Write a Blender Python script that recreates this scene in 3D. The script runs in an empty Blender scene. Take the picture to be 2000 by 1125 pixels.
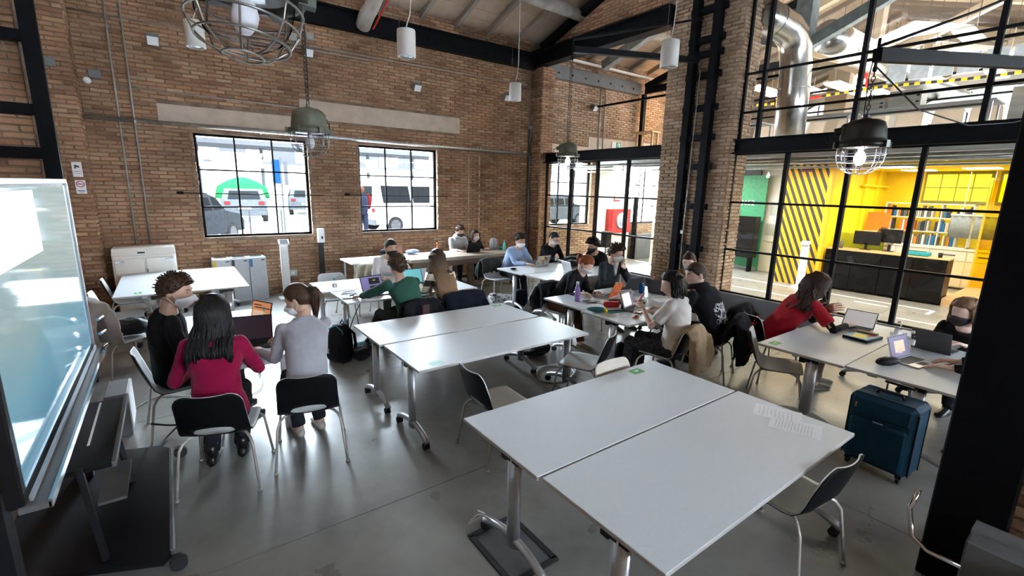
import bpy, bmesh, math, random
from mathutils import Vector, Matrix, Quaternion
random.seed(7)
SC = bpy.context.scene; COL = SC.collection
R = math.radians; PI = math.pi
# ---------------------------------------------------------------- camera
YAW, PIT, ROL, FPX, CH = R(36.29), R(12.0), R(1.30), 909.0, 2.25
_f = Vector((math.sin(YAW)*math.cos(PIT), math.cos(YAW)*math.cos(PIT), -math.sin(PIT)))
_r0 = Vector((math.cos(YAW), -math.sin(YAW), 0)); _u0 = _r0.cross(_f)
_r = _r0*math.cos(ROL)+_u0*math.sin(ROL); _u = -_r0*math.sin(ROL)+_u0*math.cos(ROL)
cd = bpy.data.cameras.new('camera'); cam = bpy.data.objects.new('camera', cd); COL.objects.link(cam)
cd.sensor_width = 36; cd.lens = FPX/2000*36; cd.clip_start = .05; cd.clip_end = 300
cam.matrix_world = Matrix(((_r.x,_u.x,-_f.x,0),(_r.y,_u.y,-_f.y,0),(_r.z,_u.z,-_f.z,CH),(0,0,0,1)))
SC.camera = cam
# ---------------------------------------------------------------- world, exposure
SC.view_settings.view_transform = 'Standard'; SC.view_settings.look = 'None'
SC.view_settings.gamma = 1; SC.view_settings.use_curve_mapping = False
SC.view_settings.exposure = 2.2
SC.cycles.max_bounces = 7; SC.cycles.diffuse_bounces = 4; SC.cycles.glossy_bounces = 3
SC.cycles.transmission_bounces = 5; SC.cycles.transparent_max_bounces = 14
SC.cycles.caustics_reflective = False; SC.cycles.caustics_refractive = False
SC.cycles.sample_clamp_indirect = 6; SC.cycles.use_denoising = True
W = bpy.data.worlds.new('sky'); SC.world = W; W.use_nodes = True
_bg = W.node_tree.nodes['Background']; _bg.inputs['Color'].default_value = (.76,.88,1,1); _bg.inputs['Strength'].default_value = 20

def area(name, loc, rot, sx, sy, power, col=(1,1,1), portal=False, spread=None):
    l = bpy.data.lights.new(name, 'AREA'); l.shape = 'RECTANGLE'; l.size = sx; l.size_y = sy; l.energy = power*.24; l.color = col
    if spread: l.spread = R(spread)
    if portal: l.cycles.is_portal = True
    o = bpy.data.objects.new(name, l); o.location = loc; o.rotation_euler = rot; COL.objects.link(o); return o
def point(name, loc, power, col, rad=.05):
    l = bpy.data.lights.new(name, 'POINT'); l.energy = power*.24; l.color = col; l.shadow_soft_size = rad
    o = bpy.data.objects.new(name, l); o.location = loc; COL.objects.link(o); return o
# daylight openings (portals only guide the sampling of the sky)
for x0, x1 in ((.5,2.45),(3.51,5.42),(8.8,10.73),(12.5,14.3)):
    area('window_portal', ((x0+x1)/2, 10.95, 2.17), (R(-90),0,0), x1-x0, 1.92, 1, portal=True)

# ---------------------------------------------------------------- mesh helpers
class MB:
    def __init__(s): s.v=[]; s.f=[]; s.m=[]; s.s=[]
    def add(s, vs, fs, m=0, sm=False):
        b=len(s.v); s.v.extend([tuple(v) for v in vs])
        for f in fs: s.f.append(tuple(b+i for i in f)); s.m.append(m); s.s.append(sm)
        return s
    def box(s, c, d, rz=0, m=0, M=None, bev=0):
        x,y,z=[a/2 for a in d]
        if bev:
            b=bev; vs=[];
            for sz,k in ((-z,1),(-z+b,0),(z-b,0),(z,1)):
                q=b if k else 0
                for px,py in ((-x+b,-y+q),(x-b,-y+q),(x-q,-y+b),(x-q,y-b),(x-b,y-q),(-x+b,y-q),(-x+q,y-b),(-x+q,-y+b)): vs.append((px,py,sz))
            fs=[(7,6,5,4,3,2,1,0),(24,25,26,27,28,29,30,31)]
            for r_ in range(3):
                for i in range(8): j=(i+1)%8; fs.append((r_*8+i,r_*8+j,r_*8+8+j,r_*8+8+i))
        else:
            vs=[(-x,-y,-z),(x,-y,-z),(x,y,-z),(-x,y,-z),(-x,-y,z),(x,-y,z),(x,y,z),(-x,y,z)]
            fs=[(3,2,1,0),(4,5,6,7),(0,1,5,4),(1,2,6,5),(2,3,7,6),(3,0,4,7)]
        T = Matrix.Translation(c)@(M.to_4x4() if M else Matrix.Rotation(rz,4,'Z'))
        return s.add([T@Vector(v) for v in vs], fs, m)
    def bx(s, x0,x1,y0,y1,z0,z1, m=0, bev=0): return s.box(((x0+x1)/2,(y0+y1)/2,(z0+z1)/2),(abs(x1-x0),abs(y1-y0),abs(z1-z0)),m=m,bev=bev)
    def bar(s, a, b, w, h, m=0):
        a=Vector(a); b=Vector(b); d=b-a; L=d.length; z=d.normalized()
        up=Vector((0,0,1)) if abs(z.z)<.95 else Vector((0,1,0))
        x=up.cross(z).normalized(); y=z.cross(x)
        M=Matrix((x,y,z)).transposed()
        return s.box((a+b)/2,(w,h,L),M=M,m=m)
    def tube(s, pts, r, n=8, m=0, closed=False, cap=True):
        pts=[Vector(p) for p in pts]; N=len(pts); rr=r if isinstance(r,(list,tuple)) else [r]*N
        def tan(i):
            if closed: return (pts[(i+1)%N]-pts[i-1]).normalized()
            return (pts[min(i+1,N-1)]-pts[max(i-1,0)]).normalized()
        t=tan(0); up=Vector((0,0,1)) if abs(t.z)<.9 else Vector((1,0,0)); x=up.cross(t).normalized(); vs=[]
        for i in range(N):
            t2=tan(i); q=t.rotation_difference(t2); x=(q@x); x=(x-t2*x.dot(t2)).normalized(); y=t2.cross(x); t=t2
            for k in range(n):
                a=2*PI*k/n; vs.append(pts[i]+(x*math.cos(a)+y*math.sin(a))*rr[i])
        fs=[]
        for i in range(N if closed else N-1):
            j=(i+1)%N
            for k in range(n): l=(k+1)%n; fs.append((i*n+k,i*n+l,j*n+l,j*n+k))
        if cap and not closed: fs.append(tuple(range(n-1,-1,-1))); fs.append(tuple((N-1)*n+k for k in range(n)))
        return s.add(vs,fs,m,True)
    def cyl(s, a, b, r0, r1=None, n=16, m=0, sm=True):
        a=Vector(a); b=Vector(b); r1=r0 if r1 is None else r1; t=(b-a).normalized()
        up=Vector((0,0,1)) if abs(t.z)<.9 else Vector((1,0,0)); x=up.cross(t).normalized(); y=t.cross(x); vs=[]
        for p,q in ((a,r0),(b,r1)):
            for k in range(n): an=2*PI*k/n; vs.append(p+(x*math.cos(an)+y*math.sin(an))*q)
        fs=[(k,(k+1)%n,n+(k+1)%n,n+k) for k in range(n)]
        s.add(vs,fs,m,sm); s.add(vs,[tuple(range(n-1,-1,-1)),tuple(range(n,2*n))],m,False); return s
    def lathe(s, prof, c=(0,0,0), n=24, m=0, M=None, sm=True):
        vs=[]; c=Vector(c)
        for (r_,z) in prof:
            for k in range(n):
                a=2*PI*k/n; v=Vector((r_*math.cos(a),r_*math.sin(a),z)); vs.append(c+(M@v if M else v))
        fs=[]
        for i in range(len(prof)-1):
            for k in range(n): l=(k+1)%n; fs.append((i*n+k,i*n+l,(i+1)*n+l,(i+1)*n+k))
        return s.add(vs,fs,m,sm)
    def loft(s, rings, m=0, cap=True, sm=True, closed=True):
        n=len(rings[0]); vs=[p for r_ in rings for p in r_]; fs=[]
        for i in range(len(rings)-1):
            for k in range(n if closed else n-1): l=(k+1)%n; fs.append((i*n+k,i*n+l,(i+1)*n+l,(i+1)*n+k))
        if cap and closed: fs.append(tuple(range(n-1,-1,-1))); fs.append(tuple((len(rings)-1)*n+k for k in range(n)))
        return s.add(vs,fs,m,sm)
    def ell(s, c, r, M=None, nu=16, nv=10, m=0):
        c=Vector(c); vs=[]; fs=[]
        for i in range(nv+1):
            t=PI*i/nv-PI/2
            for k in range(nu):
                a=2*PI*k/nu; v=Vector((r[0]*math.cos(t)*math.cos(a),r[1]*math.cos(t)*math.sin(a),r[2]*math.sin(t)))
                vs.append(c+(M@v if M else v))
        for i in range(nv):
            for k in range(nu): l=(k+1)%nu; fs.append((i*nu+k,i*nu+l,(i+1)*nu+l,(i+1)*nu+k))
        return s.add(vs,fs,m,True)
    def mesh(s, name='mesh'):
        me=bpy.data.meshes.new(name); me.from_pydata([tuple(v) for v in s.v],[],s.f)
        me.polygons.foreach_set('material_index',s.m); me.polygons.foreach_set('use_smooth',s.s)
        me.update(); return me
    def obj(s, name, mats, parent=None, loc=None, rot=None, me=None):
        me=me or s.mesh(name)
        if not isinstance(mats,(list,tuple)): mats=[mats]
        for m in mats: me.materials.append(m)
        o=bpy.data.objects.new(name,me); COL.objects.link(o)
        if parent: o.parent=parent
        if loc is not None: o.location=loc
        if rot is not None: o.rotation_euler=rot
        return o
def recalc(me):
    b=bmesh.new(); b.from_mesh(me); bmesh.ops.recalc_face_normals(b,faces=b.faces); b.to_mesh(me); b.free()
def tag(o, label=None, cat=None, group=None, kind=None):
    if label: o['label']=label
    if cat: o['category']=cat
    if group: o['group']=group
    if kind: o['kind']=kind
    return o
def thing(name, label, cat, loc=(0,0,0), rz=0, group=None):
    o=bpy.data.objects.new(name,None); o.empty_display_size=.1; COL.objects.link(o); o.location=loc; o.rotation_euler=(0,0,rz)
    return tag(o,label,cat,group)
def dup(root, loc=None, rz=None, label=None, group=None):
    r_=root.copy(); COL.objects.link(r_)
    if loc is not None: r_.location=loc
    if rz is not None: r_.rotation_euler=(0,0,rz)
    if label: r_['label']=label
    if group: r_['group']=group
    for ch in list(root.children):
        c=ch.copy(); COL.objects.link(c); c.parent=r_
        for g in list(ch.children):
            d=g.copy(); COL.objects.link(d); d.parent=c
    return r_
# ---------------------------------------------------------------- materials
def mat(name, c, rough=.5, metal=0, var=.08, scale=12, bump=0, bscale=None, spec=.5, alpha=None, emit=None, estr=1, coord='Object', coat=0, stretch=None, sheen=0, irr=0):
    m=bpy.data.materials.new(name); m.use_nodes=True; nt=m.node_tree; N=nt.nodes; L=nt.links; b=N['Principled BSDF']
    b.inputs['Roughness'].default_value=rough; b.inputs['Metallic'].default_value=metal; b.inputs['Specular IOR Level'].default_value=spec
    tc=N.new('ShaderNodeTexCoord'); vec=tc.outputs[coord]
    if stretch:
        mp=N.new('ShaderNodeMapping'); mp.inputs['Scale'].default_value=stretch; L.new(vec,mp.inputs[0]); vec=mp.outputs[0]
    no=N.new('ShaderNodeTexNoise'); no.inputs['Scale'].default_value=scale; no.inputs['Detail'].default_value=4; L.new(vec,no.inputs['Vector'])
    r_=N.new('ShaderNodeValToRGB'); L.new(no.outputs['Fac'],r_.inputs[0])
    lo=[max(0,x*(1-var)) for x in c]; hi=[min(1,x*(1+var)) for x in c]
    r_.color_ramp.elements[0].position=.3; r_.color_ramp.elements[1].position=.7
    r_.color_ramp.elements[0].color=(*lo,1); r_.color_ramp.elements[1].color=(*hi,1)
    L.new(r_.outputs[0],b.inputs['Base Color'])
    if irr:
        mr=N.new('ShaderNodeMapRange'); mr.inputs[3].default_value=max(0,rough-irr); mr.inputs[4].default_value=rough+irr
        L.new(no.outputs['Fac'],mr.inputs[0]); L.new(mr.outputs[0],b.inputs['Roughness'])
    if bump:
        n2=N.new('ShaderNodeTexNoise'); n2.inputs['Scale'].default_value=bscale or scale*3; n2.inputs['Detail'].default_value=3; L.new(vec,n2.inputs['Vector'])
        bp=N.new('ShaderNodeBump'); bp.inputs['Strength'].default_value=bump; bp.inputs['Distance'].default_value=.02; L.new(n2.outputs['Fac'],bp.inputs['Height']); L.new(bp.outputs[0],b.inputs['Normal'])
    if emit: b.inputs['Emission Color'].default_value=(*emit,1); b.inputs['Emission Strength'].default_value=estr*.26
    if coat: b.inputs['Coat Weight'].default_value=coat; b.inputs['Coat Roughness'].default_value=.1
    if sheen: b.inputs['Sheen Weight'].default_value=sheen
    return m
def glassmat(name, tint=(1,1,1), refl=1.0, rough=0.0):
    m=bpy.data.materials.new(name); m.use_nodes=True; nt=m.node_tree; N=nt.nodes; L=nt.links; N.remove(N['Principled BSDF'])
    tr=N.new('ShaderNodeBsdfTransparent'); tr.inputs[0].default_value=(*tint,1); gl=N.new('ShaderNodeBsdfGlossy'); gl.inputs['Roughness'].default_value=rough
    lw=N.new('ShaderNodeFresnel'); lw.inputs['IOR'].default_value=1.45
    mu=N.new('ShaderNodeMath'); mu.operation='MULTIPLY'; mu.inputs[1].default_value=refl; L.new(lw.outputs[0],mu.inputs[0]); ge=N.new('ShaderNodeNewGeometry'); sb=N.new('ShaderNodeMath'); sb.operation='SUBTRACT'; sb.inputs[0].default_value=1; L.new(ge.outputs['Backfacing'],sb.inputs[1]); m2=N.new('ShaderNodeMath'); m2.operation='MULTIPLY'; L.new(mu.outputs[0],m2.inputs[0]); L.new(sb.outputs[0],m2.inputs[1])
    mx=N.new('ShaderNodeMixShader'); L.new(m2.outputs[0],mx.inputs[0]); L.new(tr.outputs[0],mx.inputs[1]); L.new(gl.outputs[0],mx.inputs[2])
    L.new(mx.outputs[0],N['Material Output'].inputs[0]); return m
def brickmat(name, cols, mortar=False):
    m=bpy.data.materials.new(name); m.use_nodes=True; nt=m.node_tree; N=nt.nodes; L=nt.links; b=N['Principled BSDF']; b.inputs['Roughness'].default_value=.9; b.inputs['Specular IOR Level'].default_value=.2
    geo=N.new('ShaderNodeNewGeometry'); oi=N.new('ShaderNodeObjectInfo'); ad=N.new('ShaderNodeMath'); ad.operation='ADD'; L.new(geo.outputs['Random Per Island'],ad.inputs[0]); L.new(oi.outputs['Random'],ad.inputs[1])
    fr=N.new('ShaderNodeMath'); fr.operation='FRACT'; L.new(ad.outputs[0],fr.inputs[0])
    rp=N.new('ShaderNodeValToRGB'); L.new(fr.outputs[0],rp.inputs[0]); rp.color_ramp.interpolation='LINEAR'
    e=rp.color_ramp.elements; e[0].color=(*cols[0],1); e[1].color=(*cols[-1],1)
    for i,c in enumerate(cols[1:-1]): q=e.new((i+1)/(len(cols)-1)); q.color=(*c,1)
    tc=N.new('ShaderNodeTexCoord'); no=N.new('ShaderNodeTexNoise'); no.inputs['Scale'].default_value=1.1; no.inputs['Detail'].default_value=6; L.new(geo.outputs['Position'],no.inputs['Vector'])
    mp=N.new('ShaderNodeMapRange'); mp.inputs[1].default_value=.3; mp.inputs[2].default_value=.7; mp.inputs[3].default_value=.62; mp.inputs[4].default_value=1.25; L.new(no.outputs['Fac'],mp.inputs[0])
    mx=N.new('ShaderNodeMix'); mx.data_type='RGBA'; mx.blend_type='MULTIPLY'; mx.inputs[0].default_value=1; L.new(rp.outputs[0],mx.inputs[6]); L.new(mp.outputs[0],mx.inputs[7])
    L.new(mx.outputs[2],b.inputs['Base Color'])
    n2=N.new('ShaderNodeTexNoise'); n2.inputs['Scale'].default_value=35; n2.inputs['Detail'].default_value=4; L.new(geo.outputs['Position'],n2.inputs['Vector'])
    bp=N.new('ShaderNodeBump'); bp.inputs['Strength'].default_value=.6; bp.inputs['Distance'].default_value=.02; L.new(n2.outputs['Fac'],bp.inputs['Height']); L.new(bp.outputs[0],b.inputs['Normal'])
    return m
def floormat():
    m=bpy.data.materials.new('polished_concrete'); m.use_nodes=True; nt=m.node_tree; N=nt.nodes; L=nt.links; b=N['Principled BSDF']
    tc=N.new('ShaderNodeNewGeometry'); n1=N.new('ShaderNodeTexNoise'); n1.inputs['Scale'].default_value=1.3; n1.inputs['Detail'].default_value=8; n1.inputs['Roughness'].default_value=.65; L.new(tc.outputs['Position'],n1.inputs['Vector'])
    r_=N.new('ShaderNodeValToRGB'); L.new(n1.outputs['Fac'],r_.inputs[0]); e=r_.color_ramp.elements; e[0].position=.3; e[0].color=(.17,.165,.155,1); e[1].position=.72; e[1].color=(.31,.305,.29,1)
    L.new(r_.outputs[0],b.inputs['Base Color'])
    n2=N.new('ShaderNodeTexNoise'); n2.inputs['Scale'].default_value=3; n2.inputs['Detail'].default_value=5; L.new(tc.outputs['Position'],n2.inputs['Vector'])
    mr=N.new('ShaderNodeMapRange'); mr.inputs[3].default_value=.2; mr.inputs[4].default_value=.42; L.new(n2.outputs['Fac'],mr.inputs[0]); L.new(mr.outputs[0],b.inputs['Roughness'])
    return m
K = dict(
 floor=floormat(),
 brick=brickmat('old_brick',[(0.250,0.132,0.080),(0.378,0.211,0.123),(0.435,0.259,0.155),(0.323,0.179,0.111),(0.481,0.320,0.200),(0.351,0.193,0.109),(0.397,0.259,0.169)]),
 brickb=brickmat('pale_pier_brick',[(0.296,0.188,0.123),(0.388,0.268,0.182),(0.443,0.320,0.218),(0.332,0.226,0.155),(0.481,0.357,0.255),(0.361,0.235,0.155)]),
 mortar=mat('lime_mortar',(.22,.155,.11),.95,var=.3,scale=6,bump=.6,bscale=40),
 plaster=mat('concrete_lintel_plaster',(.50,.41,.33),.9,var=.12,scale=5,bump=.2),
 steel=mat('black_painted_steel',(.006,.0064,.008),.5,var=.2,scale=5,bump=.05,spec=.07),
 greysteel=mat('grey_painted_steel',(.12,.125,.13),.5,var=.12,scale=5),
 frame=mat('window_frame_steel',(.010,.0095,.010),.6,var=.2,spec=.02),
 galv=mat('galvanised_pipe',(.5,.53,.52),.34,metal=.85,var=.18,scale=14),
 conduit=mat('grey_conduit',(.33,.33,.31),.45,metal=.4,var=.15),
 boxgrey=mat('junction_box_plastic',(.17,.18,.19),.6),
 wood=mat('whitewashed_rafter',(.34,.29,.25),.8,var=.2,scale=4,stretch=(1,.2,1),bump=.2,bscale=25),
 log=mat('grey_weathered_timber',(.42,.40,.37),.75,var=.3,scale=5,stretch=(1,.15,1),bump=.3,bscale=22),
 bluewood=mat('blue_grey_painted_timber',(.30,.35,.37),.6,var=.25,scale=8,bump=.2),
 board=mat('ceiling_boards',(.50,.38,.29),.85,var=.12,scale=3),
 white=mat('white_painted_plaster',(.80,.79,.75),.8,var=.03,scale=3),
 yellow=mat('yellow_painted_wall',(.92,.68,.01),.55,var=.04,scale=3),
 glass=glassmat('window_glass',(.97,.98,.98)),
 glassin=glassmat('partition_glass',(.93,.94,.92),1.3),
)
# ================================================================= structure
def struct(mb, name, mats, parent=None, **k):
    o=mb.obj(name,mats,parent,**k)
    if parent is None: o['kind']='structure'
    return o
def proj(p):
    v=Vector(p)-Vector((0,0,CH)); d=v.dot(_f)
    if d<=.05: return None
    return 1000+FPX*v.dot(_r)/d, 562.5-FPX*v.dot(_u)/d, d
def brick_geo(L,H,D,rnd):
    j=lambda a: rnd.uniform(-a,a)
    x,z=L/2,H/2; b=.006
    vs=[(-x+j(.004),0,-z+j(.003)),(x+j(.004),0,-z+j(.003)),(x+j(.004),0,z+j(.003)),(-x+j(.004),0,z+j(.003))]
    vs+=[(-x+b+j(.005),-D+j(.002),-z+b+j(.003)),(x-b+j(.005),-D+j(.002),-z+b+j(.003)),(x-b+j(.005),-D+j(.002),z-b+j(.003)),(-x+b+j(.005),-D+j(.002),z-b+j(.003))]
    fs=[(4,5,6,7),(0,1,5,4),(1,2,6,5),(2,3,7,6),(3,0,4,7)]
    return vs,fs
BL,BH,PX,PZ=.243,.056,.255,.0675
_rb=random.Random(3)
BRICKS=[]
for i in range(10):
    mb=MB(); vs,fs=brick_geo(BL,BH,.020+_rb.uniform(-.004,.005),_rb); mb.add(vs,fs); BRICKS.append(mb.mesh('brick'))
def bricks(parent, O, ux, n, L, z0, z1, mk='brick', holes=(), nind=300, ztop=None, seed=1):
    """courses on a plane: O at its lower corner, ux along it, n the outward normal"""
    rnd=random.Random(seed); O=Vector(O); ux=Vector(ux); n=Vector(n)
    M=Matrix((ux,-n,Vector((0,0,1)))).transposed().to_4x4()
    full=[]; rest=MB(); rows=int((z1-z0)/PZ)
    for r_ in range(rows):
        z=z0+(r_+.5)*PZ; x=-(PX/2 if r_%2 else 0)
        while x<L:
            a=max(0,x); b=min(L,x+PX-.012); x+=PX
            if b-a<.04: continue
            segs=[(a,b)]
            for (hx0,hx1,hz0,hz1) in holes:
                if hz0-PZ/2<z<hz1+PZ/2:
                    ns=[]
                    for (p,q) in segs:
                        if q<=hx0 or p>=hx1: ns.append((p,q))
                        else:
                            if hx0-p>.04: ns.append((p,hx0))
                            if q-hx1>.04: ns.append((hx1,q))
                    segs=ns
            for (p,q) in segs:
                if ztop and z>ztop(p): continue
                c=O+ux*((p+q)/2)+Vector((0,0,z-O.z if False else z))
                full.append((c,q-p))
    def key(t):
        pr=proj(t[0])
        if pr is None or not(0<=pr[0]<=2000 and 0<=pr[1]<=1125): return 1e9
        return pr[2]
    full.sort(key=key); k=0
    for c,l in full:
        ok=k<nind and l>PX*.9 and key((c,l))<1e8
        if ok:
            o=bpy.data.objects.new('brick',BRICKS_M[mk][rnd.randrange(10)]); COL.objects.link(o); o.parent=parent
            o.matrix_local=Matrix.Translation(c)@M@Matrix.Rotation(rnd.uniform(-.012,.012),4,'Y'); k+=1
        else:
            vs,fs=brick_geo(l-.004,BH+rnd.uniform(-.006,.004),.018+rnd.uniform(-.009,.009),rnd)
            T=Matrix.Translation(c)@M; rest.add([T@Vector(v) for v in vs],fs)
    o=rest.obj('brick',K[mk],parent); o['kind']='stuff'
BRICKS_M={}
for mk in ('brick','brickb'):
    BRICKS_M[mk]=[]
    for me in BRICKS:
        m2=me.copy(); m2.materials.append(K[mk]); BRICKS_M[mk].append(m2)
YW=10.6; XG=8.5; RIDGE=5.6; ZE=5.95; SL=.325
def zr(y): return ZE+(YW-y)*SL if y>RIDGE else ZE+(YW-RIDGE)*SL-(RIDGE-y)*SL
# ---- floor in saw-cut slabs
fl=struct(MB().bx(-6,24,-6,11.2,-.3,-.02),'floor',K['mortar'])
xs=[-6,-1.2,3.85,8.5,13.0,17.5,24]; ys=[-6,-2,.45,2.9,5.35,7.8,11.2]
for i in range(len(xs)-1):
    for j in range(len(ys)-1):
        MB().bx(xs[i]+.003,xs[i+1]-.003,ys[j]+.003,ys[j+1]-.003,-.06,0).obj('slab',K['floor'],fl)
# ---- back wall with four windows
WIN=[(.5,2.45,1.21,3.13),(3.51,5.42,1.21,3.13),(8.85,10.73,1.21,3.13),(12.6,14.3,1.18,3.13)]
XL,XR=-1.6,34
wb=MB(); edges=[XL]+[e for w in WIN for e in w[:2]]+[XR]
for i in range(0,len(edges),2): wb.bx(edges[i],edges[i+1],YW,YW+.42,0,7)
for (a,b,c,d) in WIN: wb.bx(a,b,YW,YW+.42,0,c); wb.bx(a,b,YW,YW+.42,d,7)
wall=struct(wb,'wall_back',K['mortar'])
holes=[(a-XL,b-XL,c,d) for a,b,c,d in WIN]+[(.02-XL,2.34-XL,3.29,3.58),(2.34-XL,6.05-XL,3.56,3.93)]
bricks(wall,(XL,YW,0),(1,0,0),(0,-1,0),8.2-XL,0,6.3,holes=holes,nind=300,seed=2)
h2=[(max(0,a-8.5),b-8.5,c,d) for a,b,c,d in WIN[2:]]+[(11.05-8.5,12.6-8.5,0,3.1),(8.9-8.5,10.9-8.5,3.2,3.55),(10.5-8.5,13.5-8.5,3.2,3.85)]
bricks(wall,(8.5,YW,0),(1,0,0),(0,-1,0),7.5,0,6.3,mk='brickb',holes=h2,nind=60,seed=5)
pl=MB().bx(.02,2.335,YW-.02,YW+.05,3.29,3.575).obj('lintel_band',K['plaster'],wall)
MB().bx(2.345,6.05,YW-.022,YW+.05,3.56,3.93).obj('lintel_band',K['plaster'],wall)
MB().bx(8.9,10.9,YW-.02,YW+.05,3.2,3.55).obj('lintel_band',K['plaster'],wall)
MB().bx(10.52,13.5,YW-.025,YW+.05,3.15,3.85).obj('lintel_band',K['plaster'],wall)
# brick patch of a bricked-up doorway (pale joints)
for x in (6.3,6.62): MB().bx(x,x+.03,YW-.018,YW,1.0,3.05).obj('mortar_joint',K['plaster'],wall)
def window(name,a,b,c,d,nx=3,rows=(.34,.36,.3),Yp=YW+.1,rod=True):
    w=MB(); t=.045; q=.028
    for (x0,x1,z0,z1) in ((a-.02,a+t,c,d),(b-t,b+.02,c,d),(a-.02,b+.02,c-.02,c+t),(a-.02,b+.02,d-t,d+.02)): w.bx(x0,x1,Yp-.03,Yp+.03,z0,z1)
    o=struct(w,name,K['frame'])
    W_=(b-a)/nx; zs=[d]; 
    for r_ in rows: zs.append(zs[-1]-(d-c)*r_)
    zs[-1]=c
    for i in range(1,nx): MB().bx(a+W_*i-q/2,a+W_*i+q/2,Yp-.025,Yp+.025,c,d).obj('glazing_bar',K['frame'],o)
    for z in zs[1:-1]: MB().bx(a,b,Yp-.02,Yp+.02,z-q/2,z+q/2).obj('glazing_bar',K['frame'],o)
    for i in range(nx):
        for j in range(3): MB().bx(a+W_*i+q/2,a+W_*(i+1)-q/2,Yp-.003,Yp+.003,zs[j+1]+q/2,zs[j]-q/2).obj('pane',K['glass'],o)
    m=MB()
    for x in (a-.05,b+.02):
        for k in range(14):
            z=c+(d-c)*(k+.5)/14; m.box((x+.015+_rb.uniform(-.01,.01),YW-.005,z),(.05+_rb.uniform(0,.03),.05,.09),rz=_rb.uniform(-.1,.1))
    m.obj('broken_reveal_edge',K['mortar'],wall)
    if rod:
        zz=c+.62*(d-c)-.37
        mid=(a+b)/2+.15; m=MB().tube([(a-.28,YW-.06,zz+.02),(mid-.12,YW-.06,zz),(mid,YW-.06,zz+.03),(mid+.12,YW-.06,zz),(b+.25,YW-.06,zz)],.009,6)
        r_=m.obj('window_latch_rod',K['frame']); tag(r_,'thin iron bar across the %s'%('left window' if a<1 else 'right window of the brick wall'),'rod')
        MB().box((a-.3,YW-.03,zz+.02),(.1,.06,.05)).obj('bracket',K['frame'],r_)
window('window_1',*WIN[0]); window('window_2',*WIN[1])
window('window_3',*WIN[2],rod=False); window('window_4',*WIN[3],nx=2,rod=False)
# ---- black eaves beam on the back wall, grey one beyond
bm=MB().bx(-1.6,8.32,YW-.2,YW-.02,5.36,5.72)
o=tag(bm.obj('eaves_beam',K['steel']),'long black steel beam under the rafters on the brick wall','beam')
MB().bx(-1.6,8.32,YW-.26,YW-.02,5.70,5.74).obj('flange',K['steel'],o)
for k in range(9): MB().cyl((-.9+k*1.05,YW-.205,5.5),(-.9+k*1.05,YW-.22,5.5),.02,n=8).obj('bolt',K['steel'],o)
o=tag(MB().bx(8.7,12.62,YW-.16,YW-.02,5.28,5.62).obj('eaves_beam',K['greysteel']),'grey steel beam with bolts beyond the corner pier','beam')
for k in range(7): MB().cyl((9.1+k*.52,YW-.165,5.42),(9.1+k*.52,YW-.18,5.42),.025,n=8).obj('bolt',K['steel'],o)
tag(MB().bar((8.9,YW-.35,5.76),(12.9,YW-.35,5.76),.09,.05).obj('white_batten',K['white']),'thin white batten above the grey steel beam','batten')
# ---- corner pier, middle pier with steel ladder, near pier
def pier(name,x0,x1,y0,y1,z1,mk,faces,nind,par=None):
    o=struct(MB().bx(x0,x1,y0,y1,0,z1),name,K['mortar'])
    for s_,f in enumerate(faces):
        if f=='W': bricks(o,(x0,y1,0),(0,-1,0),(-1,0,0),y1-y0,0,z1,mk,nind=nind,seed=11+s_)
        if f=='S': bricks(o,(x0,y0,0),(1,0,0),(0,-1,0),x1-x0,0,z1,mk,nind=nind//2,seed=17+s_)
        if f=='N': bricks(o,(x1,y1,0),(-1,0,0),(0,1,0),x1-x0,0,z1,mk,nind=nind//2,seed=19+s_)
        if f=='E': bricks(o,(x1,y0,0),(0,1,0),(1,0,0),y1-y0,0,z1,mk,nind=nind//2,seed=23+s_)
    return o
pier('wall_corner_pier',8.3,8.72,10.15,10.6,5.4,'brick','WS',80)
pier('wall_middle_pier',8.36,8.95,4.79,6.28,7.4,'brickb','WSN',280)
pier('wall_near_pier',3.62,4.1,-2.4,.46,5,'brick','WN',120)
pier('wall_left_pilaster',-1.6,-.98,10.18,10.6,6.2,'brick','SE',120)
pier('wall_left_pier',-2.4,-1.02,6.9,7.3,6.6,'brick','SE',120)
wl=struct(MB().bx(-1.9,-1.58,-6,10.7,0,7),'wall_left',K['mortar'])
bricks(wl,(-1.58,-1,0),(0,1,0),(1,0,0),11.6,0,6.6,nind=40,seed=31)
def lattice(name,label,o0,axis,w,depth,z0,z1,rungs,out,flip=1):
    """two black steel channels with battens; o0 = start of first rail on the floor, axis = along the wall"""
    o0=Vector(o0); ax=Vector(axis); ou=Vector(out)
    t=thing(name,label,'column',(o0.x,o0.y,0))
    def b(p,q,s1,s2,n):
        m=MB(); a=p-Vector((o0.x,o0.y,0)); c=q-Vector((o0.x,o0.y,0))
        lo=[min(a[i],c[i]) for i in range(3)]; hi=[max(a[i],c[i]) for i in range(3)]
        m.bx(lo[0],hi[0],lo[1],hi[1],lo[2],hi[2]); return m.obj(n,K['steel'],t)
    base=Vector((o0.x,o0.y,0))
    for k in (0,1):
        p=base+ax*(k*(w-.11)); 
        b(p+Vector((0,0,z0)),p+ax*.11+ou*depth+Vector((0,0,z1)),0,0,'rail')
        b(p+ax*(-.01)+ou*(depth)+Vector((0,0,z0)),p+ax*.12+ou*(depth+.015)+Vector((0,0,z1)),0,0,'flange')
    for z in rungs:
        b(base+ax*(-.06 if o0.x>0 else .02)+ou*(depth*.2)+Vector((0,0,z-.055)),base+ax*(w+.08)+ou*(depth*.8)+Vector((0,0,z+.055)),0,0,'rung')
    return t
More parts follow.
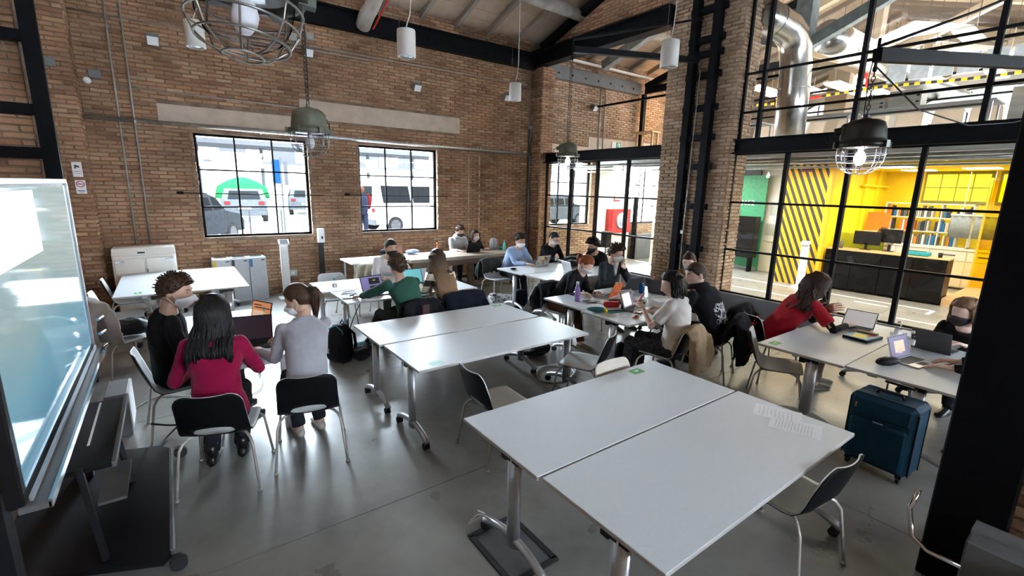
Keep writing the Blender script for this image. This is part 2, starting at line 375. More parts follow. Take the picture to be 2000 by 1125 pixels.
lattice('lattice_column','black steel ladder column up the middle brick pier',(8.36,5.72,0),(0,-1,0),.55,.16,0,7.3,[.1,.65,1.19,2.0,2.75,3.28,3.81,4.38,4.75,5.0,5.5,6.0,6.5],(-1,0,0))
t=thing('lattice_column','broad black steel post with side battens at the right edge','column',(3.55,.3,0))
MB().bx(-.06,.06,-.13,.19,0,5,bev=.008).obj('post',K['steel'],t)
for z in (.35,1.0,1.5,2.05,2.65,3.3,4.0): MB().bx(-.03,.05,-2.4,-.13,z-.05,z+.05).obj('batten',K['steel'],t)
lattice('lattice_column','black steel column with battens behind the big screen',(-.86,6.9,0),(-1,0,0),1.3,.14,0,6.4,[.2,1.0,1.75,2.5,2.92,3.6,4.3,5.0],(0,-1,0))
nw=struct(MB().bx(-2.5,34,-6.3,-6,0,3.0).bx(-2.5,34,-6.3,-6,3.75,8).bx(-2.5,1,-6.3,-6,3,3.75).bx(5,9,-6.3,-6,3,3.75).bx(14,17,-6.3,-6,3,3.75),'wall_unseen_rear',K['mortar'])  # unseen wall behind the camera, slot openings sized for the fill light
struct(MB().bx(33.5,33.7,-6,11,0,8.3),'wall_hall_end',K['white'])
# ---- gable above the tie beam in the glass plane, tie beam, rafter
gb=MB(); Y1,Y0=YW,-2
gv=[(XG,y,z) for y,z in ((YW,5.72),(YW,zr(YW)+.1),(RIDGE,zr(RIDGE)+.1),(-2,zr(-2)+.1),(-2,5.72))]
n=len(gv); gv2=[(x+.3,y,z) for x,y,z in gv]
gb.add(gv+gv2,[tuple(range(n)),tuple(range(2*n-1,n-1,-1))]+[(i,i+n,(i+1)%n+n,(i+1)%n) for i in range(n)])
def fixn(o): recalc(o.data); return o
g=fixn(struct(gb,'wall_gable',K['mortar']))
bricks(g,(XG,YW,0),(0,-1,0),(-1,0,0),5.2,5.74,8.3,nind=120,seed=41,ztop=lambda p: zr(YW-p)-.02)
tb=tag(MB().bx(XG-.3,XG-.02,6.2,YW,5.42,5.76).obj('tie_beam',K['steel']),'black steel tie beam from the corner to the middle pier','beam')
MB().bx(XG-.36,XG-.02,6.2,YW,5.74,5.78).obj('flange',K['steel'],tb)
tag(MB().bar((XG-.12,YW-.3,5.9),(XG-.12,6.36,5.9+3.94*.31),.16,.16).obj('gable_rafter',K['steel']),'sloping black steel rafter on the gable above the tie beam','beam')
# ---- glass partition walls in the plane x = XG
def glaze(name,y0,y1,z0,z1,ms,hs,pane='glassin',th=.05):
    w=MB(); x=XG+.05
    for y in (y0,y1): w.bx(x-th/2,x+th/2,y-th/2,y+th/2,z0,z1)
    w.bx(x-th/2,x+th/2,y0,y1,z0-th/2,z0+th/2); w.bx(x-th/2,x+th/2,y0,y1,z1-th/2,z1+th/2)
    o=struct(w,name,K['steel'])
    for y in ms: MB().bx(x-.04,x+.04,y-.03,y+.03,z0,z1).obj('mullion',K['steel'],o)
    for z in hs: MB().bx(x-.022,x+.022,y0,y1,z-.018,z+.018).obj('transom',K['steel'],o)
    yy=[y0]+list(ms)+[y1]; zz=[z0]+list(hs)+[z1]
    for i in range(len(yy)-1):
        for j in range(len(zz)-1): MB().bx(x-.004,x+.004,min(yy[i],yy[i+1])+.03,max(yy[i],yy[i+1])-.03,zz[j]+.02,zz[j+1]-.02).obj('pane',K[pane],o)
    return o
glaze('window_5',10.12,6.3,.4,2.97,[9.15,8.22,7.27],[1.25,2.11])
glaze('window_6',4.79,1.0,.4,2.97,[3.86,2.94,2.06],[1.22,2.1])
glaze('window_7',4.75,-1.5,3.2,5.7,[4.42,2.98,1.55,0.1],[3.68,4.33])
lw=struct(MB().bx(XG-.06,XG+.12,6.28,10.15,0,.4).bx(XG-.06,XG+.12,-1.5,4.79,0,.4),'wall_low_sill',K['greysteel'])
struct(MB().bx(XG-.085,XG-.06,6.28,10.15,0,.05).bx(XG-.085,XG-.06,-1.5,4.79,0,.05),'baseboard_right',K['white'])
for y0,y1,l in ((6.28,10.15,'black steel I-beam over the glass left of the middle pier'),(-1.5,4.79,'black steel I-beam over the wide glass wall at the right')):
    o=tag(MB().bx(XG-.02,XG+.12,y0,y1,2.99,3.2).obj('lintel_beam',K['steel']),l,'beam')
    MB().bx(XG-.1,XG+.18,y0,y1,3.2,3.22).obj('flange',K['steel'],o); MB().bx(XG-.1,XG+.18,y0,y1,2.97,2.99).obj('flange',K['steel'],o)
# ---- roof: boards, rafters, purlins
ceil=MB(); X0,X1=-2.5,34; 
for (ya,yb) in ((11.0,RIDGE),(RIDGE,-6)):
    za,zb=zr(ya)+.13,zr(yb)+.13
    if ya==11.0: za=ZE-.4*SL+.13
    ceil.add([(X0,ya,za),(X1,ya,za),(X1,yb,zb),(X0,yb,zb),(X0,ya,za+.1),(X1,ya,za+.1),(X1,yb,zb+.1),(X0,yb,zb+.1)],[(0,1,2,3),(7,6,5,4),(0,4,5,1),(1,5,6,2),(2,6,7,3),(3,7,4,0)])
ce=fixn(struct(ceil,'ceiling',K['mortar']))
rx=[5.06+.89*k for k in range(-8,33)]; tiles=MB(); TILE=None
for k,x in enumerate(rx):
    for (ya,yb) in ((10.62,RIDGE),(RIDGE,-5)):
        if yb<0 and x<7: continue
        m=MB().bar((x,ya,zr(ya)+.05),(x,yb,zr(yb)+.05),.09,.12); m.obj('rafter',K['wood'],ce)
    y=10.9
    while y>RIDGE:
        y2=y-.3
        if k<len(rx)-1:
            z=zr(min(y,10.6))+.115 if y<10.6 else ZE+(10.6-y)*SL+.115
            q=proj((x+.44,y-.15,z+.05))
            if q and -20<q[0]<1480 and -20<q[1]<300 and x<12:
                if TILE is None: TILE=MB().add([(0,0,0),(.882,0,0),(.882,-.292,.292*SL),(0,-.292,.292*SL),(0,0,.02),(.882,0,.02),(.882,-.292,.02+.292*SL),(0,-.292,.02+.292*SL)],[(3,2,1,0),(4,5,6,7),(0,1,5,4),(1,2,6,5),(2,3,7,6),(3,0,4,7)]).mesh('ceiling_tile'); TILE.materials.append(K['board']); recalc(TILE)
                o_=bpy.data.objects.new('ceiling_tile',TILE); COL.objects.link(o_); o_.parent=ce; o_.location=(x+.004,y,z+random.uniform(-.006,.006))
            else: tiles.add([(x+.004,y,z),(x+.886,y,z),(x+.886,y2+.008,z+.292*SL),(x+.004,y2+.008,z+.292*SL)],[(0,1,2,3)])
        y=y2
    if x>8:
        y=RIDGE
        while y>-4:
            z=zr(y)+.115; tiles.add([(x+.004,y,z),(x+.886,y,z),(x+.886,y-.292,z-.292*SL),(x+.004,y-.292,z-.292*SL)],[(0,1,2,3)]); y-=.3
t_=tiles.obj('ceiling_tile',K['board'],ce); t_['kind']='stuff'
def log(name,label,a,b,r_,mt='log',cat='beam'):
    a=Vector(a); b=Vector(b); rnd=random.Random(hash(label)%97 if False else len(label)); pts=[a.lerp(b,i/10)+Vector((rnd.uniform(-.02,.02),rnd.uniform(-.02,.02),rnd.uniform(-.02,.02))) for i in range(11)]
    return tag(MB().tube(pts,[r_*(1+rnd.uniform(-.08,.08)) for _ in pts],12).obj(name,K[mt]),label,cat)
log('purlin','weathered grey timber purlin ending at the gable above the lamps',(2.0,8.55,6.35),(8.45,8.95,6.32),.13)
log('purlin','pale timber purlin in the bay beyond the tie beam',(8.85,8.7,6.3),(16,8.6,6.38),.13)
log('principal_rafter','thick pale timber strut rising from the black eaves beam',(3.62,10.35,5.48),(3.62,7.4,6.45),.15)
tag(MB().bar((3.85,10.35,5.46),(3.85,7.2,6.62),.03,.03).obj('red_conduit',mat('red_paint',(.55,.03,.02),.4)),'thin red tube along the thick pale timber','tube')
# far column and truss in the next bay
o=tag(MB().bx(12.62,12.74,10.3,10.42,0,5.3).obj('steel_post',K['steel']),'slim black post beyond the glass beside the exit sign','post')
t=thing('steel_truss','black steel truss over the slim black post in the next bay','truss',(0,0,0)); MB().bar((12.68,10.3,5.5),(12.68,5.9,6.75),.14,.2).obj('rafter',K['steel'],t); MB().bar((12.68,10.3,5.4),(12.68,5.7,5.4),.12,.2).obj('tie_bar',K['steel'],t)
# ================================================================= furniture
K.update(
 lam=mat('white_laminate',(.60,.64,.68),.42,var=.02,scale=60,irr=.03),
 edge=mat('laminate_edge',(.48,.46,.44),.5,var=.05),
 alu=mat('satin_aluminium',(.50,.51,.54),.35,metal=.75,var=.06,scale=8),
 chrome=mat('chrome',(.75,.76,.78),.12,metal=1,var=.03),
 blackp=mat('black_plastic',(.007,.007,.009),.4,var=.2,spec=.3),
 blackg=mat('satin_black_shell',(.006,.006,.008),.42,var=.2,spec=.18),
 shell=mat('white_plastic_shell',(.62,.65,.66),.35,var=.03,scale=8),
 shellb=mat('beige_plastic_shell',(.60,.53,.46),.45,var=.04),
 legw=mat('pale_chair_leg',(.52,.49,.46),.4,metal=.3,var=.05),
 rubber=mat('dark_rubber',(.02,.02,.022),.75,var=.2),
 green=mat('green_sticker',(.06,.42,.08),.5,var=.05),
 white2=mat('white_gloss_plastic',(.78,.79,.80),.4,var=.03),
 paper=mat('white_paper',(.82,.83,.86),.8,var=.02),
 cable=mat('white_cable',(.62,.62,.60),.5,var=.05),
)
# ---- folding desks
def make_desk():
    t=thing('folding_desk','x','desk')
    L,D=2.0,.785
    m=MB().box((0,0,.7275),(L,D,.025),bev=.003); m.m=[0]*len(m.m)
    for i in range(len(m.f)):
        zs=[m.v[k][2] for k in m.f[i]]
        if max(zs)<.7399 or min(zs)<.737: m.m[i]=1
    m.obj('tabletop',[K['lam'],K['edge']],t)
    MB().box((0,.06,.69),(L-.2,.05,.04)).obj('crossbar',K['alu'],t)
    for s in (-1,1):
        x=s*(L/2-.055); y=-.12
        leg=MB().lathe([(0,.1),(.036,.1),(.036,.69),(0,.69)],(x,y,0),18)
        leg.v=[(x+(a-x)*.85,y+(b-y)*1.5,c) for a,b,c in leg.v]
        lg=leg.obj('leg',K['alu'],t)
        pts=[(x,y+d,.075+.075*(1-(d/.31)**2)) for d in [-.31+.62*i/12 for i in range(13)]]
        MB().tube(pts,[.026]*13,12).obj('foot',K['alu'],lg)
        MB().box((x,y,.695),(.06,.12,.04)).box((x-s*.01,y+.085,.685),(.07,.05,.06)).obj('folding_bracket',K['blackp'],lg)
        for d in (-.29,.29):
            c=MB(); q=y+d
            c.cyl((x,q,.03),(x,q,.085),.012,n=8)
            for k in (-1,1): c.cyl((x+k*.008,q+.015,.032),(x+k*.024,q+.015,.032),.031,n=16)
            c.box((x,q+.008,.055),(.03,.05,.03)); c.obj('caster',K['rubber'],lg)
    return t
DESK=make_desk(); _d0=[True]
def desk(cx,cy,label,rz=0,stick=()):
    if _d0[0]: t=DESK; _d0[0]=False; t.location=(cx,cy,0); t.rotation_euler=(0,0,rz); t['label']=label; t['group']='white folding desks'
    else: t=dup(DESK,(cx,cy,0),rz,label,'white folding desks')
    if stick: STICK.append((t,stick))
    return t
STICK=[]
desk(2.45,2.10,'empty folding desk in front, with the green tag at its far corner',stick=[(.66,.3)])
desk(2.47,1.30,'nearest empty folding desk, with the paper sheets on it')
desk(2.52,4.62,'empty folding desk behind the green jumper man, far one of the middle pair',stick=[(.86,.31)])
desk(2.55,3.80,'empty folding desk with a pale green tag, near one of the middle pair',stick=[(-.79,-.3)])
desk(-.33,8.86,'left desk of the empty pair by the white cabinet',R(90),stick=[(-.82,.13)])
desk(.47,8.86,'right desk of the empty pair by the recycling bins',R(90),stick=[(.85,.15)])
desk(2.66,7.24,'desk in front of the man in the white sweatshirt')
desk(2.76,6.42,'desk where the man in the green jumper works')
desk(6.04,6.98,'desk with the sticker-covered laptop and the black bags')
desk(6.10,6.17,'desk with the small open laptop before the blazer man')
desk(5.20,4.56,'desk with the purple bottle on it')
desk(5.15,3.76,'desk with the red case and the teal pouch on it')
desk(5.82,1.83,'desk at which the woman in the red top reads')
desk(5.85,1.04,'desk over the blue suitcase, half hidden by the black post',stick=[])
STICK.append((bpy.data.objects['folding_desk.012'],[(-.85,.28)])) if 'folding_desk.012' in bpy.data.objects else None
for t,ss in STICK:
    for (x,y) in ss:
        for ch in list(t.children):
            pass
        pale=(t.location.y<4.0 and t.location.y>3.5 and t.location.x<3)
        m=MB().box((x,y,.7406),(.13,.085,.0008),rz=-t.rotation_euler.z if False else 0)
        s=m.obj('tag_sticker',mat('pale_green_sticker',(.30,.58,.46),.5) if pale else K['green'],t)
        if not pale:
            MB().box((x,y,.7412),(.018,.04,.0006),rz=.9).box((x+.02,y+.008,.7412),(.018,.03,.0006),rz=-.7).obj('leaf_mark',K['paper'],s)
# ---- white small table of the left group
t=thing('white_table','white square-legged table among the three students at left','table',(.38,5.38,0))
MB().box((0,0,.725),(.78,1.9,.03),bev=.004).obj('tabletop',K['lam'],t)
MB().box((0,0,.68),(.66,1.78,.06)).obj('apron',K['white2'],t)
for sx in (-1,1):
    for sy in (-1,1): MB().box((sx*.33,sy*.89,.355),(.055,.055,.71)).obj('leg',K['white2'],t)
# ---- shell chairs
def prof(v):
    """shell profile: v 0..1 from front edge of the seat to the top of the backrest -> y,z,halfwidth,wrap"""
    P=[(0,.235,.442,.205,.0),(.06,.215,.458,.205,.0),(.2,.12,.455,.215,.006),(.36,.0,.445,.22,.010),(.48,-.10,.438,.22,.014),(.55,-.16,.445,.218,.018),(.61,-.205,.478,.214,.024),(.67,-.232,.53,.212,.030),(.78,-.262,.62,.208,.034),(.9,-.29,.715,.205,.030),(1,-.312,.80,.2,.024)]
    for i in range(len(P)-1):
        if v<=P[i+1][0]:
            a,b=P[i],P[i+1]; t=(v-a[0])/(b[0]-a[0]); t=t*t*(3-2*t)*.35+t*.65
            r_=[a[k]+(b[k]-a[k])*t for k in (1,2,3,4)]; r_[2]*=1.07; return r_
    r_=list(P[-1][1:]); r_[2]*=1.07; return r_
def shell_pt(u,v,off=0):
    y,z,w,wr=prof(v); L=.95; rc=.085
    s=v*L; e=(1-v)*L
    def shrink(s_): return w-rc+math.sqrt(max(0,rc*rc-(rc-s_)**2)) if s_<rc else w
    w2=min(shrink(s),shrink(e)) if False else (shrink(s) if s<rc else (shrink(e) if e<rc else w))
    y2,z2,_,_=prof(min(1,v+.02)); y1,z1,_,_=prof(max(0,v-.02)); ty,tz=y2-y1,z2-z1; n=math.hypot(ty,tz); ny,nz=tz/n,-ty/n  # front/up normal flips


    bulge=wr*(u*u)
    return Vector((u*w2,y+ny*(bulge-off),z+nz*(bulge-off)))
def shell_mesh(nu,nv,off0,off1,hole=None,v0=0,v1=1):
    def vv(j):
        t=j/nv
        return v0+(v1-v0)*t
    vs_=[vv(j) for j in range(nv+1)]
    if v0==0: vs_=[0,.004,.012,.025,.045,.07]+[x for x in vs_ if x>.085]
    if v1==1: vs_=[x for x in vs_ if x<.915]+[.93,.955,.975,.988,.996,1]
    n2=len(vs_); mb=MB(); A=[];B=[]
    grid=[[None]*(nu+1) for _ in range(n2)]
    for j,v in enumerate(vs_):
        for i in range(nu+1):
            u=-1+2*i/nu; vq=v
            if hole:
                hu,hv,ru,rv=hole; q=math.hypot((u-hu)/ru,(v-hv)/rv)
                if .72<q<1.28: k=1/q; u=hu+(u-hu)*k; vq=hv+(v-hv)*k
            grid[j][i]=(u,vq)
    idx=lambda j,i: j*(nu+1)+i
    for j in range(n2):
        for i in range(nu+1): A.append(shell_pt(*grid[j][i],off0)); B.append(shell_pt(*grid[j][i],off1))
    N=len(A); keep={}
    for j in range(n2-1):
        for i in range(nu):
            cs=[grid[j][i],grid[j][i+1],grid[j+1][i+1],grid[j+1][i]]
            if hole:
                hu,hv,ru,rv=hole
                if all(math.hypot((c[0]-hu)/ru,(c[1]-hv)/rv)<1.001 for c in cs): continue
            keep[(j,i)]=1
    fs=[]
    for (j,i) in keep:
        a,b,c,d=idx(j,i),idx(j,i+1),idx(j+1,i+1),idx(j+1,i)
        fs.append((a,b,c,d)); fs.append((N+d,N+c,N+b,N+a))
        for (jj,ii,p,q) in ((j-1,i,a,b),(j+1,i,c,d),(j,i+1,b,c),(j,i-1,d,a)):
            if (jj,ii) not in keep: fs.append((q,p,N+p,N+q))
    mb.add(A+B,fs,0,True); me=mb.mesh('seat_shell')
    recalc(me)
    return me
SH_IN=shell_mesh(16,26,0,.007); SH_OUT=shell_mesh(24,44,.0075,.0125,hole=(0,.625,.58,.06))
def make_chair(shellk='shell',outer=True):
    t=thing('shell_chair','x','chair')
    me=SH_IN.copy(); o=MB().obj('seat_shell',K[shellk],t,me=me)
    if outer: MB().obj('outer_shell',K['blackg'],t,me=SH_OUT.copy())
    m=MB(); m.tube([(-.17,.13,.43),(.17,.13,.43)],.008,8); m.tube([(-.17,-.11,.42),(.17,-.11,.42)],.008,8); m.tube([(-.165,.13,.43),(-.165,-.11,.42)],.008,8); m.tube([(.165,.13,.43),(.165,-.11,.42)],.008,8)
    m.obj('under_frame',K['legw'],t)
    for sx in (-1,1):
        for sy in (-1,1):
            a=(sx*.16,.12*sy,.425); b=(sx*.215,sy*.185+.0,.405); c=(sx*.235,sy*.215,.36); d=(sx*.268,sy*.27,.012)
            l=MB().tube([a,((a[0]+b[0])/2,(a[1]+b[1])/2,.423),b,c,d],.0105,10).obj('leg',K['legw'],t)
            MB().lathe([(0,0),(.016,0),(.017,.012),(.012,.02)],(d[0],d[1],0),10).obj('foot_cap',K['legw'],l)
    return t
CH=make_chair(); CHB=make_chair('shellb'); _cu={}
CH_H=CH
def chair(x,y,rz,label,kind='w',group='white and black shell chairs'):
    src=CH_H if kind=='w' else CHB
    if kind not in _cu: _cu[kind]=1; t=src; t.location=(x,y,0); t.rotation_euler=(0,0,R(rz)); t['label']=label; t['group']=group; return t
    return dup(src,(x,y,0),R(rz),label,group)
CHAIRS=[
 (.17,3.93,-19,'shell chair under the woman in the magenta top'),
 (.79,3.93,-13,'shell chair under the woman in the grey jumper'),
 (-.08,5.02,-86,'shell chair under the man in the black sweater'),
 (2.15,3.08,-92,'empty shell chair between the two pairs of empty desks'),
 (3.45,3.36,27,'empty white shell chair before the black tangle of cables'),
 (2.95,1.06,-5,'empty shell chair pulled up at the nearest desk'),
 (5.18,2.14,205,'empty white shell chair left of the woman in the red top'),
 (5.95,2.62,-118,'shell chair under the woman in the red top'),
 (-.66,8.05,-90,'shell chair at the near left side of the empty pair of desks'),
 (-.62,9.08,-86,'shell chair beside the white cabinet, farthest left'),
 (2.08,7.72,178,'empty white chair in front of the black sanitiser post'),
 (-.60,6.85,-62,'shell chair loaded with the grey-brown coat'),
 (2.50,5.72,4,'shell chair under the man in the green jumper'),
 (3.22,5.80,0,'shell chair under the long-haired woman'),
 (3.05,7.92,176,'shell chair under the man in the white sweatshirt'),
 (2.62,8.3,120,'shell chair with the beige jacket beside the white sweatshirt man'),
 (5.35,7.78,180,'shell chair under the man in the light blue sweater'),
 (6.35,7.95,180,'shell chair under the man in the black sweater with glasses'),
 (7.5,6.85,92,'shell chair under the man in the black face mask at the far desks'),
 (4.75,5.15,180,'shell chair under the red-haired woman'),
 (5.85,5.30,175,'shell chair under the young man in the blazer'),
 (6.45,4.3,95,'shell chair under the woman in the brown jacket'),
 (4.47,3.08,12,'shell chair with the beige coat under the woman in the white tee'),
 (5.32,3.03,18,'shell chair under the man in the black hoodie'),
 (5.85,3.27,5,'shell chair hung with a black coat by the glass'),
 (5.62,.12,0,'shell chair of the hidden person at the right desk'),
 (7.02,1.02,88,'shell chair of the masked woman by the black post'),
]
for a in CHAIRS[:]: chair(*a)
# the beige back seen over the front desk
chair(3.0,2.30,180,'chair with a beige back tucked under the far side of the front desk','b')
# ================================================================= fixed items of the room
K.update(
 navyp=mat('dark_rack_paint',(.009,.0095,.013),.45,var=.15,scale=5,spec=.2),
 cab=mat('cream_enamel',(.66,.62,.56),.4,var=.04,scale=5),
 binw=mat('light_grey_steel_panel',(.50,.53,.55),.4,var=.03),
 dark=mat('dark_slot',(.01,.01,.01),.7),
 yel=mat('yellow_label',(.85,.48,.02),.5), blu=mat('blue_label',(.02,.16,.42),.5), blk=mat('black_label',(.03,.03,.035),.5),
 signr=mat('red_print',(.6,.02,.02),.5),
 lampw=mat('white_lamp_body',(.62,.60,.57),.45,var=.03),
 olive=mat('olive_cast_lamp_body',(.10,.105,.075),.5,var=.25,scale=14,bump=.2),
 wire=mat('lamp_guard_wire',(.30,.28,.25),.35,metal=.8,var=.2),
 lglass=glassmat('lamp_bowl_glass',(.96,.95,.98),2.2),
 chain=mat('dark_chain',(.05,.048,.045),.4,metal=.7,var=.2),
 plank=mat('dark_oak_plank',(.13,.085,.055),.6,var=.4,scale=7,stretch=(.2,1.5,1),bump=.3,bscale=25),
 planktop=mat('worn_bench_top',(.30,.24,.19),.4,var=.3,scale=6,stretch=(.2,1.5,1),bump=.1),
)
K['bulb']=mat('lit_bulb',(1,1,1),.5,emit=(.93,.97,1),estr=28); K['bulbw']=mat('warm_bulb',(1,.8,.5),.5,emit=(1,.62,.2),estr=14)
# ---- interactive display on its rolling stand
def screenmat():  # emitted blue gradient, paler towards the top, broken up by noise
    m=bpy.data.materials.new('display_gradient'); m.use_nodes=True; nt=m.node_tree; N=nt.nodes; L=nt.links; b=N['Principled BSDF']
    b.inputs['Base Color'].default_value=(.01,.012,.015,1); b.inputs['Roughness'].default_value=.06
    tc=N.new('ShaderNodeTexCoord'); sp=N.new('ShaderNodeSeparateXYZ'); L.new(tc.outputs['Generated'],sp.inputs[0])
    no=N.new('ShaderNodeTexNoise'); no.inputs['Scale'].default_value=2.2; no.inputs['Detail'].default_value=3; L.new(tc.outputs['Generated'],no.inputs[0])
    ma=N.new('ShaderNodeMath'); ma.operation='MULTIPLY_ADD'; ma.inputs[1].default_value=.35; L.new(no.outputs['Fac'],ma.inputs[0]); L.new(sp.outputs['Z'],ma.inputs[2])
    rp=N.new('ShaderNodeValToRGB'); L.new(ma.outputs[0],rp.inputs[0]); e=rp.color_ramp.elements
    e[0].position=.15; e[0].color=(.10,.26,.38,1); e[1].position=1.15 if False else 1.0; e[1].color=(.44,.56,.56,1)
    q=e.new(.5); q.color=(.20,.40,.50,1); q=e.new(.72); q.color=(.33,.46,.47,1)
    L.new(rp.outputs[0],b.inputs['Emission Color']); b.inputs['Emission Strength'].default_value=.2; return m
t=thing('display_stand','black rolling stand with tray and flat base under the big screen','stand',(-.6,3.5,0))
def lp(x,y,z=0): return (x+.6,y-3.5,z)
m=MB(); B_=[(-.95,2.55),(-.80,3.25),(-.24,3.0),(-.20,3.05),(-.20,4.42),(-.26,4.5),(-.62,4.62),(-1.0,4.62),(-1.0,2.55)]
for z0,z1 in ((.085,.115),): 
    n=len(B_); a=[lp(x,y,z0) for x,y in B_]+[lp(x,y,z1) for x,y in B_]
    m.add(a,[tuple(range(n-1,-1,-1)),tuple(range(n,2*n))]+[(i,(i+1)%n,n+(i+1)%n,n+i) for i in range(n)])
o=m.obj('base_plate',K['navyp'],t); recalc(o.data)
MB().box(lp(-.195,3.74,.095),(.03,1.34,.05),bev=.008).obj('base_edge_strip',K['greysteel'],t)
for (x,y) in ((-.17,3.04),(-.13,4.44),(-.9,4.5),(-.95,2.7)):
    c=MB(); q=lp(x,y)
    for k in (-1,1): c.cyl((q[0],q[1]+k*.012-.008,.045),(q[0],q[1]+k*.012+.008,.045),.045,n=20)
    c.box((q[0]-.01,q[1],.075),(.05,.05,.03)); c.obj('caster',K['rubber'],t)
for y in (2.5,4.3): MB().box(lp(-.70,y,1.0),(.10,.10,1.85)).obj('post',K['navyp'],t)
MB().box(lp(-.70,3.4,1.45),(.06,1.9,.12)).obj('mount_rail',K['navyp'],t)
for (a,b) in (((-.56,3.30,.66),(-.50,3.20,.115)),((-.50,4.18,.60),(-.42,4.02,.115))):
    MB().bar(lp(*a),lp(*b),.03,.035).obj('brace',K['navyp'],t)
MB().bar(lp(-.66,3.32,.64),lp(-.46,4.0,.13),.02,.02).obj('brace',K['navyp'],t) if False else None
tr=MB().box(lp(-.53,3.82,.64),(.24,1.05,.025),bev=.005).obj('tray',K['navyp'],t)
MB().box(lp(-.41,3.82,.642),(.02,1.05,.034)).obj('tray_edge',K['greysteel'],tr)
MB().box(lp(-.55,3.95,.655),(.012,.7,.004)).obj('tray_slot',K['paper'],tr)
MB().box(lp(-.47,3.75,.3),(.14,.5,.02)).obj('lower_shelf',K['greysteel'],t)
t=thing('interactive_display','big glossy screen glowing pale blue at the left edge','screen',(-.57,3.47,0))
def l2(x,y,z): return (x+.57,y-3.47,z)
MB().box(l2(-.60,3.47,1.62),(.055,2.16,1.26),bev=.008).obj('housing',K['blackp'],t)
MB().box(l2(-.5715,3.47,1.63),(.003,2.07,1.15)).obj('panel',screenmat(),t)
for (y,z,dy,dz) in ((3.47,2.235,2.18,.03),(4.545,1.62,.03,1.26)): MB().box(l2(-.568,y,z),(.02,dy,dz),bev=.003).obj('bezel_strip',K['alu'],t)
a=MB(); a.box(l2(-.545,3.47,.985),(.10,2.18,.03),bev=.004); p=a.obj('pen_tray',K['greysteel'],t)
MB().box(l2(-.50,3.47,.99),(.012,2.18,.034)).obj('chrome_edge',K['chrome'],p)
MB().box(l2(-.555,3.47,1.02),(.012,2.14,.02)).obj('chrome_edge',K['alu'],p)
for k in range(3): MB().cyl(l2(-.51,4.47,1.02+.55*k*.2),l2(-.49,4.56,1.02+.55*k*.2),.012,n=10).obj('knob',K['chrome'],t)
# window reflection on the screen, painted as a glowing rectangle
MB().box(l2(-.5695,3.05,2.03),(.001,.9,.32)).obj('painted_glare',mat('screen_patch',(.8,.85,.85),.2,emit=(.75,.82,.82),estr=.8),t)

# computer box beside it
t=thing('computer_case','narrow white and grey box on the floor behind the big screen','box',(-.55,5.3,0))
MB().box((0,0,.2),(.16,.42,.4),bev=.006).obj('case',K['greysteel'],t); MB().box((.085,0,.23),(.012,.4,.34)).obj('side_panel',K['white2'],t)
# ---- cream cabinet, bins, kiosk, sanitiser post, bench
t=thing('enamel_cabinet','old cream metal cabinet with two latched doors by the wall','cabinet',(-.41,10.2,0))
m=MB().box((0,0,.52),(.86,.56,1.04),bev=.02); 
m.loft([[(-.43,-.28+.0,1.03),(.43,-.28,1.03),(.43,.28,1.03),(-.43,.28,1.03)],[(-.42,-.25,1.14),(.42,-.25,1.14),(.42,.26,1.14),(-.42,.26,1.14)]],sm=False); m.obj('body',K['cab'],t)
for s in (-1,1):
    d=MB().box((s*.205,-.288,.62),(.385,.02,.72),bev=.006).obj('door',K['cab'],t)
    h=MB().box((s*.33,-.305,.93),(.11,.02,.025)).cyl((s*.37,-.32,.93),(s*.37,-.298,.93),.022,n=12); h.obj('latch',K['chrome'],d)
MB().box((-.04,-.284,1.07),(.1,.006,.025)).obj('name_plate',K['dark'],t)
MB().cyl((.02,-.31,.72),(.02,-.29,.72),.012,n=10).box((.02,-.3,.75),(.02,.02,.08)).obj('padlock',K['greysteel'],t)
for i,(nm,l) in enumerate((('yel','recycling bin with the yellow label'),('blk','recycling bin with the black label'),('blu','recycling bin with the blue label'))):
    t=thing('recycling_bin',l,'bin',(.70+.30*i,10.36,0),0,'three grey recycling bins')
    MB().box((0,0,.42),(.292,.42,.84),bev=.006).obj('body',K['binw'],t)
    MB().box((-.115,-.213,.74),(.045,.004,.15)).obj('label_strip',K[nm],t)
    MB().box((.09,-.212,.79),(.06,.004,.018)).obj('handle_slot',K['dark'],t)
    MB().box((0,0,.842),(.2,.25,.006)).obj('opening',K['dark'],t); MB().box((0,-.16,.843),(.27,.05,.008)).obj('coloured_rim',K[nm],t)
t=thing('sensor_kiosk','slim white stand with a small tablet by the left window','kiosk',(1.76,10.05,0))
MB().box((0,0,.54),(.14,.09,1.08),bev=.008).obj('column',K['white2'],t); MB().box((0,0,.01),(.30,.30,.02),bev=.004).obj('base',K['white2'],t)
h=MB().box((0,-.03,1.13),(.19,.14,.04),M=Matrix.Rotation(R(35),3,'X'),bev=.008).obj('tablet_head',K['white2'],t)
MB().box((0,-.043,1.149),(.14,.10,.004),M=Matrix.Rotation(R(35),3,'X')).obj('tablet_screen',K['dark'],h)
t=thing('sanitiser_post','black post with a white hand sanitiser dispenser between the windows','dispenser',(2.55,10.4,0))
MB().box((0,0,.52),(.10,.05,1.04)).obj('post',K['blackp'],t); MB().box((0,0,.008),(.3,.25,.016)).obj('base',K['blackp'],t)
d=MB().box((0,-.05,1.2),(.13,.11,.30),bev=.012).obj('dispenser',K['white2'],t); MB().box((.01,-.108,1.16),(.035,.004,.06)).obj('sight_window',K['dark'],d)
t=thing('socket_box','grey wall socket box low on the brick wall','socket',(1.98,YW-.06,.42)); MB().box((0,0,0),(.18,.08,.15),bev=.006).obj('case',K['conduit'],t); MB().box((0,-.042,0),(.07,.006,.07)).obj('lid',K['galv'],t)
t=thing('workbench','long rustic wooden workbench along the brick wall','bench',(5.42,9.4,0))
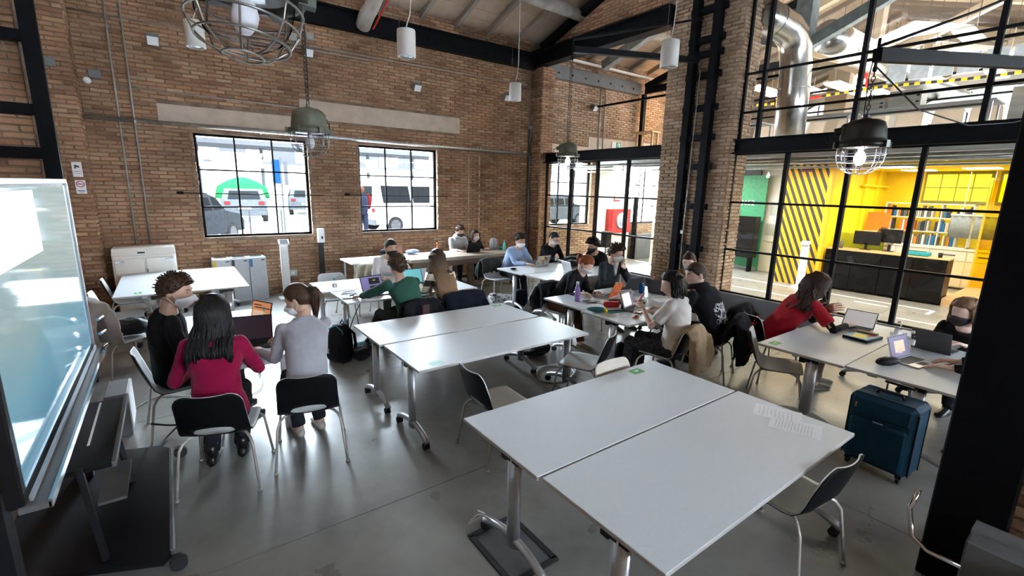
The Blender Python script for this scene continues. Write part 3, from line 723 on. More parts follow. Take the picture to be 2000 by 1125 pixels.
for k in range(3): MB().box((0,-.32+.32*k,.73),(2.95,.313,.07)).obj('plank',K['planktop'],t)
MB().box((0,-.44,.64),(2.85,.05,.13)).obj('apron',K['plank'],t); MB().box((0,.44,.64),(2.85,.05,.13)).obj('apron',K['plank'],t)
for x in (-1.2,0,1.2):
    for y in (-.4,.4): MB().box((x,y,.35),(.11,.11,.7)).obj('leg',K['plank'],t)
MB().box((0,-.4,.13),(2.5,.08,.07)).obj('stretcher',K['plank'],t); MB().box((0,.4,.13),(2.5,.08,.07)).obj('stretcher',K['plank'],t)
t=thing('work_table','white-topped table butted against the left end of the workbench','table',(3.35,9.45,0))
MB().box((0,0,.745),(1.15,.8,.03),bev=.003).obj('tabletop',K['lam'],t)
for x in (-.5,.5):
    for y in (-.33,.33): MB().cyl((x,y,0),(x,y,.73),.02,n=10).obj('leg',K['alu'],t)
# ---- pipes, conduits, boxes, signs
def pipe(nm,label,pts,r_,mk='galv',clips=()):
    pts=[Vector(p) for p in pts]; o=tag(MB().tube(pts,r_,10).obj(nm,K[mk]),label,'pipe')
    for c in clips: MB().tube([Vector(c)+Vector((-.03 if False else 0,0,0))+Vector((r_*1.5*math.cos(a),r_*1.5*math.sin(a) if False else 0,r_*1.5*math.sin(a))) for a in [PI*2*k/10 for k in range(10)]],.008,6,closed=True).obj('pipe_clip',K['galv'],o)
    return o
pipe('steel_pipe','thick galvanised pipe running across the brick wall over both windows',[(-.96,YW-.09,3.25),(8.17,YW-.09,3.2)],.036)
o=bpy.data.objects['steel_pipe']
for x in (-.3,1.6,3.2,4.6,6.6,8.0): MB().cyl((x-.012,YW-.09,3.235),(x+.012,YW-.09,3.235),.048,n=14).box((x,YW-.03,3.235),(.03,.1,.03)).obj('pipe_clip',K['galv'],o)
pipe('conduit','thin conduit ending above the left window',[(-.5,YW-.04,3.78),(2.5,YW-.04,3.75)],.012,'conduit')
for i,(x,b) in enumerate(((-.50,0),(-.30,0))):
    pipe('conduit',['left one of the two slim conduits down behind the cream cabinet','right one of the two slim conduits down behind the cream cabinet'][i],[(x,YW-.05,6.0),(x-.02,YW-.05,1.15)],.014,'conduit')
pipe('conduit','thin conduit high on the brick wall, upper of the pair',[(.2,YW-.05,4.92),(8.1,YW-.05,4.98)],.011,'conduit')
pipe('conduit','thin conduit high on the brick wall, lower of the pair',[(-1.0,YW-.05,4.84),(3.8,YW-.05,4.88)],.011,'conduit')
pipe('corner_pipe','dark vertical pipe in the corner beside the brick pier',[(8.22,YW-.08,0.1),(8.22,YW-.08,3.85)],.03,'greysteel')
MB().box((8.22,YW-.08,3.9),(.12,.1,.07)).obj('cap_box',K['conduit'],bpy.data.objects['corner_pipe'])
pipe('steel_pipe','bright conduit down the left pier beside the big screen',[(-.99,6.83,6.2),(-.99,6.83,0)],.022)
tag(MB().bx(-1.02,-.86,6.86,6.9,0,6.3).obj('plaster_strip',K['plaster']),'strip of rough plaster between the left black column and the conduit','strip')
for n_,(x,y,z,s,l) in enumerate(((-.74,YW-.06,3.92,.16,'grey junction box on the conduits at the left of the brick wall'),(-1.22,10.1,3.95,.16,'grey junction box on the left pilaster'),)):
    tag(MB().box((x,y,z),(s,.07,.13),bev=.008).obj('junction_box',K['boxgrey']),l,'box')
tag(MB().lathe([(0,0),(.05,0),(.05,.05),(.035,.075),(0,.08)],(-.84,YW-.1,3.80),16,M=Matrix.Rotation(R(90),3,'X')).obj('motion_sensor',K['white2']),'small white round sensor on the wall by the left pilaster','sensor')
def flood(x,z,l,Yp=YW,ry=0):
    t=thing('floodlight',l,'lamp',(x,Yp-.05,z)); MB().box((0,0,0),(.05,.1,.05)).obj('bracket',K['greysteel'],t)
    h=MB().box((0,-.12,-.05),(.17,.12,.16),M=Matrix.Rotation(R(35),3,'X')).obj('head',K['boxgrey'],t); MB().box((0,-.175,-.09),(.15,.01,.14),M=Matrix.Rotation(R(35),3,'X')).obj('glass_front',K['white2'],h)
flood(.08,4.62,'small floodlight at the top left of the brick wall'); flood(2.55,4.86,'small floodlight above the left window')
flood(4.85,4.52,'small dark floodlight high between the two windows'); flood(7.35,4.62,'small dark floodlight right of the white hanging lamps')
flood(10.55,4.72,'small floodlight on the brick wall beyond the corner pier')
for (x,z,l) in ((2.3,5.05,'upper grey junction box beside the lamp chain'),(2.62,5.12,'right grey junction box beside the lamp chain')): tag(MB().box((x,YW-.06,z),(.14,.08,.14),bev=.006).obj('junction_box',K['conduit']),l,'box')
def text(s,size,loc,rot,m,parent,ext=.0008,align='CENTER'):
    c=bpy.data.curves.new('lettering','FONT'); c.body=s; c.size=size; c.extrude=ext; c.align_x=align; c.align_y='CENTER'; c.resolution_u=2
    tmp=bpy.data.objects.new('tmp',c); COL.objects.link(tmp); dg=bpy.context.evaluated_depsgraph_get(); me=bpy.data.meshes.new_from_object(tmp.evaluated_get(dg)); bpy.data.objects.remove(tmp)
    me.name='lettering'; me.materials.clear(); me.materials.append(m); o=bpy.data.objects.new('lettering',me); COL.objects.link(o); o.parent=parent; o.location=loc; o.rotation_euler=rot; return o
Yp=10.16
t=thing('camera_notice','white camera surveillance notice, upper sign on the left pilaster','sign',(-1.1,Yp,2.40)); MB().box((0,0,0),(.12,.006,.23)).obj('plate',K['paper'],t)
MB().box((0,-.005,.05),(.06,.004,.025),M=Matrix.Rotation(.4,3,'Y')).box((-.02,-.005,.03),(.02,.004,.03)).box((0,-.005,-.03),(.09,.004,.006)).box((0,-.005,-.06),(.08,.004,.004)).obj('pictogram',K['blk'],t)
t=thing('no_smoking_sign','white no smoking sign with a red ring, lower sign on the pilaster','sign',(-1.09,Yp,2.14)); MB().box((0,0,0),(.125,.006,.23)).obj('plate',K['paper'],t)
rg=MB().tube([(.045*math.cos(a),-.006,.035+.045*math.sin(a)) for a in [2*PI*k/20 for k in range(20)]],.006,6,closed=True); rg.bar((-.032,-.006,.067),(.032,-.006,.003),.008,.004); rg.obj('red_ring',K['signr'],t)
MB().box((0,-.005,.035),(.06,.002,.01)).obj('cigarette',K['blk'],t)
MB().box((0,-.005,-.07),(.09,.003,.012)).box((0,-.005,-.09),(.06,.003,.006)).obj('print_line',K['blk'],t)
# ---- hanging lamps
def cyl_lamp(x,y,z,l,ceil_z=6.2):
    t=thing('cylinder_lamp',l,'lamp',(x,y,z),0,'white cylinder lamps')
    MB().lathe([(.0,.145),(.1,.145),(.104,.135),(.104,-.14),(.098,-.145),(.09,-.145),(.085,-.12),(.03,-.09),(0,-.09)],n=28).obj('body',K['lampw'],t)
    MB().lathe([(.088,-.128),(.05,-.1),(.03,-.112),(.028,-.135),(0,-.135)],n=20).obj('reflector',K['chrome'],t)
    s=.25; MB().tube([(0,0,.14),(.01,0,.2),(.06,.02,.32),(.075,.02,.5),(.078,.02,ceil_z-z)],.006,6).obj('cable',K['cable'],t)
    MB().tube([(-.08,0,.14),(-.08,0,ceil_z-z)],.002,4).obj('suspension_wire',K['wire'],t)
cyl_lamp(2.40,5.42,3.85,'white cylinder lamp hanging over the middle of the room',7.55)
cyl_lamp(5.15,7.05,3.92,'white cylinder lamp near the corner of the brick wall',7.0)
cyl_lamp(4.98,3.74,3.85,'white cylinder lamp in front of the middle brick pier',7.0)
cyl_lamp(.47,7.15,3.97,'white cylinder lamp behind the large caged lamp',7.0)
cyl_lamp(11.3,8.3,4.6,'white cylinder lamp seen beyond the middle pier',6.8)
def caged(x,y,z,l,top,tilt=0,sc=1,lit=None,mk='olive',wirek='wire',rz=0):
    t=thing('pendant_lamp',l,'lamp',(x,y,z),rz,'caged industrial pendant lamps'); t.scale=(sc,sc,sc); t.rotation_euler=(0,R(tilt),rz)
    b=MB().lathe([(0,.20),(.03,.20),(.045,.19),(.09,.185),(.125,.165),(.14,.12),(.148,.05),(.152,.02),(.172,.02),(.175,0),(.172,-.02),(.15,-.02),(.14,-.01),(0,-.005)],n=32)
    for k in range(6): a=k*PI/3+.3; b.box((.17*math.cos(a),.17*math.sin(a),0),(.05,.035,.05),rz=a)
    b.box((.10,0,.10),(.10,.12,.12),bev=.01); b.cyl((.1,0,.12),(.19,0,.10),.03,n=12); b.cyl((0,0,.19),(0,0,.225),.016,n=10)
    bd=b.obj('housing',K[mk],t)
    MB().tube([(.19,0,.10),(.23,0,.09),(.235,0,.04),(.21,0,0),(.16,.03,.0)],.006,6).obj('cable',K['rubber'],bd)
    g=MB().lathe([(.134,-.01),(.136,-.06),(.128,-.11),(.105,-.155),(.07,-.18),(.03,-.19),(0,-.192)],n=32).obj('glass_bowl',K['lglass'],t)
    MB().lathe([(0,-.01),(.12,-.012),(.12,-.016),(0,-.02)],n=24).obj('reflector_disc',K['galv'],t)
    MB().lathe([(0,-.15),(.02,-.146),(.036,-.12),(.04,-.095),(.03,-.06),(.018,-.045),(.018,-.02),(0,-.02)],n=16).obj('bulb',K[lit] if lit else K['white2'],t)
    w=MB()
    cage=[(.155,-.02),(.158,-.07),(.15,-.125),(.128,-.17),(.092,-.2),(.055,-.212)]
    for k in range(8):
        a=2*PI*k/8; w.tube([(r_*math.cos(a),r_*math.sin(a),q) for r_,q in cage],.0032,6)
    for r_,q in ((.161,-.07),(.152,-.125),(.128,-.175),(.055,-.214)): w.tube([(r_*math.cos(2*PI*k/28),r_*math.sin(2*PI*k/28),q) for k in range(28)],.0035,6,closed=True)
    w.obj('wire_guard',K[wirek],t)
    c=MB(); zz=.225; n=0; H_=(top-z)/sc
    while zz<H_:
        P_=[]
        for k in range(12):
            a=2*PI*k/12; u=.0125*math.cos(a); v=.021*math.sin(a); P_.append((u if n%2 else 0,0 if n%2 else u,zz+.018+v))
        c.tube(P_,.0038,5,closed=True); zz+=.034; n+=1
    c.obj('chain',K['chain'],t)
    MB().tube([(.02,.01,.2),(.03,.012,.5),(.022,.012,H_)],.004,5).obj('power_cable',K['rubber'],t)
    return t
caged(.24,1.62,2.80,'large caged glass lamp close to the camera at the top',4.2,tilt=8,sc=.94,rz=.6)
caged(1.08,4.55,2.71,'unlit olive caged lamp hanging by the left window',7.2,rz=.5)
caged(5.26,5.73,2.80,'lit caged lamp over the students by the corner',4.28,lit='bulb',rz=2.4)
caged(4.61,1.52,2.66,'lit caged lamp in front of the right glass wall',3.28,lit='bulb',rz=2.0,sc=1.05,mk='chain',wirek='white2')
caged(11.6,7.6,2.72,'orange caged lamp hanging beyond the glass door',3.3,lit='bulbw',mk='yel',wirek='yel')
pl_=point('lamp_light',(5.26,5.73,2.69),22,(.92,.96,1),.04); point('lamp_light',(4.61,1.52,2.55),22,(.92,.96,1),.04); point('lamp_light',(11.6,7.6,2.6),20,(1,.65,.3),.04)
t=thing('jib_arm','black steel arm from the middle pier holding the lit lamp','arm',(0,0,0)); MB().bar((8.15,5.50,4.64),(5.26,5.73,4.36),.09,.09).obj('beam',K['steel'],t); MB().cyl((5.26,5.73,4.2),(5.26,5.73,4.55),.012,n=8).obj('hanger_bolt',K['steel'],t); MB().bar((5.26,5.73,4.5),(8.2,5.5,5.35),.03,.03).obj('stay',K['steel'],t)
t=thing('jib_arm','black steel arm at the right edge holding the lit lamp','arm',(0,0,0)); MB().bar((3.48,.40,3.02) if False else (6.6,1.05,3.52),(4.61,1.52,3.34),.07,.10).obj('beam',K['steel'],t); MB().cyl((4.61,1.52,3.22),(4.61,1.52,3.46),.012,n=8).obj('hanger_bolt',K['steel'],t)
MB().bar((6.6,1.05,3.52),(8.48,.7,3.7),.07,.10).obj('beam',K['steel'],t); MB().tube([(4.61,1.52,3.4),(5.6,1.2,3.78),(6.9,.9,4.3)],.012,6).obj('stay',K['steel'],t)
MB().tube([(4.61,1.52,3.26),(5.2,1.35,2.98),(5.9,1.15,2.9),(6.8,1.0,3.0),(8.4,.7,3.3)],.006,6).obj('cable',K['rubber'],t)
pipe('conduit','white conduit with a round box down the black ladder',[(8.15,5.42,4.5),(8.15,5.45,1.55),(8.15,5.45,.0)],.011,'conduit')
MB().box((8.13,5.45,1.5),(.06,.07,.08),bev=.01).obj('camera_box',K['conduit'],bpy.data.objects['conduit.005'] if 'conduit.005' in bpy.data.objects else None)
for (y0,x0) in ((3.45,3.0),): pass
# ---- floor mat plate, corner box and stool at the right edge
t=thing('floor_plate','black-rimmed floor plate under the foot of the front desk','plate',(1.55,2.05,0))
MB().box((0,0,.004),(.30,.44,.008)).obj('plate',K['greysteel'],t)
m=MB()
for (x,y,a,b) in ((0,-.23,.36,.035),(0,.23,.36,.035),(-.165,0,.035,.46),(.165,0,.035,.46)): m.box((x,y,.008),(a,b,.016))
m.obj('rim',K['rubber'],t)
t=thing('storage_box','dark grey box with a pale lid at the bottom right corner','box',(3.36,-.02,0),0)
MB().box((0,0,.24),(.24,.62,.48),bev=.01).obj('body',K['greysteel'],t); MB().box((.06,0,.485),(.12,.62,.02)).obj('lid',K['alu'],t)
t=thing('grab_rail','chrome rail bent around the foot of the right black post','rail',(0,0,0)); MB().tube([(3.30,.52,.62),(3.28,.54,.50),(3.25,.50,.36),(3.22,.42,.33),(3.22,.28,.33)],.013,10).obj('tube',K['chrome'],t)
t=thing('bar_stool','black round stool with a chrome ring at the right edge','stool',(3.1,-.32,0))
MB().lathe([(0,.5),(.17,.5),(.18,.52),(.17,.56),(0,.57)],n=28).obj('seat',K['blackp'],t); MB().tube([(.182*math.cos(2*PI*k/28),.182*math.sin(2*PI*k/28),.52) for k in range(28)],.008,8,closed=True).obj('chrome_ring',K['chrome'],t)
MB().cyl((0,0,.02),(0,0,.5),.025).lathe([(0,0),(.2,0),(.2,.01),(.03,.04),(0,.04)],n=24).obj('base',K['chrome'],t)
t=thing('pipe_fitting','clear and chrome pipe fitting near the right edge','fitting',(3.47,-.12,0)); MB().cyl((0,0,.5),(0,0,1.05),.012).obj('pipe',K['chrome'],t); MB().ell((0,0,.78),(.045,.045,.045)).ell((-.05,.02,.80),(.035,.03,.03)).ell((0,0,.87),(.04,.04,.04)).obj('valve',K['chrome'],t)
def cable(l,pts,r_=.005,mk='cable',n=60,cat='cable'):
    # smooth catmull-rom
    P_=[Vector(p) for p in pts]; out=[]
    for i in range(len(P_)-1):
        a=P_[max(0,i-1)];b=P_[i];c=P_[i+1];d=P_[min(len(P_)-1,i+2)]
        for k in range(8):
            t=k/8; out.append(.5*((2*b)+(c-a)*t+(2*a-5*b+4*c-d)*t*t+(3*b-a-3*c+d)*t**3))
    out.append(P_[-1]); return tag(MB().tube(out,r_,6).obj('power_cable' if cat=='cable' else 'strap',K[mk]),l,cat)
cable('white cable coiled on the floor behind the magenta top woman',[(-.55,5.6,.01),(-.3,5.9,.01),(.0,5.7,.01),(.25,5.45,.01),(.5,5.6,.01),(.35,5.95,.01),(.05,5.9,.01),(.0,5.6,.01),(.3,5.35,.01),(.6,5.5,.01),(.7,5.9,.01)])
cable('dark cable looping behind the tray of the display stand',[(-.3,4.6,.02),(-.22,4.85,.02),(-.1,4.95,.08),(-.05,4.8,.15),(-.15,4.65,.2),(-.3,4.55,.3)],.008,'rubber')
cable('grey cable wound round the foot of the front desk',[(1.45,2.3,.16),(1.52,2.33,.08),(1.47,2.38,.02),(1.40,2.33,.06),(1.43,2.25,.17),(1.5,2.2,.12)],.006)
cable('cable coil on the floor below the middle pair of desks',[(3.45,4.2,.01),(3.7,4.35,.01),(3.95,4.2,.01),(3.9,3.95,.01),(3.6,3.85,.01),(3.4,4.0,.01),(3.55,4.25,.02),(3.85,4.3,.02),(4.0,4.05,.02),(3.75,3.85,.02)],.009)
cable('black cable hanging from the table left of the green jumper man',[(1.95,6.1,.7),(1.85,6.15,.45),(1.75,6.1,.2),(1.72,6.0,.02),(1.6,5.8,.01)],.006,'rubber')
# ================================================================= street outside
K.update(asph=mat('pale_concrete_yard',(0.4500,0.4500,0.4400),.95,var=.1,scale=1,spec=0), bld=mat('pale_building_render',(0.3000,0.2900,0.2700),.95,var=.2,scale=.6,spec=0), carg=mat('grey_car_paint',(0.0108,0.0120,0.0144),.9,var=.1,spec=0), cars=mat('dark_silver_car_paint',(0.0168,0.0180,0.0192),.9,var=.2,spec=0), card=mat('black_car_paint',(0.0084,0.0091,0.0101),.9,var=.2,spec=0), vanw=mat('white_van_paint',(0.5000,0.5000,0.5000),.6,var=.03,spec=0), carglass=mat('car_glass',(0.0067,0.0072,0.0077),.9,spec=0), tyre=mat('tyre',(0.0072,0.0072,0.0072),.9,spec=0), hub=mat('wheel_rim',(0.0216,0.0216,0.0228),.6,spec=0), lightr=mat('tail_light',(0.0288,0.0048,0.0048),.6,spec=0), tarp=mat('green_tarp',(0.0036,0.0288,0.0096),.9,bump=.2,spec=0), canopy=mat('dark_grey_canopy',(0.021,0.0215,0.023),.9,spec=0), signb=mat('blue_sign',(0.0024,0.0120,0.0336),.9,spec=0), pavm=mat('street_kerb',(0.0480,0.0480,0.0480),.9,spec=0), navy=mat('navy_cloth',(0.0060,0.0072,0.0120),.9,spec=0), redc=mat('red_cloth',(0.0336,0.0036,0.0036),.9,spec=0), skin=mat('skin',(0.0312,0.0144,0.0096),.9,var=.06,scale=20,spec=0))  # asph is the plain pale colour of the yard concrete
GZ=.55
g=MB().bx(-25,45,11.05,80,GZ-.3,GZ).obj('street_ground',K['asph']); g['kind']='structure'
def car(x,y,rz,mk,l,van=False,L=4.1,W=1.75,Hh=1.45):
    t=thing('van' if van else 'car',l,'van' if van else 'car',(x,y,GZ),R(rz))
    if van: prof_=[(-L/2,.35),(-L/2,1.1),(-L/2+.08,1.85),(-L/2+.25,1.95),(L/2-1.35,1.95),(L/2-1.1,1.85),(L/2-.55,1.15),(L/2-.1,.95),(L/2,.7),(L/2,.35)]
    else: prof_=[(-L/2,.35),(-L/2,.75),(-L/2+.1,.98),(-L/2+.45,1.36),(-L/2+.8,Hh),(.3,Hh-.02),(.75,1.3),(L/2-1.05,.95),(L/2-.2,.82),(L/2,.62),(L/2,.35)]
    rings=[]
    for s,q,zz in ((-1,.80,0),(-1,.97,0),(-.99,1,0),(.99,1,0),(1,.97,0),(1,.80,0)):
        k={-1:W/2,1:W/2}.get(1)
        yv=s*W/2*(1 if abs(s)==1 else 1)
        rings.append([(a,yv*(1 if b<1 else 1-.18*(b-1)/.5) if True else yv,(b if q==1 else .35+(b-.35)*q)) for a,b in prof_])
    m=MB(); n=len(prof_)
    S=[[(a,s*W/2*(1-(.16*(b-.95)/.5 if b>.95 else 0)),b) for a,b in prof_] for s in (-1,1)]
    m.loft(S,sm=False); o=m.obj('body',K[mk],t); recalc(o.data)
    w=MB()
    top=1.85 if van else Hh
    for s in (-1,1):
        yy=lambda b: s*(W/2*(1-(.16*(b-.95)/.5 if b>.95 else 0))+.004)
        segs=[(-L/2+.35,-.35),(-.27,.35),(.45,L/2-1.3)] if not van else [(-L/2+.3,-.95),(-.85,.3),(.4,L/2-1.25)]
        for (a,b_) in segs:
            z0,z1=(1.0,1.32) if not van else (1.1,1.72)
            cut=.12 if a==segs[0][0] and not van else 0
            e=.22 if b_==segs[-1][1] else 0
            w.add([(a+ (0 if not cut else 0),yy(z0),z0),(b_+e,yy(z0),z0),(b_-(.12 if e else 0),yy(z1),z1),(a+cut*2,yy(z1),z1)],[(0,1,2,3),(3,2,1,0)])
    if van: w.add([(-L/2-.005,-.65,1.15),(-L/2-.005,.65,1.15),(-L/2+.055,.6,1.7),(-L/2+.055,-.6,1.7)],[(0,1,2,3),(3,2,1,0)]); w.add([(L/2-.56,-.72,1.19),(L/2-.56,.72,1.19),(L/2-1.06,.62,1.8),(L/2-1.06,-.62,1.8)],[(0,1,2,3),(3,2,1,0)])
    else: w.add([(-L/2+.10,-.62,1.02),(-L/2+.10,.62,1.02),(-L/2+.42,.55,1.36),(-L/2+.42,-.55,1.36)],[(0,1,2,3),(3,2,1,0)]); w.add([(L/2-1.0,-.7,.99),(L/2-1.0,.7,.99),(.80,.58,1.3),(.80,-.58,1.3)],[(0,1,2,3),(3,2,1,0)])
    w.obj('side_windows',K['carglass'],t)
    for sx in (-1,1):
        for s in (-1,1):
            q=MB().cyl((sx*(L/2-.75),s*(W/2-.2),.31),(sx*(L/2-.75),s*(W/2+.01),.31),.31,n=20).obj('wheel',K['tyre'],t)
            MB().cyl((sx*(L/2-.75),s*(W/2-.05),.31),(sx*(L/2-.75),s*(W/2+.02),.31),.2,n=16).obj('rim',K['hub'],q)
    for s in (-1,1): MB().box((-L/2,s*(W/2-.22),.85),(.03,.22,.14)).obj('tail_light',K['lightr'],t)
    MB().box((-L/2-.01,0,.65),(.02,.5,.11)).obj('number_plate',K['vanw'],t)
    MB().box((-L/2,0,.42),(.08,W*.96,.2)).obj('bumper',K['cars'] if not van else K['canopy'],t)
    return t
car(2.95,25.5,83,'cars','silver hatchback seen from behind through the left window')
car(.0,14.6,60,'card','dark car at the lower left of the left window')
car(8.2,17.6,8,'vanw','white van filling the bottom of the right window',van=True,L=4.8,W=1.9)
car(14.8,17.5,5,'cars','silver car seen through the glass door window',L=4.3)
car(18.2,21,12,'card','dark blue car beyond the far street window')
car(9.5,27,0,'carg','grey parked car far behind the white van')
car(6.6,30,80,'cars','pale car parked far off at the right of the left window')
t=thing('green_tarp','green cover lying over something behind the silver hatchback','cover',(3.3,29,GZ)); MB().loft([[(1.3*math.cos(2*PI*k/14)*s,1.0*math.sin(2*PI*k/14)*s,z) for k in range(14)] for s,z in ((1,.9),(.9,1.5),(.55,1.8),(.15,2.0))]).obj('cloth',K['tarp'],t); MB().bx(-1,1,-.8,.8,0,.95).obj('crate',K['canopy'],t)
t=thing('sign_pylon','blue sign on a tall pole in the yard','sign',(3.25,18,GZ)); MB().cyl((0,0,0),(0,0,2.6),.035).obj('pole',K['canopy'],t); MB().box((-.12,0,2.1),(.30,.05,.8)).obj('blue_panel',K['signb'],t); MB().box((.16,0,2.05),(.12,.06,.8)).obj('grey_panel',K['canopy'],t)
t=thing('station_canopy','long grey canopy across the far side of the yard','canopy',(14,40,GZ)); MB().box((0,0,4.4),(26,5,.3)).obj('roof',K['canopy'],t)
for k in range(7): MB().cyl((-12+k*4,0,0),(-12+k*4,0,4.3),.12,n=10).obj('post',K['canopy'],t)
MB().box((0,-2.6,3.1),(26,.2,.15)).obj('gutter_rail',K['canopy'],t)
t=thing('street_building','pale building with a column at the left of the yard','building',(-8.5,30,GZ)); MB().bx(-8,8.6,0,8,0,14).obj('wall',K['bld'],t); MB().bx(8.0,8.7,-.6,0,0,14).obj('column',K['bld'],t)
for k in range(3): MB().bx(5.2,7.2,-.04,.02,1+k*3.2,3+k*3.2).obj('window',K['carglass'],t)
t=thing('terrace_building','long low pale building far behind the cars','building',(20,48,GZ)); MB().bx(-22,30,0,8,0,7).obj('wall',K['bld'],t)
for k in range(12): MB().bx(-20+k*4,-18+k*4,-.05,.02,3.5,5.3).obj('window',K['canopy'],t)
for k in range(4):
    tag(MB().cyl((.2+k*.9,16.5,GZ),(.2+k*.9,16.5,GZ+.9),.03,n=8).obj('bollard',K['canopy']),'thin metal bollard in the yard outside the left window','bollard','bollards in the yard')
t=thing('person','passer-by in dark clothes seen in the right window corner','person',(4.98,14.9,GZ))
m=MB().loft([[(r_*math.cos(2*PI*k/12),r_*.7*math.sin(2*PI*k/12),z) for k in range(12)] for r_,z in ((.15,.8),(.19,1.0),(.2,1.3),(.12,1.42),(.06,1.46))]); m.obj('jacket',K['navy'],t); MB().ell((0,0,1.58),(.085,.1,.12)).obj('head',K['skin'],t)
for s in (-1,1): MB().cyl((s*.08,0,0),(s*.09,0,.85),.06,.09).obj('leg',K['navy'],t)
MB().ell((.22,.05,1.2),(.1,.1,.25)).obj('red_sleeve',K['redc'],t)
# ================================================================= hall beyond the glass
def stripemat(name,c0,c1,per,slope,axis='Y'):
    m=mat(name,c0,.5,var=.05); nt=m.node_tree; N=nt.nodes; L=nt.links; b=N['Principled BSDF']
    g=N.new('ShaderNodeNewGeometry'); s=N.new('ShaderNodeSeparateXYZ'); L.new(g.outputs['Position'],s.inputs[0])
    a=N.new('ShaderNodeMath'); a.operation='MULTIPLY_ADD'; a.inputs[1].default_value=-1/slope; L.new(s.outputs['Z'],a.inputs[0]); L.new(s.outputs[axis],a.inputs[2])
    d=N.new('ShaderNodeMath'); d.operation='DIVIDE'; d.inputs[1].default_value=per; L.new(a.outputs[0],d.inputs[0])
    f=N.new('ShaderNodeMath'); f.operation='FRACT'; L.new(d.outputs[0],f.inputs[0]); q=N.new('ShaderNodeMath'); q.operation='GREATER_THAN'; q.inputs[1].default_value=.52; L.new(f.outputs[0],q.inputs[0])
    x=N.new('ShaderNodeMix'); x.data_type='RGBA'; x.inputs[6].default_value=(*c0,1); x.inputs[7].default_value=(*c1,1); L.new(q.outputs[0],x.inputs[0]); L.new(x.outputs[2],b.inputs['Base Color']); return m
K.update(stripe=stripemat('hazard_striped_wall',(.90,.46,.01),(.045,.045,.05),.158,2.25), counter=mat('black_counter_panel',(.006,.006,.006),.35,var=.2,spec=.12), woodp=mat('warm_wood_panel',(.62,.40,.20),.45,var=.1,stretch=(1,.2,1)),
 cont=mat('green_container_steel',(.03,.26,.12),.5,var=.15), duct=mat('spiral_duct_metal',(.62,.61,.60),.26,metal=1,var=.1,scale=8), peach=mat('pale_cupboard_front',(.85,.72,.52),.5,var=.03), greyc=mat('blue_grey_curtain',(.26,.30,.36),.8,var=.15), orange=mat('orange_board',(.85,.22,.01),.6), lime=mat('lime_desk_screen',(.42,.48,.02),.6),
 panel=mat('ceiling_light_panel',(1,1,1),.5,emit=(1,.96,.9),estr=9), filmwin=mat('yellow_film_window',(.9,.75,.02),.4,emit=(1,.80,.02),estr=1.5), skywin=mat('bright_arched_pane',(.9,.95,1),.3,emit=(.88,.95,1),estr=2.2), beige=mat('beige_wall',(.66,.55,.42),.8,var=.06,scale=2), crate=mat('pale_crate_wood',(.42,.40,.36),.7,var=.2,stretch=(1,.2,1)), crateb=mat('brown_crate_lid',(.30,.19,.11),.7), red=mat('red_enamel',(.62,.02,.02),.35,var=.05), teal=mat('teal_case',(.02,.30,.38),.4))
wh=struct(MB().bx(14.3,14.45,5.75,YW,0,3),'wall_hall_left',K['white']); 
wn=struct(MB().bx(11.05,12.6,YW-.08,YW+.01,0,3.12),'wall_hall_back',K['white'])
MB().bx(11.05,12.6,YW-.09,YW-.08,.9,.905).obj('wall_joint',K['greysteel'],wn)
ws=struct(MB().bx(12.9,13.0,4.80,5.75,0,3),'wall_striped',K['stripe']); MB().bx(12.86,13.04,4.72,4.80,0,3).obj('edge_post',K['yel'],ws); MB().bx(12.895,12.9,5.2,5.45,2.83,2.92).obj('exit_plate',mat('dark_red_sign',(.18,.03,.03),.4),ws)
wy=MB().bx(17,17.12,-2,4.95,0,3).bx(13,17.1,4.85,4.97,0,3); wy=struct(wy,'wall_yellow',K['yellow'])
for x in (14.2,15.3,16.2): MB().bx(x,x+.12,4.78,4.85,0,3).obj('pilaster',K['yellow'],wy)
MB().cyl((15.0,4.76,2.55),(17,4.76,2.55),.03,n=8).obj('pipe',K['yellow'],wy)
cy=struct(MB().bx(13.0,17.1,-2,4.9,2.97,3.0),'ceiling_yellow_room',K['yellow'])
for (x,y) in ((14.2,3.9),(15.4,2.6),(16.0,3.9)): MB().bx(x-.3,x+.3,y-.3,y+.3,2.955,2.97).obj('light_panel',K['panel'],cy)
area('yellow_room_fill',(14.9,3.0,2.9),(0,0,0),2.4,2.6,62,(1,.93,.75))  # added area lamp that strengthens the ceiling panels
sl=struct(MB().bx(10.9,24,-4,10.5,3.0,3.2),'ceiling_mezzanine',K['greysteel']); MB().bx(10.86,10.9,-4,10.5,2.95,3.22).obj('slab_edge',K['alu'],sl)
for y in (9.2,6.9,4.6,2.3,.2): MB().cyl((10.0,y,2.9),(10.9,y,2.9),.015,n=6).obj('hanger',K['galv'],sl)
for i,(x,z,r_) in enumerate(((9.6,2.86,.035),(9.9,2.93,.05),(10.3,2.8,.02))): pipe('ceiling_pipe',['slim grey pipe under the mezzanine edge','thicker grey pipe under the mezzanine edge','thin bright conduit under the mezzanine'][i],[(x,-2,z),(x,10.3,z)],r_,'galv' if i!=1 else 'conduit')
area('hall_fill',(12.0,8.3,2.9),(0,0,0),1.6,3,330,(1,.95,.88)); area('hall_fill',(11.4,3.4,2.9),(0,0,0),2.0,5.5,330,(1,.85,.62))  # added area lamps that brighten the ground hall, no fixtures modelled
# floor markings
for (a,b) in (((12.45,10.0),(12.42,2.35)),((11.28,10.0),(11.2,4.6)),((12.42,2.35),(11.95,2.35)),((11.05,2.6),(11.05,1.0)),((12.0,3.6),(12.0,3.0))):
    tag(MB().bar((a[0],a[1],.003),(b[0],b[1],.003),.06,.004).obj('floor_line',K['paper']),'white line painted on the concrete floor beyond the glass','marking','white floor lines in the hall')
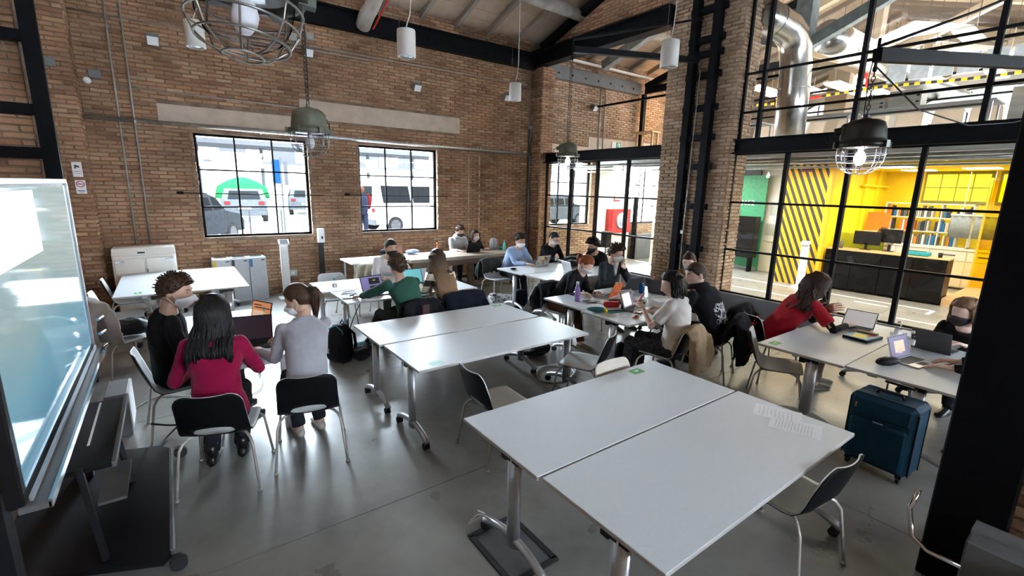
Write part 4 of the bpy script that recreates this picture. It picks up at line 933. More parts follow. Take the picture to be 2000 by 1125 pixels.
# container front with number
t=thing('container_door','green container front with white numbers behind the glass','container',(14.1,7.6,0))
m=MB(); 
for k in range(10): m.bx(0,.06 if k%2 else .1,-.75+.15*k,-.75+.15*(k+1),.1,2.72)
m.obj('corrugated_front',K['cont'],t); MB().bx(-.02,.02,-.8,-.76,0,2.8).bx(-.02,.02,.75,.8,0,2.8).bx(-.02,.02,-.8,.8,2.7,2.8).obj('frame',K['cont'],t)
text('1073652',.22,(-.04,-.12,2.0),(R(90),0,R(-90)),K['paper'],t); text('42G1',.22,(-.04,.12,1.72),(R(90),0,R(-90)),K['paper'],t)
t=thing('dark_reflection_box','black box for a dark reflection in front of the green container','cabinet',(13.8,7.55,0)); MB().bx(-.15,.15,-.75,.75,.42,1.62,bev=.01).obj('body',K['counter'],t)  # dark reflecting area built as an added black box on legs
for y in (-.65,.65): MB().bx(-.1,.1,y-.03,y+.03,0,.42).obj('leg',K['steel'],t)
MB().bx(-.16,-.15,-.02,.02,.42,1.62).obj('front_strip',K['greysteel'],t)
t=thing('drawing_sheet','large white sheet with drawings on the pale wall','poster',(14.27,6.55,1.55)); MB().box((0,0,0),(.01,.55,1.3)).obj('sheet',K['paper'],t)
MB().box((-.007,.0,.3),(.002,.35,.4)).box((-.007,.05,-.3),(.002,.4,.35)).obj('drawing',K['binw'],t)
tag(MB().bx(14.2,14.3,7.1,8.2,2.8,2.95).obj('air_grille',K['greysteel']),'grey air grille high on the pale wall beyond the glass','grille')
tag(MB().tube([(13.6,6.05,2.96),(13.6,6.05,2.6),(13.65,5.95,2.2),(13.7,5.9,1.9)],.16,16).obj('duct_end',K['duct']),'silver duct end hanging left of the striped wall','duct')
t=thing('sensor_kiosk','slim white stand before the striped wall beyond the glass','kiosk',(12.66,5.0,0)); MB().box((0,0,.52),(.1,.16,1.04),bev=.008).obj('column',K['white2'],t); MB().box((0,0,.01),(.3,.3,.02)).obj('base',K['white2'],t); MB().box((-.03,0,1.1),(.14,.2,.05),M=Matrix.Rotation(R(-35),3,'Y'),bev=.006).obj('tablet_head',K['white2'],t)
# reception counter
t=thing('reception_counter','long black panelled reception counter beyond the right glass','counter',(13.3,3.55,0))
for k in range(4): MB().bx(-.18,-.15,-1.13+.575*k,-1.13+.575*(k+1)-.012,.06,.98,bev=.004).obj('front_panel',K['counter'],t)
MB().bx(-.15,.35,-1.12,1.16,.03,.97).obj('carcass',K['counter'],t); MB().bx(-.17,.4,-1.13,1.17,.97,1.0).obj('worktop',K['woodp'],t)
MB().bx(-.12,2.6,-1.6,-1.14,0,.17).obj('timber_step',K['woodp'],t); MB().bx(.36,.9,-1.6,1.2,0,.16).obj('platform',K['woodp'],t)
t=thing('tool_case','teal case on the black reception counter','case',(13.42,3.0,1.0)); MB().box((0,0,.05),(.24,.42,.09),bev=.015).obj('case',K['teal'],t); MB().box((-.05,0,.1),(.1,.3,.008)).obj('slot',K['dark'],t)
t=thing('desk_cup','small black cup at the end of the reception counter','cup',(13.42,2.62,1.0)); MB().lathe([(0,0),(.035,0),(.042,.1),(.036,.1),(.032,.01)],n=14).obj('cup',K['blackp'],t)
t=thing('spray_bottle','pale yellow bottle on the reception counter','bottle',(13.4,3.28,1.0)); MB().lathe([(0,0),(.035,0),(.035,.11),(.015,.15),(.015,.19),(0,.19)],n=14).obj('body',K['peach'],t)
t=thing('soap_bottle','grey pump bottle at the left end of the reception counter','bottle',(13.42,4.5,1.0)); MB().lathe([(0,0),(.04,0),(.04,.15),(.015,.18),(.015,.22),(0,.22)],n=14).obj('body',K['greysteel'],t)
for i,(y,z,w) in enumerate(((4.05,1.0,.55),(3.62,1.0,.42))):
    t=thing('monitor',['left of the two dark monitors seen from behind on the reception desk','right of the two dark monitors, in front of the seated clerk'][i],'monitor',(13.62+.1*i,y,z)); MB().box((0,0,.28+.08*i),(.03,w,.32)).obj('screen',K['blackp'],t); MB().box((0,0,.08),(.03,.05,.16)).box((0,0,.006),(.16,.2,.012)).obj('stand',K['blackp'],t)
t=thing('lime_screen','yellow-green desk divider behind the reception counter','divider',(14.0,4.3,0)); MB().bx(-.02,.02,-.5,.5,.5,1.35).obj('panel',K['lime'],t); MB().bx(-.15,.15,-.48,-.44,0,.5).bx(-.15,.15,.44,.48,0,.5).obj('foot',K['greysteel'],t)
t=thing('copier','white copier in the left corner of the yellow room','printer',(14.9,4.45,0)); MB().box((0,0,.5),(.5,.5,1.0),bev=.02).obj('body',K['white2'],t); MB().box((0,0,1.1),(.5,.5,.16),bev=.03).obj('scanner_lid',K['white2'],t); MB().box((-.26,0,.7),(.01,.4,.1)).obj('paper_tray',K['greysteel'],t)
# shelving and cupboards
t=thing('base_cupboards','row of pale cupboards with drawers along the yellow room wall','cupboard',(16.2,3.2,0)); MB().bx(-.2,.25,-1.3,1.6,.05,.98).obj('body',K['peach'],t); MB().bx(-.24,.27,-1.32,1.62,.98,1.02).obj('worktop',K['white2'],t)
for k in range(4):
    y=-1.28+.72*k; d=MB().bx(-.225,-.2,y,y+.7,.72,.96,bev=.004).obj('drawer',K['white2'],t); MB().bx(-.235,-.225,y+.2,y+.5,.84,.87).obj('handle',K['greysteel'],d); MB().bx(-.225,-.2,y,y+.7,.07,.70,bev=.004).obj('door',K['peach'],t)
t=thing('open_shelf','white open shelf filled with books on the pale cupboards','shelf',(16.3,3.55,1.02))
for z in (0,.36,.72,1.08): MB().bx(-.15,.15,-.85,.95,z,z+.025).obj('shelf_board',K['white2'],t)
for y in (-.85,-.25,.35,.93): MB().bx(-.15,.15,y,y+.025,0,1.1).obj('upright',K['white2'],t)
C_navy0=mat('navy_binder',(.02,.03,.07),.6)
_bk=[K['paper'],K['blu'],K['greysteel'],K['binw'],C_navy0,K['cab'],K['orange']]; rb=random.Random(5); _bm={}
for j,z in enumerate((.025,.385,.745)):
    y=-.80
    while y<.88:
        w=rb.uniform(.03,.07); h=rb.uniform(.2,.3)
        if rb.random()<.75:
            k=rb.randrange(7); nm=('paper','blu','greysteel','binw','navy','cab','orange')[k]; word=('white','blue','dark grey','light grey','navy','cream','orange')[k]
            if (k,j) not in _bm: _bm[(k,j)]=MB().box((0,0,.125),(.2,.045,.25),bev=.003).obj('binder',_bk[k]); b=_bm[(k,j)]
            else: b=_bm[(k,j)].copy(); COL.objects.link(b)
            b.location=(16.28,3.55+y+w/2,1.02+z); b.scale=(1,w/.05,h/.25)
            tag(b,word+' binder on the '+('bottom','middle','top')[j]+' board of the white open shelf','binder','%s binders on the %s board'%(word,('bottom','middle','top')[j]))
        y+=w+.006
for i,(y,l) in enumerate(((4.62,'orange board leaning behind the clerk'),)): tag(MB().box((15.8,y-.1,1.6),(.03,.5,.5),rz=.2).obj('orange_board',K['orange']),l,'board'); 
tag(MB().box((15.8,4.5,.67),(.4,.6,1.34)).obj('side_cupboard',K['peach']),'pale cupboard carrying the orange board','cupboard')
for i,y in enumerate((2.86,2.42)):
    t=thing('roller_blind',['left blue-grey hanging panel in the yellow room','right blue-grey hanging panel in the yellow room'][i],'blind',(15.9,y,1.3)); m=MB(); pts=[(-.2+.04*k,.012*math.sin(k*1.9)) for k in range(11)]
    m.loft([[(b,a,z) for a,b in pts]+[(b+.01,a,z) for a,b in reversed(pts)] for z in (0,.55)],sm=True); m.obj('fabric',K['greyc'],t); MB().box((0,0,.57),(.03,.42,.04)).cyl((0,0,.57),(0,0,1.64),.006,n=6).obj('rail',K['white2'],t)
t=thing('yellow_window','wide window under yellow film in the yellow room','window',(16.98,2.7,0))
MB().bx(-.03,.0,-.1,1.26,2.12,2.96).obj('frame',mat('olive_frame',(.22,.20,.03),.5),t)
for i in range(4):
    for j in range(2): MB().bx(-.045,-.03,-.04+.32*i,.25+.32*i,2.2+.36*j,2.53+.36*j).obj('pane',K['filmwin'],t)
t=thing('yellow_window','smaller yellow-filmed window at the edge of the black post','window',(16.98,1.9,0)); MB().bx(-.03,0,-.1,.6,2.12,2.96).obj('frame',bpy.data.materials['olive_frame'],t); MB().bx(-.045,-.03,-.04,.54,2.2,2.88).obj('pane',K['filmwin'],t)
t=thing('glass_door_leaf','tall yellow-lit glass screen right of the counter','screen',(15.5,2.1,0)); MB().bx(-.02,.02,-.6,.3,.1,2.7).obj('pane',glassmat('yellow_glass',(1,.85,.1)),t); MB().bx(-.03,.03,-.62,-.58,0,2.75).bx(-.03,.03,.28,.32,0,2.75).obj('frame',K['yel'],t)
# north lobby: hose cabinet, signs, speaker, partition
t=thing('hose_cabinet','red fire hose cabinet with a round window behind the glass','cabinet',(11.9,YW-.2,1.31)); MB().box((0,0,0),(.95,.24,.76),bev=.01).obj('case',K['red'],t)
d=MB().box((0,-.13,0),(.9,.02,.71),bev=.008).obj('door',K['red'],t); MB().lathe([(0,0),(.27,0),(.28,.012),(0,.014)],(0,-.14,0),28,M=Matrix.Rotation(R(90),3,'X')).obj('round_window',K['greyc'],d)
MB().tube([(.2*math.cos(2*PI*k/20),-.16,.2*math.sin(2*PI*k/20)) for k in range(20)],.03,8,closed=True).obj('hose',K['paper'],d)
t=thing('hose_sign','small red and white fire hose sign above the cabinet','sign',(11.88,YW-.1,2.08)); MB().box((0,0,0),(.28,.006,.3)).obj('plate',K['signr'],t); MB().box((0,-.005,0),(.2,.004,.2)).obj('pictogram',K['paper'],t)
t=thing('exit_sign','green and white running man exit sign above the glass beam','sign',(11.75,YW-.045,3.68)); MB().box((0,0,0),(.42,.03,.2)).obj('plate',K['paper'],t); MB().box((.08,-.018,0),(.22,.004,.19)).obj('green_field',mat('exit_green',(.0,.30,.12),.5),t); MB().box((.05,-.022,.01),(.03,.003,.11),M=Matrix.Rotation(.4,3,'Y')).box((.12,-.022,0),(.05,.003,.14)).ell((.04,-.022,.07),(.018,.003,.018)).obj('pictogram',K['paper'],t)
tag(MB().box((12.3,YW-.045,3.55),(.42,.03,.16)).obj('notice_plate',K['paper']),'white plate beside the green exit sign','sign')
for i,x in enumerate((10.92,11.12)): pipe('conduit',['left of two conduits above the glass beam','right of two conduits above the glass beam'][i],[(x,YW-.05,5.6),(x,YW-.05,3.2)],.018,'conduit')
pipe('conduit','thin line of conduit across the brick beyond the corner pier',[(8.8,YW-.04,4.82),(12.6,YW-.04,4.8)],.009,'conduit')
pipe('conduit','lower thin conduit on the brick beyond the pier',[(9.0,YW-.04,4.05),(10.9,YW-.04,3.98)],.009,'conduit')
t=thing('speaker_stand','black speaker on a thin pole behind the glass','speaker',(9.3,8.5,0)); MB().cyl((0,0,.02),(0,0,.8),.015).obj('pole',K['blackp'],t); MB().lathe([(0,0),(.16,0),(.16,.015),(0,.02)],n=20).obj('base',K['blackp'],t); MB().box((0,0,1.0),(.2,.2,.42),bev=.01).obj('cabinet',K['blackp'],t)
t=thing('low_partition','grey low partition below the far street window','partition',(13.4,10.2,0)); MB().bx(-.75,.6,-.03,.03,0,.85).obj('panel',K['greysteel'],t)
tag(MB().bx(12.5,12.62,9.0,9.5,0,2.95).obj('cream_column',K['beige']),'cream column between the hose cabinet and the far window','column')
t=thing('display_case','pale low case on the floor behind the seated students','case',(9.4,9.2,0)); MB().box((0,0,.22),(1.2,.5,.44),bev=.01).obj('body',K['woodp'],t); MB().box((0,0,.46),(1.24,.54,.03)).obj('top',K['beige'],t)
# ---- upper hall: trusses, ducts, lights, furniture
def truss(x,mk,label,zf,zt,w):
    t=thing('timber_truss',label,'truss',(x,4.8,0)); MB().bx(-w/2,w/2,-w/2,w/2,zf,zt).obj('king_post',K[mk],t)
    MB().bar((0,w/2,zf+.35),(0,4.2,zf+1.75) if False else (0,3.0,zf+1.55),.16,.2).obj('strut',K[mk],t); MB().bar((0,-w/2,zf+.35),(0,-3.0,zf+1.55),.16,.2).obj('strut',K[mk],t)
    MB().bar((0,5.4,zr(10.2)-.3),(0,.8,zr(5.6)-.3),.2,.24).obj('principal',K[mk],t); MB().bar((0,-6.2,zr(-1.4)-.3),(0,.8,zr(5.6)-.3),.2,.24).obj('principal',K[mk],t)
    MB().box((-w/2-.01,0,zf+.2),(.015,.09,.45)).cyl((0,0,zf-.2),(0,0,zf+.05),.035,n=10).obj('red_strap',K['signr'],t); MB().bar((0,-6.2,zf-.16),(0,5.6,zf-.16),.05,.05).obj('tie_rod',K['steel'],t)
truss(10.6,'bluewood','blue-grey timber truss nearest behind the upper glass',4.85,7.2,.30)
truss(14.2,'beige','beige timber truss farther back in the upper hall',5.1,7.2,.30)
truss(18.2,'beige','farthest timber truss in the upper hall',5.2,7.2,.28)
t=thing('ventilation_duct','thick silver spiral duct bending down behind the upper glass','duct',(0,0,0))
P_=[(8.95,4.9,5.48),(9.4,4.81,5.39),(9.75,4.74,5.32),(9.97,4.71,5.2),(10.1,4.69,5.0),(10.15,4.67,4.7),(10.15,4.65,4.2),(10.15,4.62,3.22)]
MB().tube(P_,.28,24).obj('duct_run',K['duct'],t)
for p in ((9.4,4.81,5.39),(10.15,4.65,4.3)): 
    d=Vector((1,-.2,-.2)) if p[0]<10 else Vector((0,0,1)); d.normalize(); MB().cyl(Vector(p)-d*.015,Vector(p)+d*.015,.29,n=24).obj('seam',K['duct'],t)
tag(MB().tube([(10.9,4.5,5.35),(12,4.48,5.35),(16,4.45,5.35),(22,4.4,5.35)],.3,24).obj('ventilation_duct',K['duct']),'long silver duct running back through the upper hall','duct')
tag(MB().tube([(14,1.9,6.5),(18,1.5,6.3),(22,1.4,6.3)],.28,20).obj('ventilation_duct',K['duct']),'silver duct high at the top right of the upper hall','duct')
for k in range(14):
    x,y,z=[(13,4.9,4.75),(13,4.3,5.4),(13,2.8,5.35),(13.4,3.5,4.85),(13.4,2.3,4.9),(15,6.5,5.2),(16,5.0,5.0),(16,7.8,5.3),(17,3.0,5.3),(18,6.2,5.4),(19,4.6,5.4),(15.5,1.4,5.2),(18.5,1.6,5.5),(12.8,6.6,4.9)][k]
    t=thing('hanging_light',"flat white light panel hanging in the upper hall",'lamp',(x,y,z),0,'upper hall light panels'); MB().box((0,0,0),(1.1,.28,.03)).obj('light_panel',K['panel'],t); MB().box((0,0,.03),(1.14,.32,.03)).obj('casing',K['white2'],t); MB().cyl((-.4,0,.04),(-.4,0,max(.3,zr(y)-z)),.006,n=5).cyl((.4,0,.04),(.4,0,max(.3,zr(y)-z)),.006,n=5).obj('cord',K['wire'],t)
for k in range(6):
    t=thing('acoustic_panel','grey square acoustic panel hung in a row behind the upper glass','panel',(12.6,3.75-.37*k,4.80),0,'row of grey acoustic panels'); MB().box((0,0,0),(.04,.31,.36)).obj('panel',K['greyc'],t); MB().cyl((0,0,.18),(0,0,1.9),.004,n=5).obj('cord',K['wire'],t)
area('upper_hall_fill',(15,5,5.6),(0,0,0),7,8,620,(1,.92,.8)); area('upper_hall_upfill',(13.5,4,4.3),(R(180),0,0),4,6,300,(1,.92,.8));  # added area lamps boosting the hanging panels, the second aimed at the roof
fw=struct(MB().bx(22,22.2,-6,YW,3.2,6.35),'wall_hall_far',K['white'])
def arch(y0,y1,z0,z1,i):
    t=thing('arched_window','arched window %s in the far white wall of the upper hall'%['at the left','behind the duct','at the right'][i],'window',(21.98,0,0)); pts=[(y0,z0),(y1,z0),(y1,z1)]+[((y0+y1)/2+(y1-y0)/2*math.cos(PI*k/10),z1+.45*math.sin(PI*k/10)) for k in range(1,10)]+[(y0,z1)]
    n=len(pts); m=MB(); m.add([(-.03,a,b) for a,b in pts]+[(0,a,b) for a,b in pts],[tuple(range(n)),tuple(range(2*n-1,n-1,-1))]+[(k,(k+1)%n,n+(k+1)%n,n+k) for k in range(n)]); o=m.obj('pane',K['skywin'],t); recalc(o.data)
    f=MB().tube([(-.05,a,b) for a,b in pts],.035,6,closed=True)
    for q in (.33,.66): f.bar((-.05,y0+(y1-y0)*q,z0),(-.05,y0+(y1-y0)*q,z1+.35),.04,.04)
    f.obj('frame',K['greysteel'],t)
arch(9.7,10.4,4.6,5.5,0); arch(7.9,9.5,4.3,5.5,1); arch(2.0,5.6,4.3,5.4,2)
for i,y in enumerate((7.5,6.2)): tag(MB().bx(20.5,20.9,y,y+.7,3.2,7.2).obj('beige_pillar',K['beige']),['left beige pillar before the arched windows','right beige pillar before the arched windows'][i],'pillar')
# hazard tape and railing
t=thing('hazard_tape','yellow and black tape strung across the upper hall','tape',(12,0,0)); ym=MB(); km=MB(); rm=MB()
for k in range(90):
    y=8.4-k*.085; z=4.42+.03*math.sin(k*.15); (rm if 34<k<42 else (ym if k%2 else km)).box((0,y,z),(.02,.085,.05))
ym.obj('yellow_bands',K['yel'],t)['kind']='stuff'; km.obj('black_bands',K['blk'],t)['kind']='stuff'; rm.obj('red_band',K['signr'],t)
for i,(y0,y1) in enumerate(((5.6,4.05),(3.95,1.95),(6.9,5.9))):
    t=thing('mezzanine_desk','white desk on grey legs on the mezzanine, %s'%['behind the thick duct','under the pale crates','at the left end'][i],'desk',(11.8,(y0+y1)/2,3.2)); l=y0-y1
    MB().box((0,0,.72),(.8,l,.025)).obj('tabletop',K['lam'],t); MB().cyl((-.3,-l/2+.1,.66),(-.3,l/2-.1,.66),.02,n=8).obj('crossbar',K['greysteel'],t)
    for s in (-1,1):
        for q in (-.3,.3): MB().cyl((q,s*(l/2-.06),0),(q,s*(l/2-.06),.7),.02,n=10).obj('leg',K['alu'],t)
for i,(y,z,l,h) in enumerate(((3.78,3.935,.45,.2),(3.25,3.935,.5,.32),(3.8,4.14,.45,.09))):
    t=thing('pale_crate',['long pale crate on the mezzanine desk, lower left one','tall pale crate on the mezzanine desk, right one','brown-topped crate on the left pale crate'][i],'crate',(11.75,y,z)); MB().box((0,0,h/2),(.35,l,h),bev=.004).obj('body',K['crateb' if i==2 else 'crate'],t)
    for k in range(2): MB().box((-.178,-l/2+.05,h*(.3+.35*k)),(.004,.05,.03)).obj('slot',K['dark'],t)
for i,(x,y) in enumerate(((12.35,5.2),(12.3,4.5),(12.35,3.4),(12.3,2.75),(12.4,2.2),(12.4,6.3))):
    dd=dup(CHB,(x,y,3.2),R(90+i*7-15),'beige chair on the mezzanine, %s'%['behind the thick duct','left of the chain of the lit lamp','behind the pale crates','right of the pale crates','nearest the black post','at the left end of the upper glass'][i],'beige chairs on the mezzanine')
tag(MB().bx(12.2,12.9,1.3,1.9,3.2,4.2).obj('beige_cupboard',K['crate']),'pale cupboard on the mezzanine at the right post','cupboard')
tag(MB().bx(12.0,12.4,9.4,10.1,4.02,4.07).bx(12.05,12.1,9.42,9.47,3.2,4.02).bx(12.3,12.35,9.42,9.47,3.2,4.02).bx(12.05,12.1,10.0,10.05,3.2,4.02).bx(12.3,12.35,10.0,10.05,3.2,4.02).obj('side_table',K['woodp']),'small table on the mezzanine lit by orange light','table')
point('orange_light',(13.4,9.6,4.6),60,(1,.62,.25),.2)
# ================================================================= people
def skinm(n,c): return mat(n,c,.5,var=.07,scale=25,bump=.03)
def cloth(n,c,rough=.92,var=.12,scale=6,b=.35,bs=9): return mat(n,c,rough,var=var,scale=scale,bump=b,bscale=bs,spec=.15,sheen=(.12 if max(c)>.1 else 0))
SK=dict(a=skinm('light_skin',(.62,.39,.29)),b=skinm('tan_skin',(.52,.31,.22)),c=skinm('pale_skin',(.68,.46,.37)))
def hairm(n,c,c2=None): 
    m=mat(n,c,.45,var=.35,scale=30,stretch=(1,1,.12),bump=.35,bscale=80,spec=.22)
    if c2:
        nt=m.node_tree; N=nt.nodes; L=nt.links; b=N['Principled BSDF']; g=N.new('ShaderNodeNewGeometry'); s=N.new('ShaderNodeSeparateXYZ'); L.new(g.outputs['Position'],s.inputs[0])
        r_=N.new('ShaderNodeMapRange'); r_.inputs[1].default_value=.85; r_.inputs[2].default_value=1.25; L.new(s.outputs['Z'],r_.inputs[0])
        x=N.new('ShaderNodeMix'); x.data_type='RGBA'; x.inputs[6].default_value=(*c2,1); x.inputs[7].default_value=(*c,1); L.new(r_.outputs[0],x.inputs[0]); L.new(x.outputs[2],b.inputs['Base Color'])
    return m
HR=dict(black=hairm('black_hair',(.012,.010,.011)),dark=hairm('dark_brown_hair',(.04,.021,.014)),brown=hairm('brown_hair',(.055,.028,.016)),red=hairm('auburn_hair',(.24,.065,.02)),ombre=hairm('ombre_hair',(.05,.026,.016),(.36,.23,.13)),crop=hairm('brown_crop_hair',(.06,.034,.02)),light=hairm('light_brown_hair',(.16,.085,.045)))
K.update(lip=skinm('lips',(.42,.16,.13)),eyew=mat('eye_white',(.30,.27,.25),.4),iris=mat('eye_iris',(.03,.02,.015),.1),maskw=mat('white_face_mask',(.88,.89,.92),.75,var=.02,bump=.05),maskb=mat('black_face_mask',(.014,.014,.017),.8,var=.1),maskblue=mat('blue_surgical_mask',(.30,.48,.68),.8),shoew=mat('white_leather',(.62,.60,.56),.55),shoeb=mat('black_leather',(.012,.012,.014),.3),sole=mat('pale_sole',(.5,.46,.42),.8),gl=mat('spectacle_frame',(.01,.01,.01),.3),brown_sh=mat('worn_canvas_shoe',(.30,.27,.23),.9))
def hsurf(d,off=0):
    """point of the head surface for a unit direction d (x right, y forward, z up)"""
    x,y,z=d.x*.077,d.y*.099,d.z*.120
    if z<0:
        t=min(1,-z/.115); x*=1-.30*t*t; 
        if y<0: y*=1-.35*t
        else: y*=1-.10*t*t; y+=.012*t*math.sqrt(max(0,1-abs(x)/.07))
    if y<0 and z>-.03: y*=1.05
    if y>0:
        g=lambda cx,cz,sx,sz: math.exp(-(((abs(x)-cx)/sx)**2+((z-cz)/sz)**2))
        y+=.024*g(0,-.028,.011,.016)+.012*g(0,.0,.008,.022)-.009*g(.031,.014,.014,.011)+.005*g(.028,.036,.024,.008)+.006*g(0,-.066,.02,.011)-.003*g(0,-.078,.02,.004)+.006*g(0,-.1,.018,.014)+.003*g(.045,-.02,.018,.02)
    v=Vector((x,y,z)); 
    return v+Vector(d)*off if off else v
def dirv(a,e): return Vector((math.sin(a)*math.cos(e),math.cos(a)*math.cos(e),math.sin(e)))
def head_into(mb,M,S):
    nu,nv=30,24; vs=[];fs=[]; lip=[]
    for i in range(nv+1):
        e=-PI/2+PI*i/nv
        for k in range(nu): vs.append(M@(hsurf(dirv(2*PI*k/nu,e))*S))
    for i in range(nv):
        for k in range(nu):
            l=(k+1)%nu; fs.append((i*nu+k,i*nu+l,(i+1)*nu+l,(i+1)*nu+k))
    mb.add(vs,fs,0,True)
    for i,f in enumerate(mb.f[-len(fs):]):
        c=sum((Vector(mb.v[k]) for k in f),Vector())/4; q=M.inverted()@c/S
        if q.y>.07 and abs(q.x)<.021 and -.076<q.z<-.058: mb.m[len(mb.f)-len(fs)+i]=1
    for s in (-1,1): mb.ell(M@(Vector((s*.078,-.008,-.006))*S),(.010*S,.021*S,.033*S),M=M.to_3x3()@Matrix.Rotation(s*.25,3,'Z'),nu=10,nv=8)
def hand_into(mb,W,d,nrm,side,curl=.5,S=1,m=0):
    """W wrist, d finger direction, nrm back-of-hand normal, side +1 thumb towards d x nrm"""
    d=Vector(d).normalized(); n=(Vector(nrm)-d*Vector(nrm).dot(d)).normalized(); x=d.cross(n)*side   # x = thumb side
    W=Vector(W); P=lambda a,b,c: W+(x*a+d*b+n*c)*S
    rings=[]
    for (b,w,t) in ((-.02,.024,.019),(.012,.029,.017),(.045,.040,.016),(.075,.043,.014),(.094,.040,.011),(.098,.03,.006)):
        rings.append([P(w*math.cos(2*PI*k/12),b,t*math.sin(2*PI*k/12)) for k in range(12)])
    mb.loft(rings,m)
    for i,(a,L) in enumerate(((.031,.068),(.010,.078),(-.011,.072),(-.031,.056))):
        p=(a,.080,0); ang=-.05-curl*.25; pts=[P(*p)]; sp=.12*(1.5-i)*.35
        for s,fr in enumerate((.25,.42,.33,.25)):
            ang-=curl*(.25,.45,.5,.4)[s]; p=(p[0]+L*fr*sp*.5,p[1]+L*fr*1.05*math.cos(ang),p[2]+L*fr*1.05*math.sin(ang)); pts.append(P(*p))
        mb.tube(pts,[.0095*S,.0092*S,.0088*S,.008*S,.0055*S],7,m)
    pts=[P(.022,.018,-.004),P(.046,.040,-.010),P(.058,.062,-.018),P(.060,.084,-.026)]
    mb.tube(pts,[.014*S,.0115*S,.0105*S,.007*S],7,m)
def ik(a,b,l1,l2,pole):
    a=Vector(a); b=Vector(b); d=b-a; L=min(d.length,(l1+l2)*.985); u=d.normalized(); b=a+u*L
    c=(l1*l1-l2*l2+L*L)/(2*L); h=math.sqrt(max(0,l1*l1-c*c)); p=Vector(pole); p=(p-u*p.dot(u)).normalized()
    return a+u*c+p*h,b
def spine(P,N,fwd,t,bend):
    c=P.lerp(N,.5)+Vector((0,0,.05))-fwd*bend; return (P*(1-t)**2+c*2*t*(1-t)+N*t*t)
def torso_rings(P,N,fwd,right,sec,bend,off=0,n=20):
    rings=[]
    for (t,rx,ry,dy) in sec:
        if t<0: c=P+Vector((0,0,t*.45)); tan=Vector((0,0,1))
        else: c=spine(P,N,fwd,t,bend); tan=(spine(P,N,fwd,min(1,t+.05),bend)-spine(P,N,fwd,max(0,t-.05),bend)).normalized()
        X=(right-tan*right.dot(tan)).normalized(); Y=tan.cross(X)
        if Y.dot(fwd)<0: Y=-Y
        c=c+Y*dy
        rings.append([c+X*((rx+off)*math.copysign(abs(math.cos(a))**.85,math.cos(a)))+Y*((ry+off)*math.copysign(abs(math.sin(a))**.9,math.sin(a))) for a in [2*PI*k/n for k in range(n)]])
    return rings
def remesh(mb,vox,sm=4,disp=0,dscale=.12):
    me=mb.mesh('tmp'); recalc(me); o=bpy.data.objects.new('tmp',me); COL.objects.link(o)
    r_=o.modifiers.new('r','REMESH'); r_.mode='VOXEL'; r_.voxel_size=vox; r_.use_smooth_shade=True
    s=o.modifiers.new('s','SMOOTH'); s.iterations=sm; s.factor=.6
    if disp:
        tx=bpy.data.textures.get('folds%g'%dscale) or bpy.data.textures.new('folds%g'%dscale,'CLOUDS'); tx.noise_scale=dscale; tx.noise_depth=2
        d=o.modifiers.new('d','DISPLACE'); d.texture=tx; d.strength=disp; d.mid_level=.45; d.texture_coords='GLOBAL'
    dg=bpy.context.evaluated_depsgraph_get(); m2=bpy.data.meshes.new_from_object(o.evaluated_get(dg)); bpy.data.objects.remove(o); return m2
def to_mb(me,mb,m=0):
    mb.add([v.co.copy() for v in me.vertices],[tuple(p.vertices) for p in me.polygons],m,True)
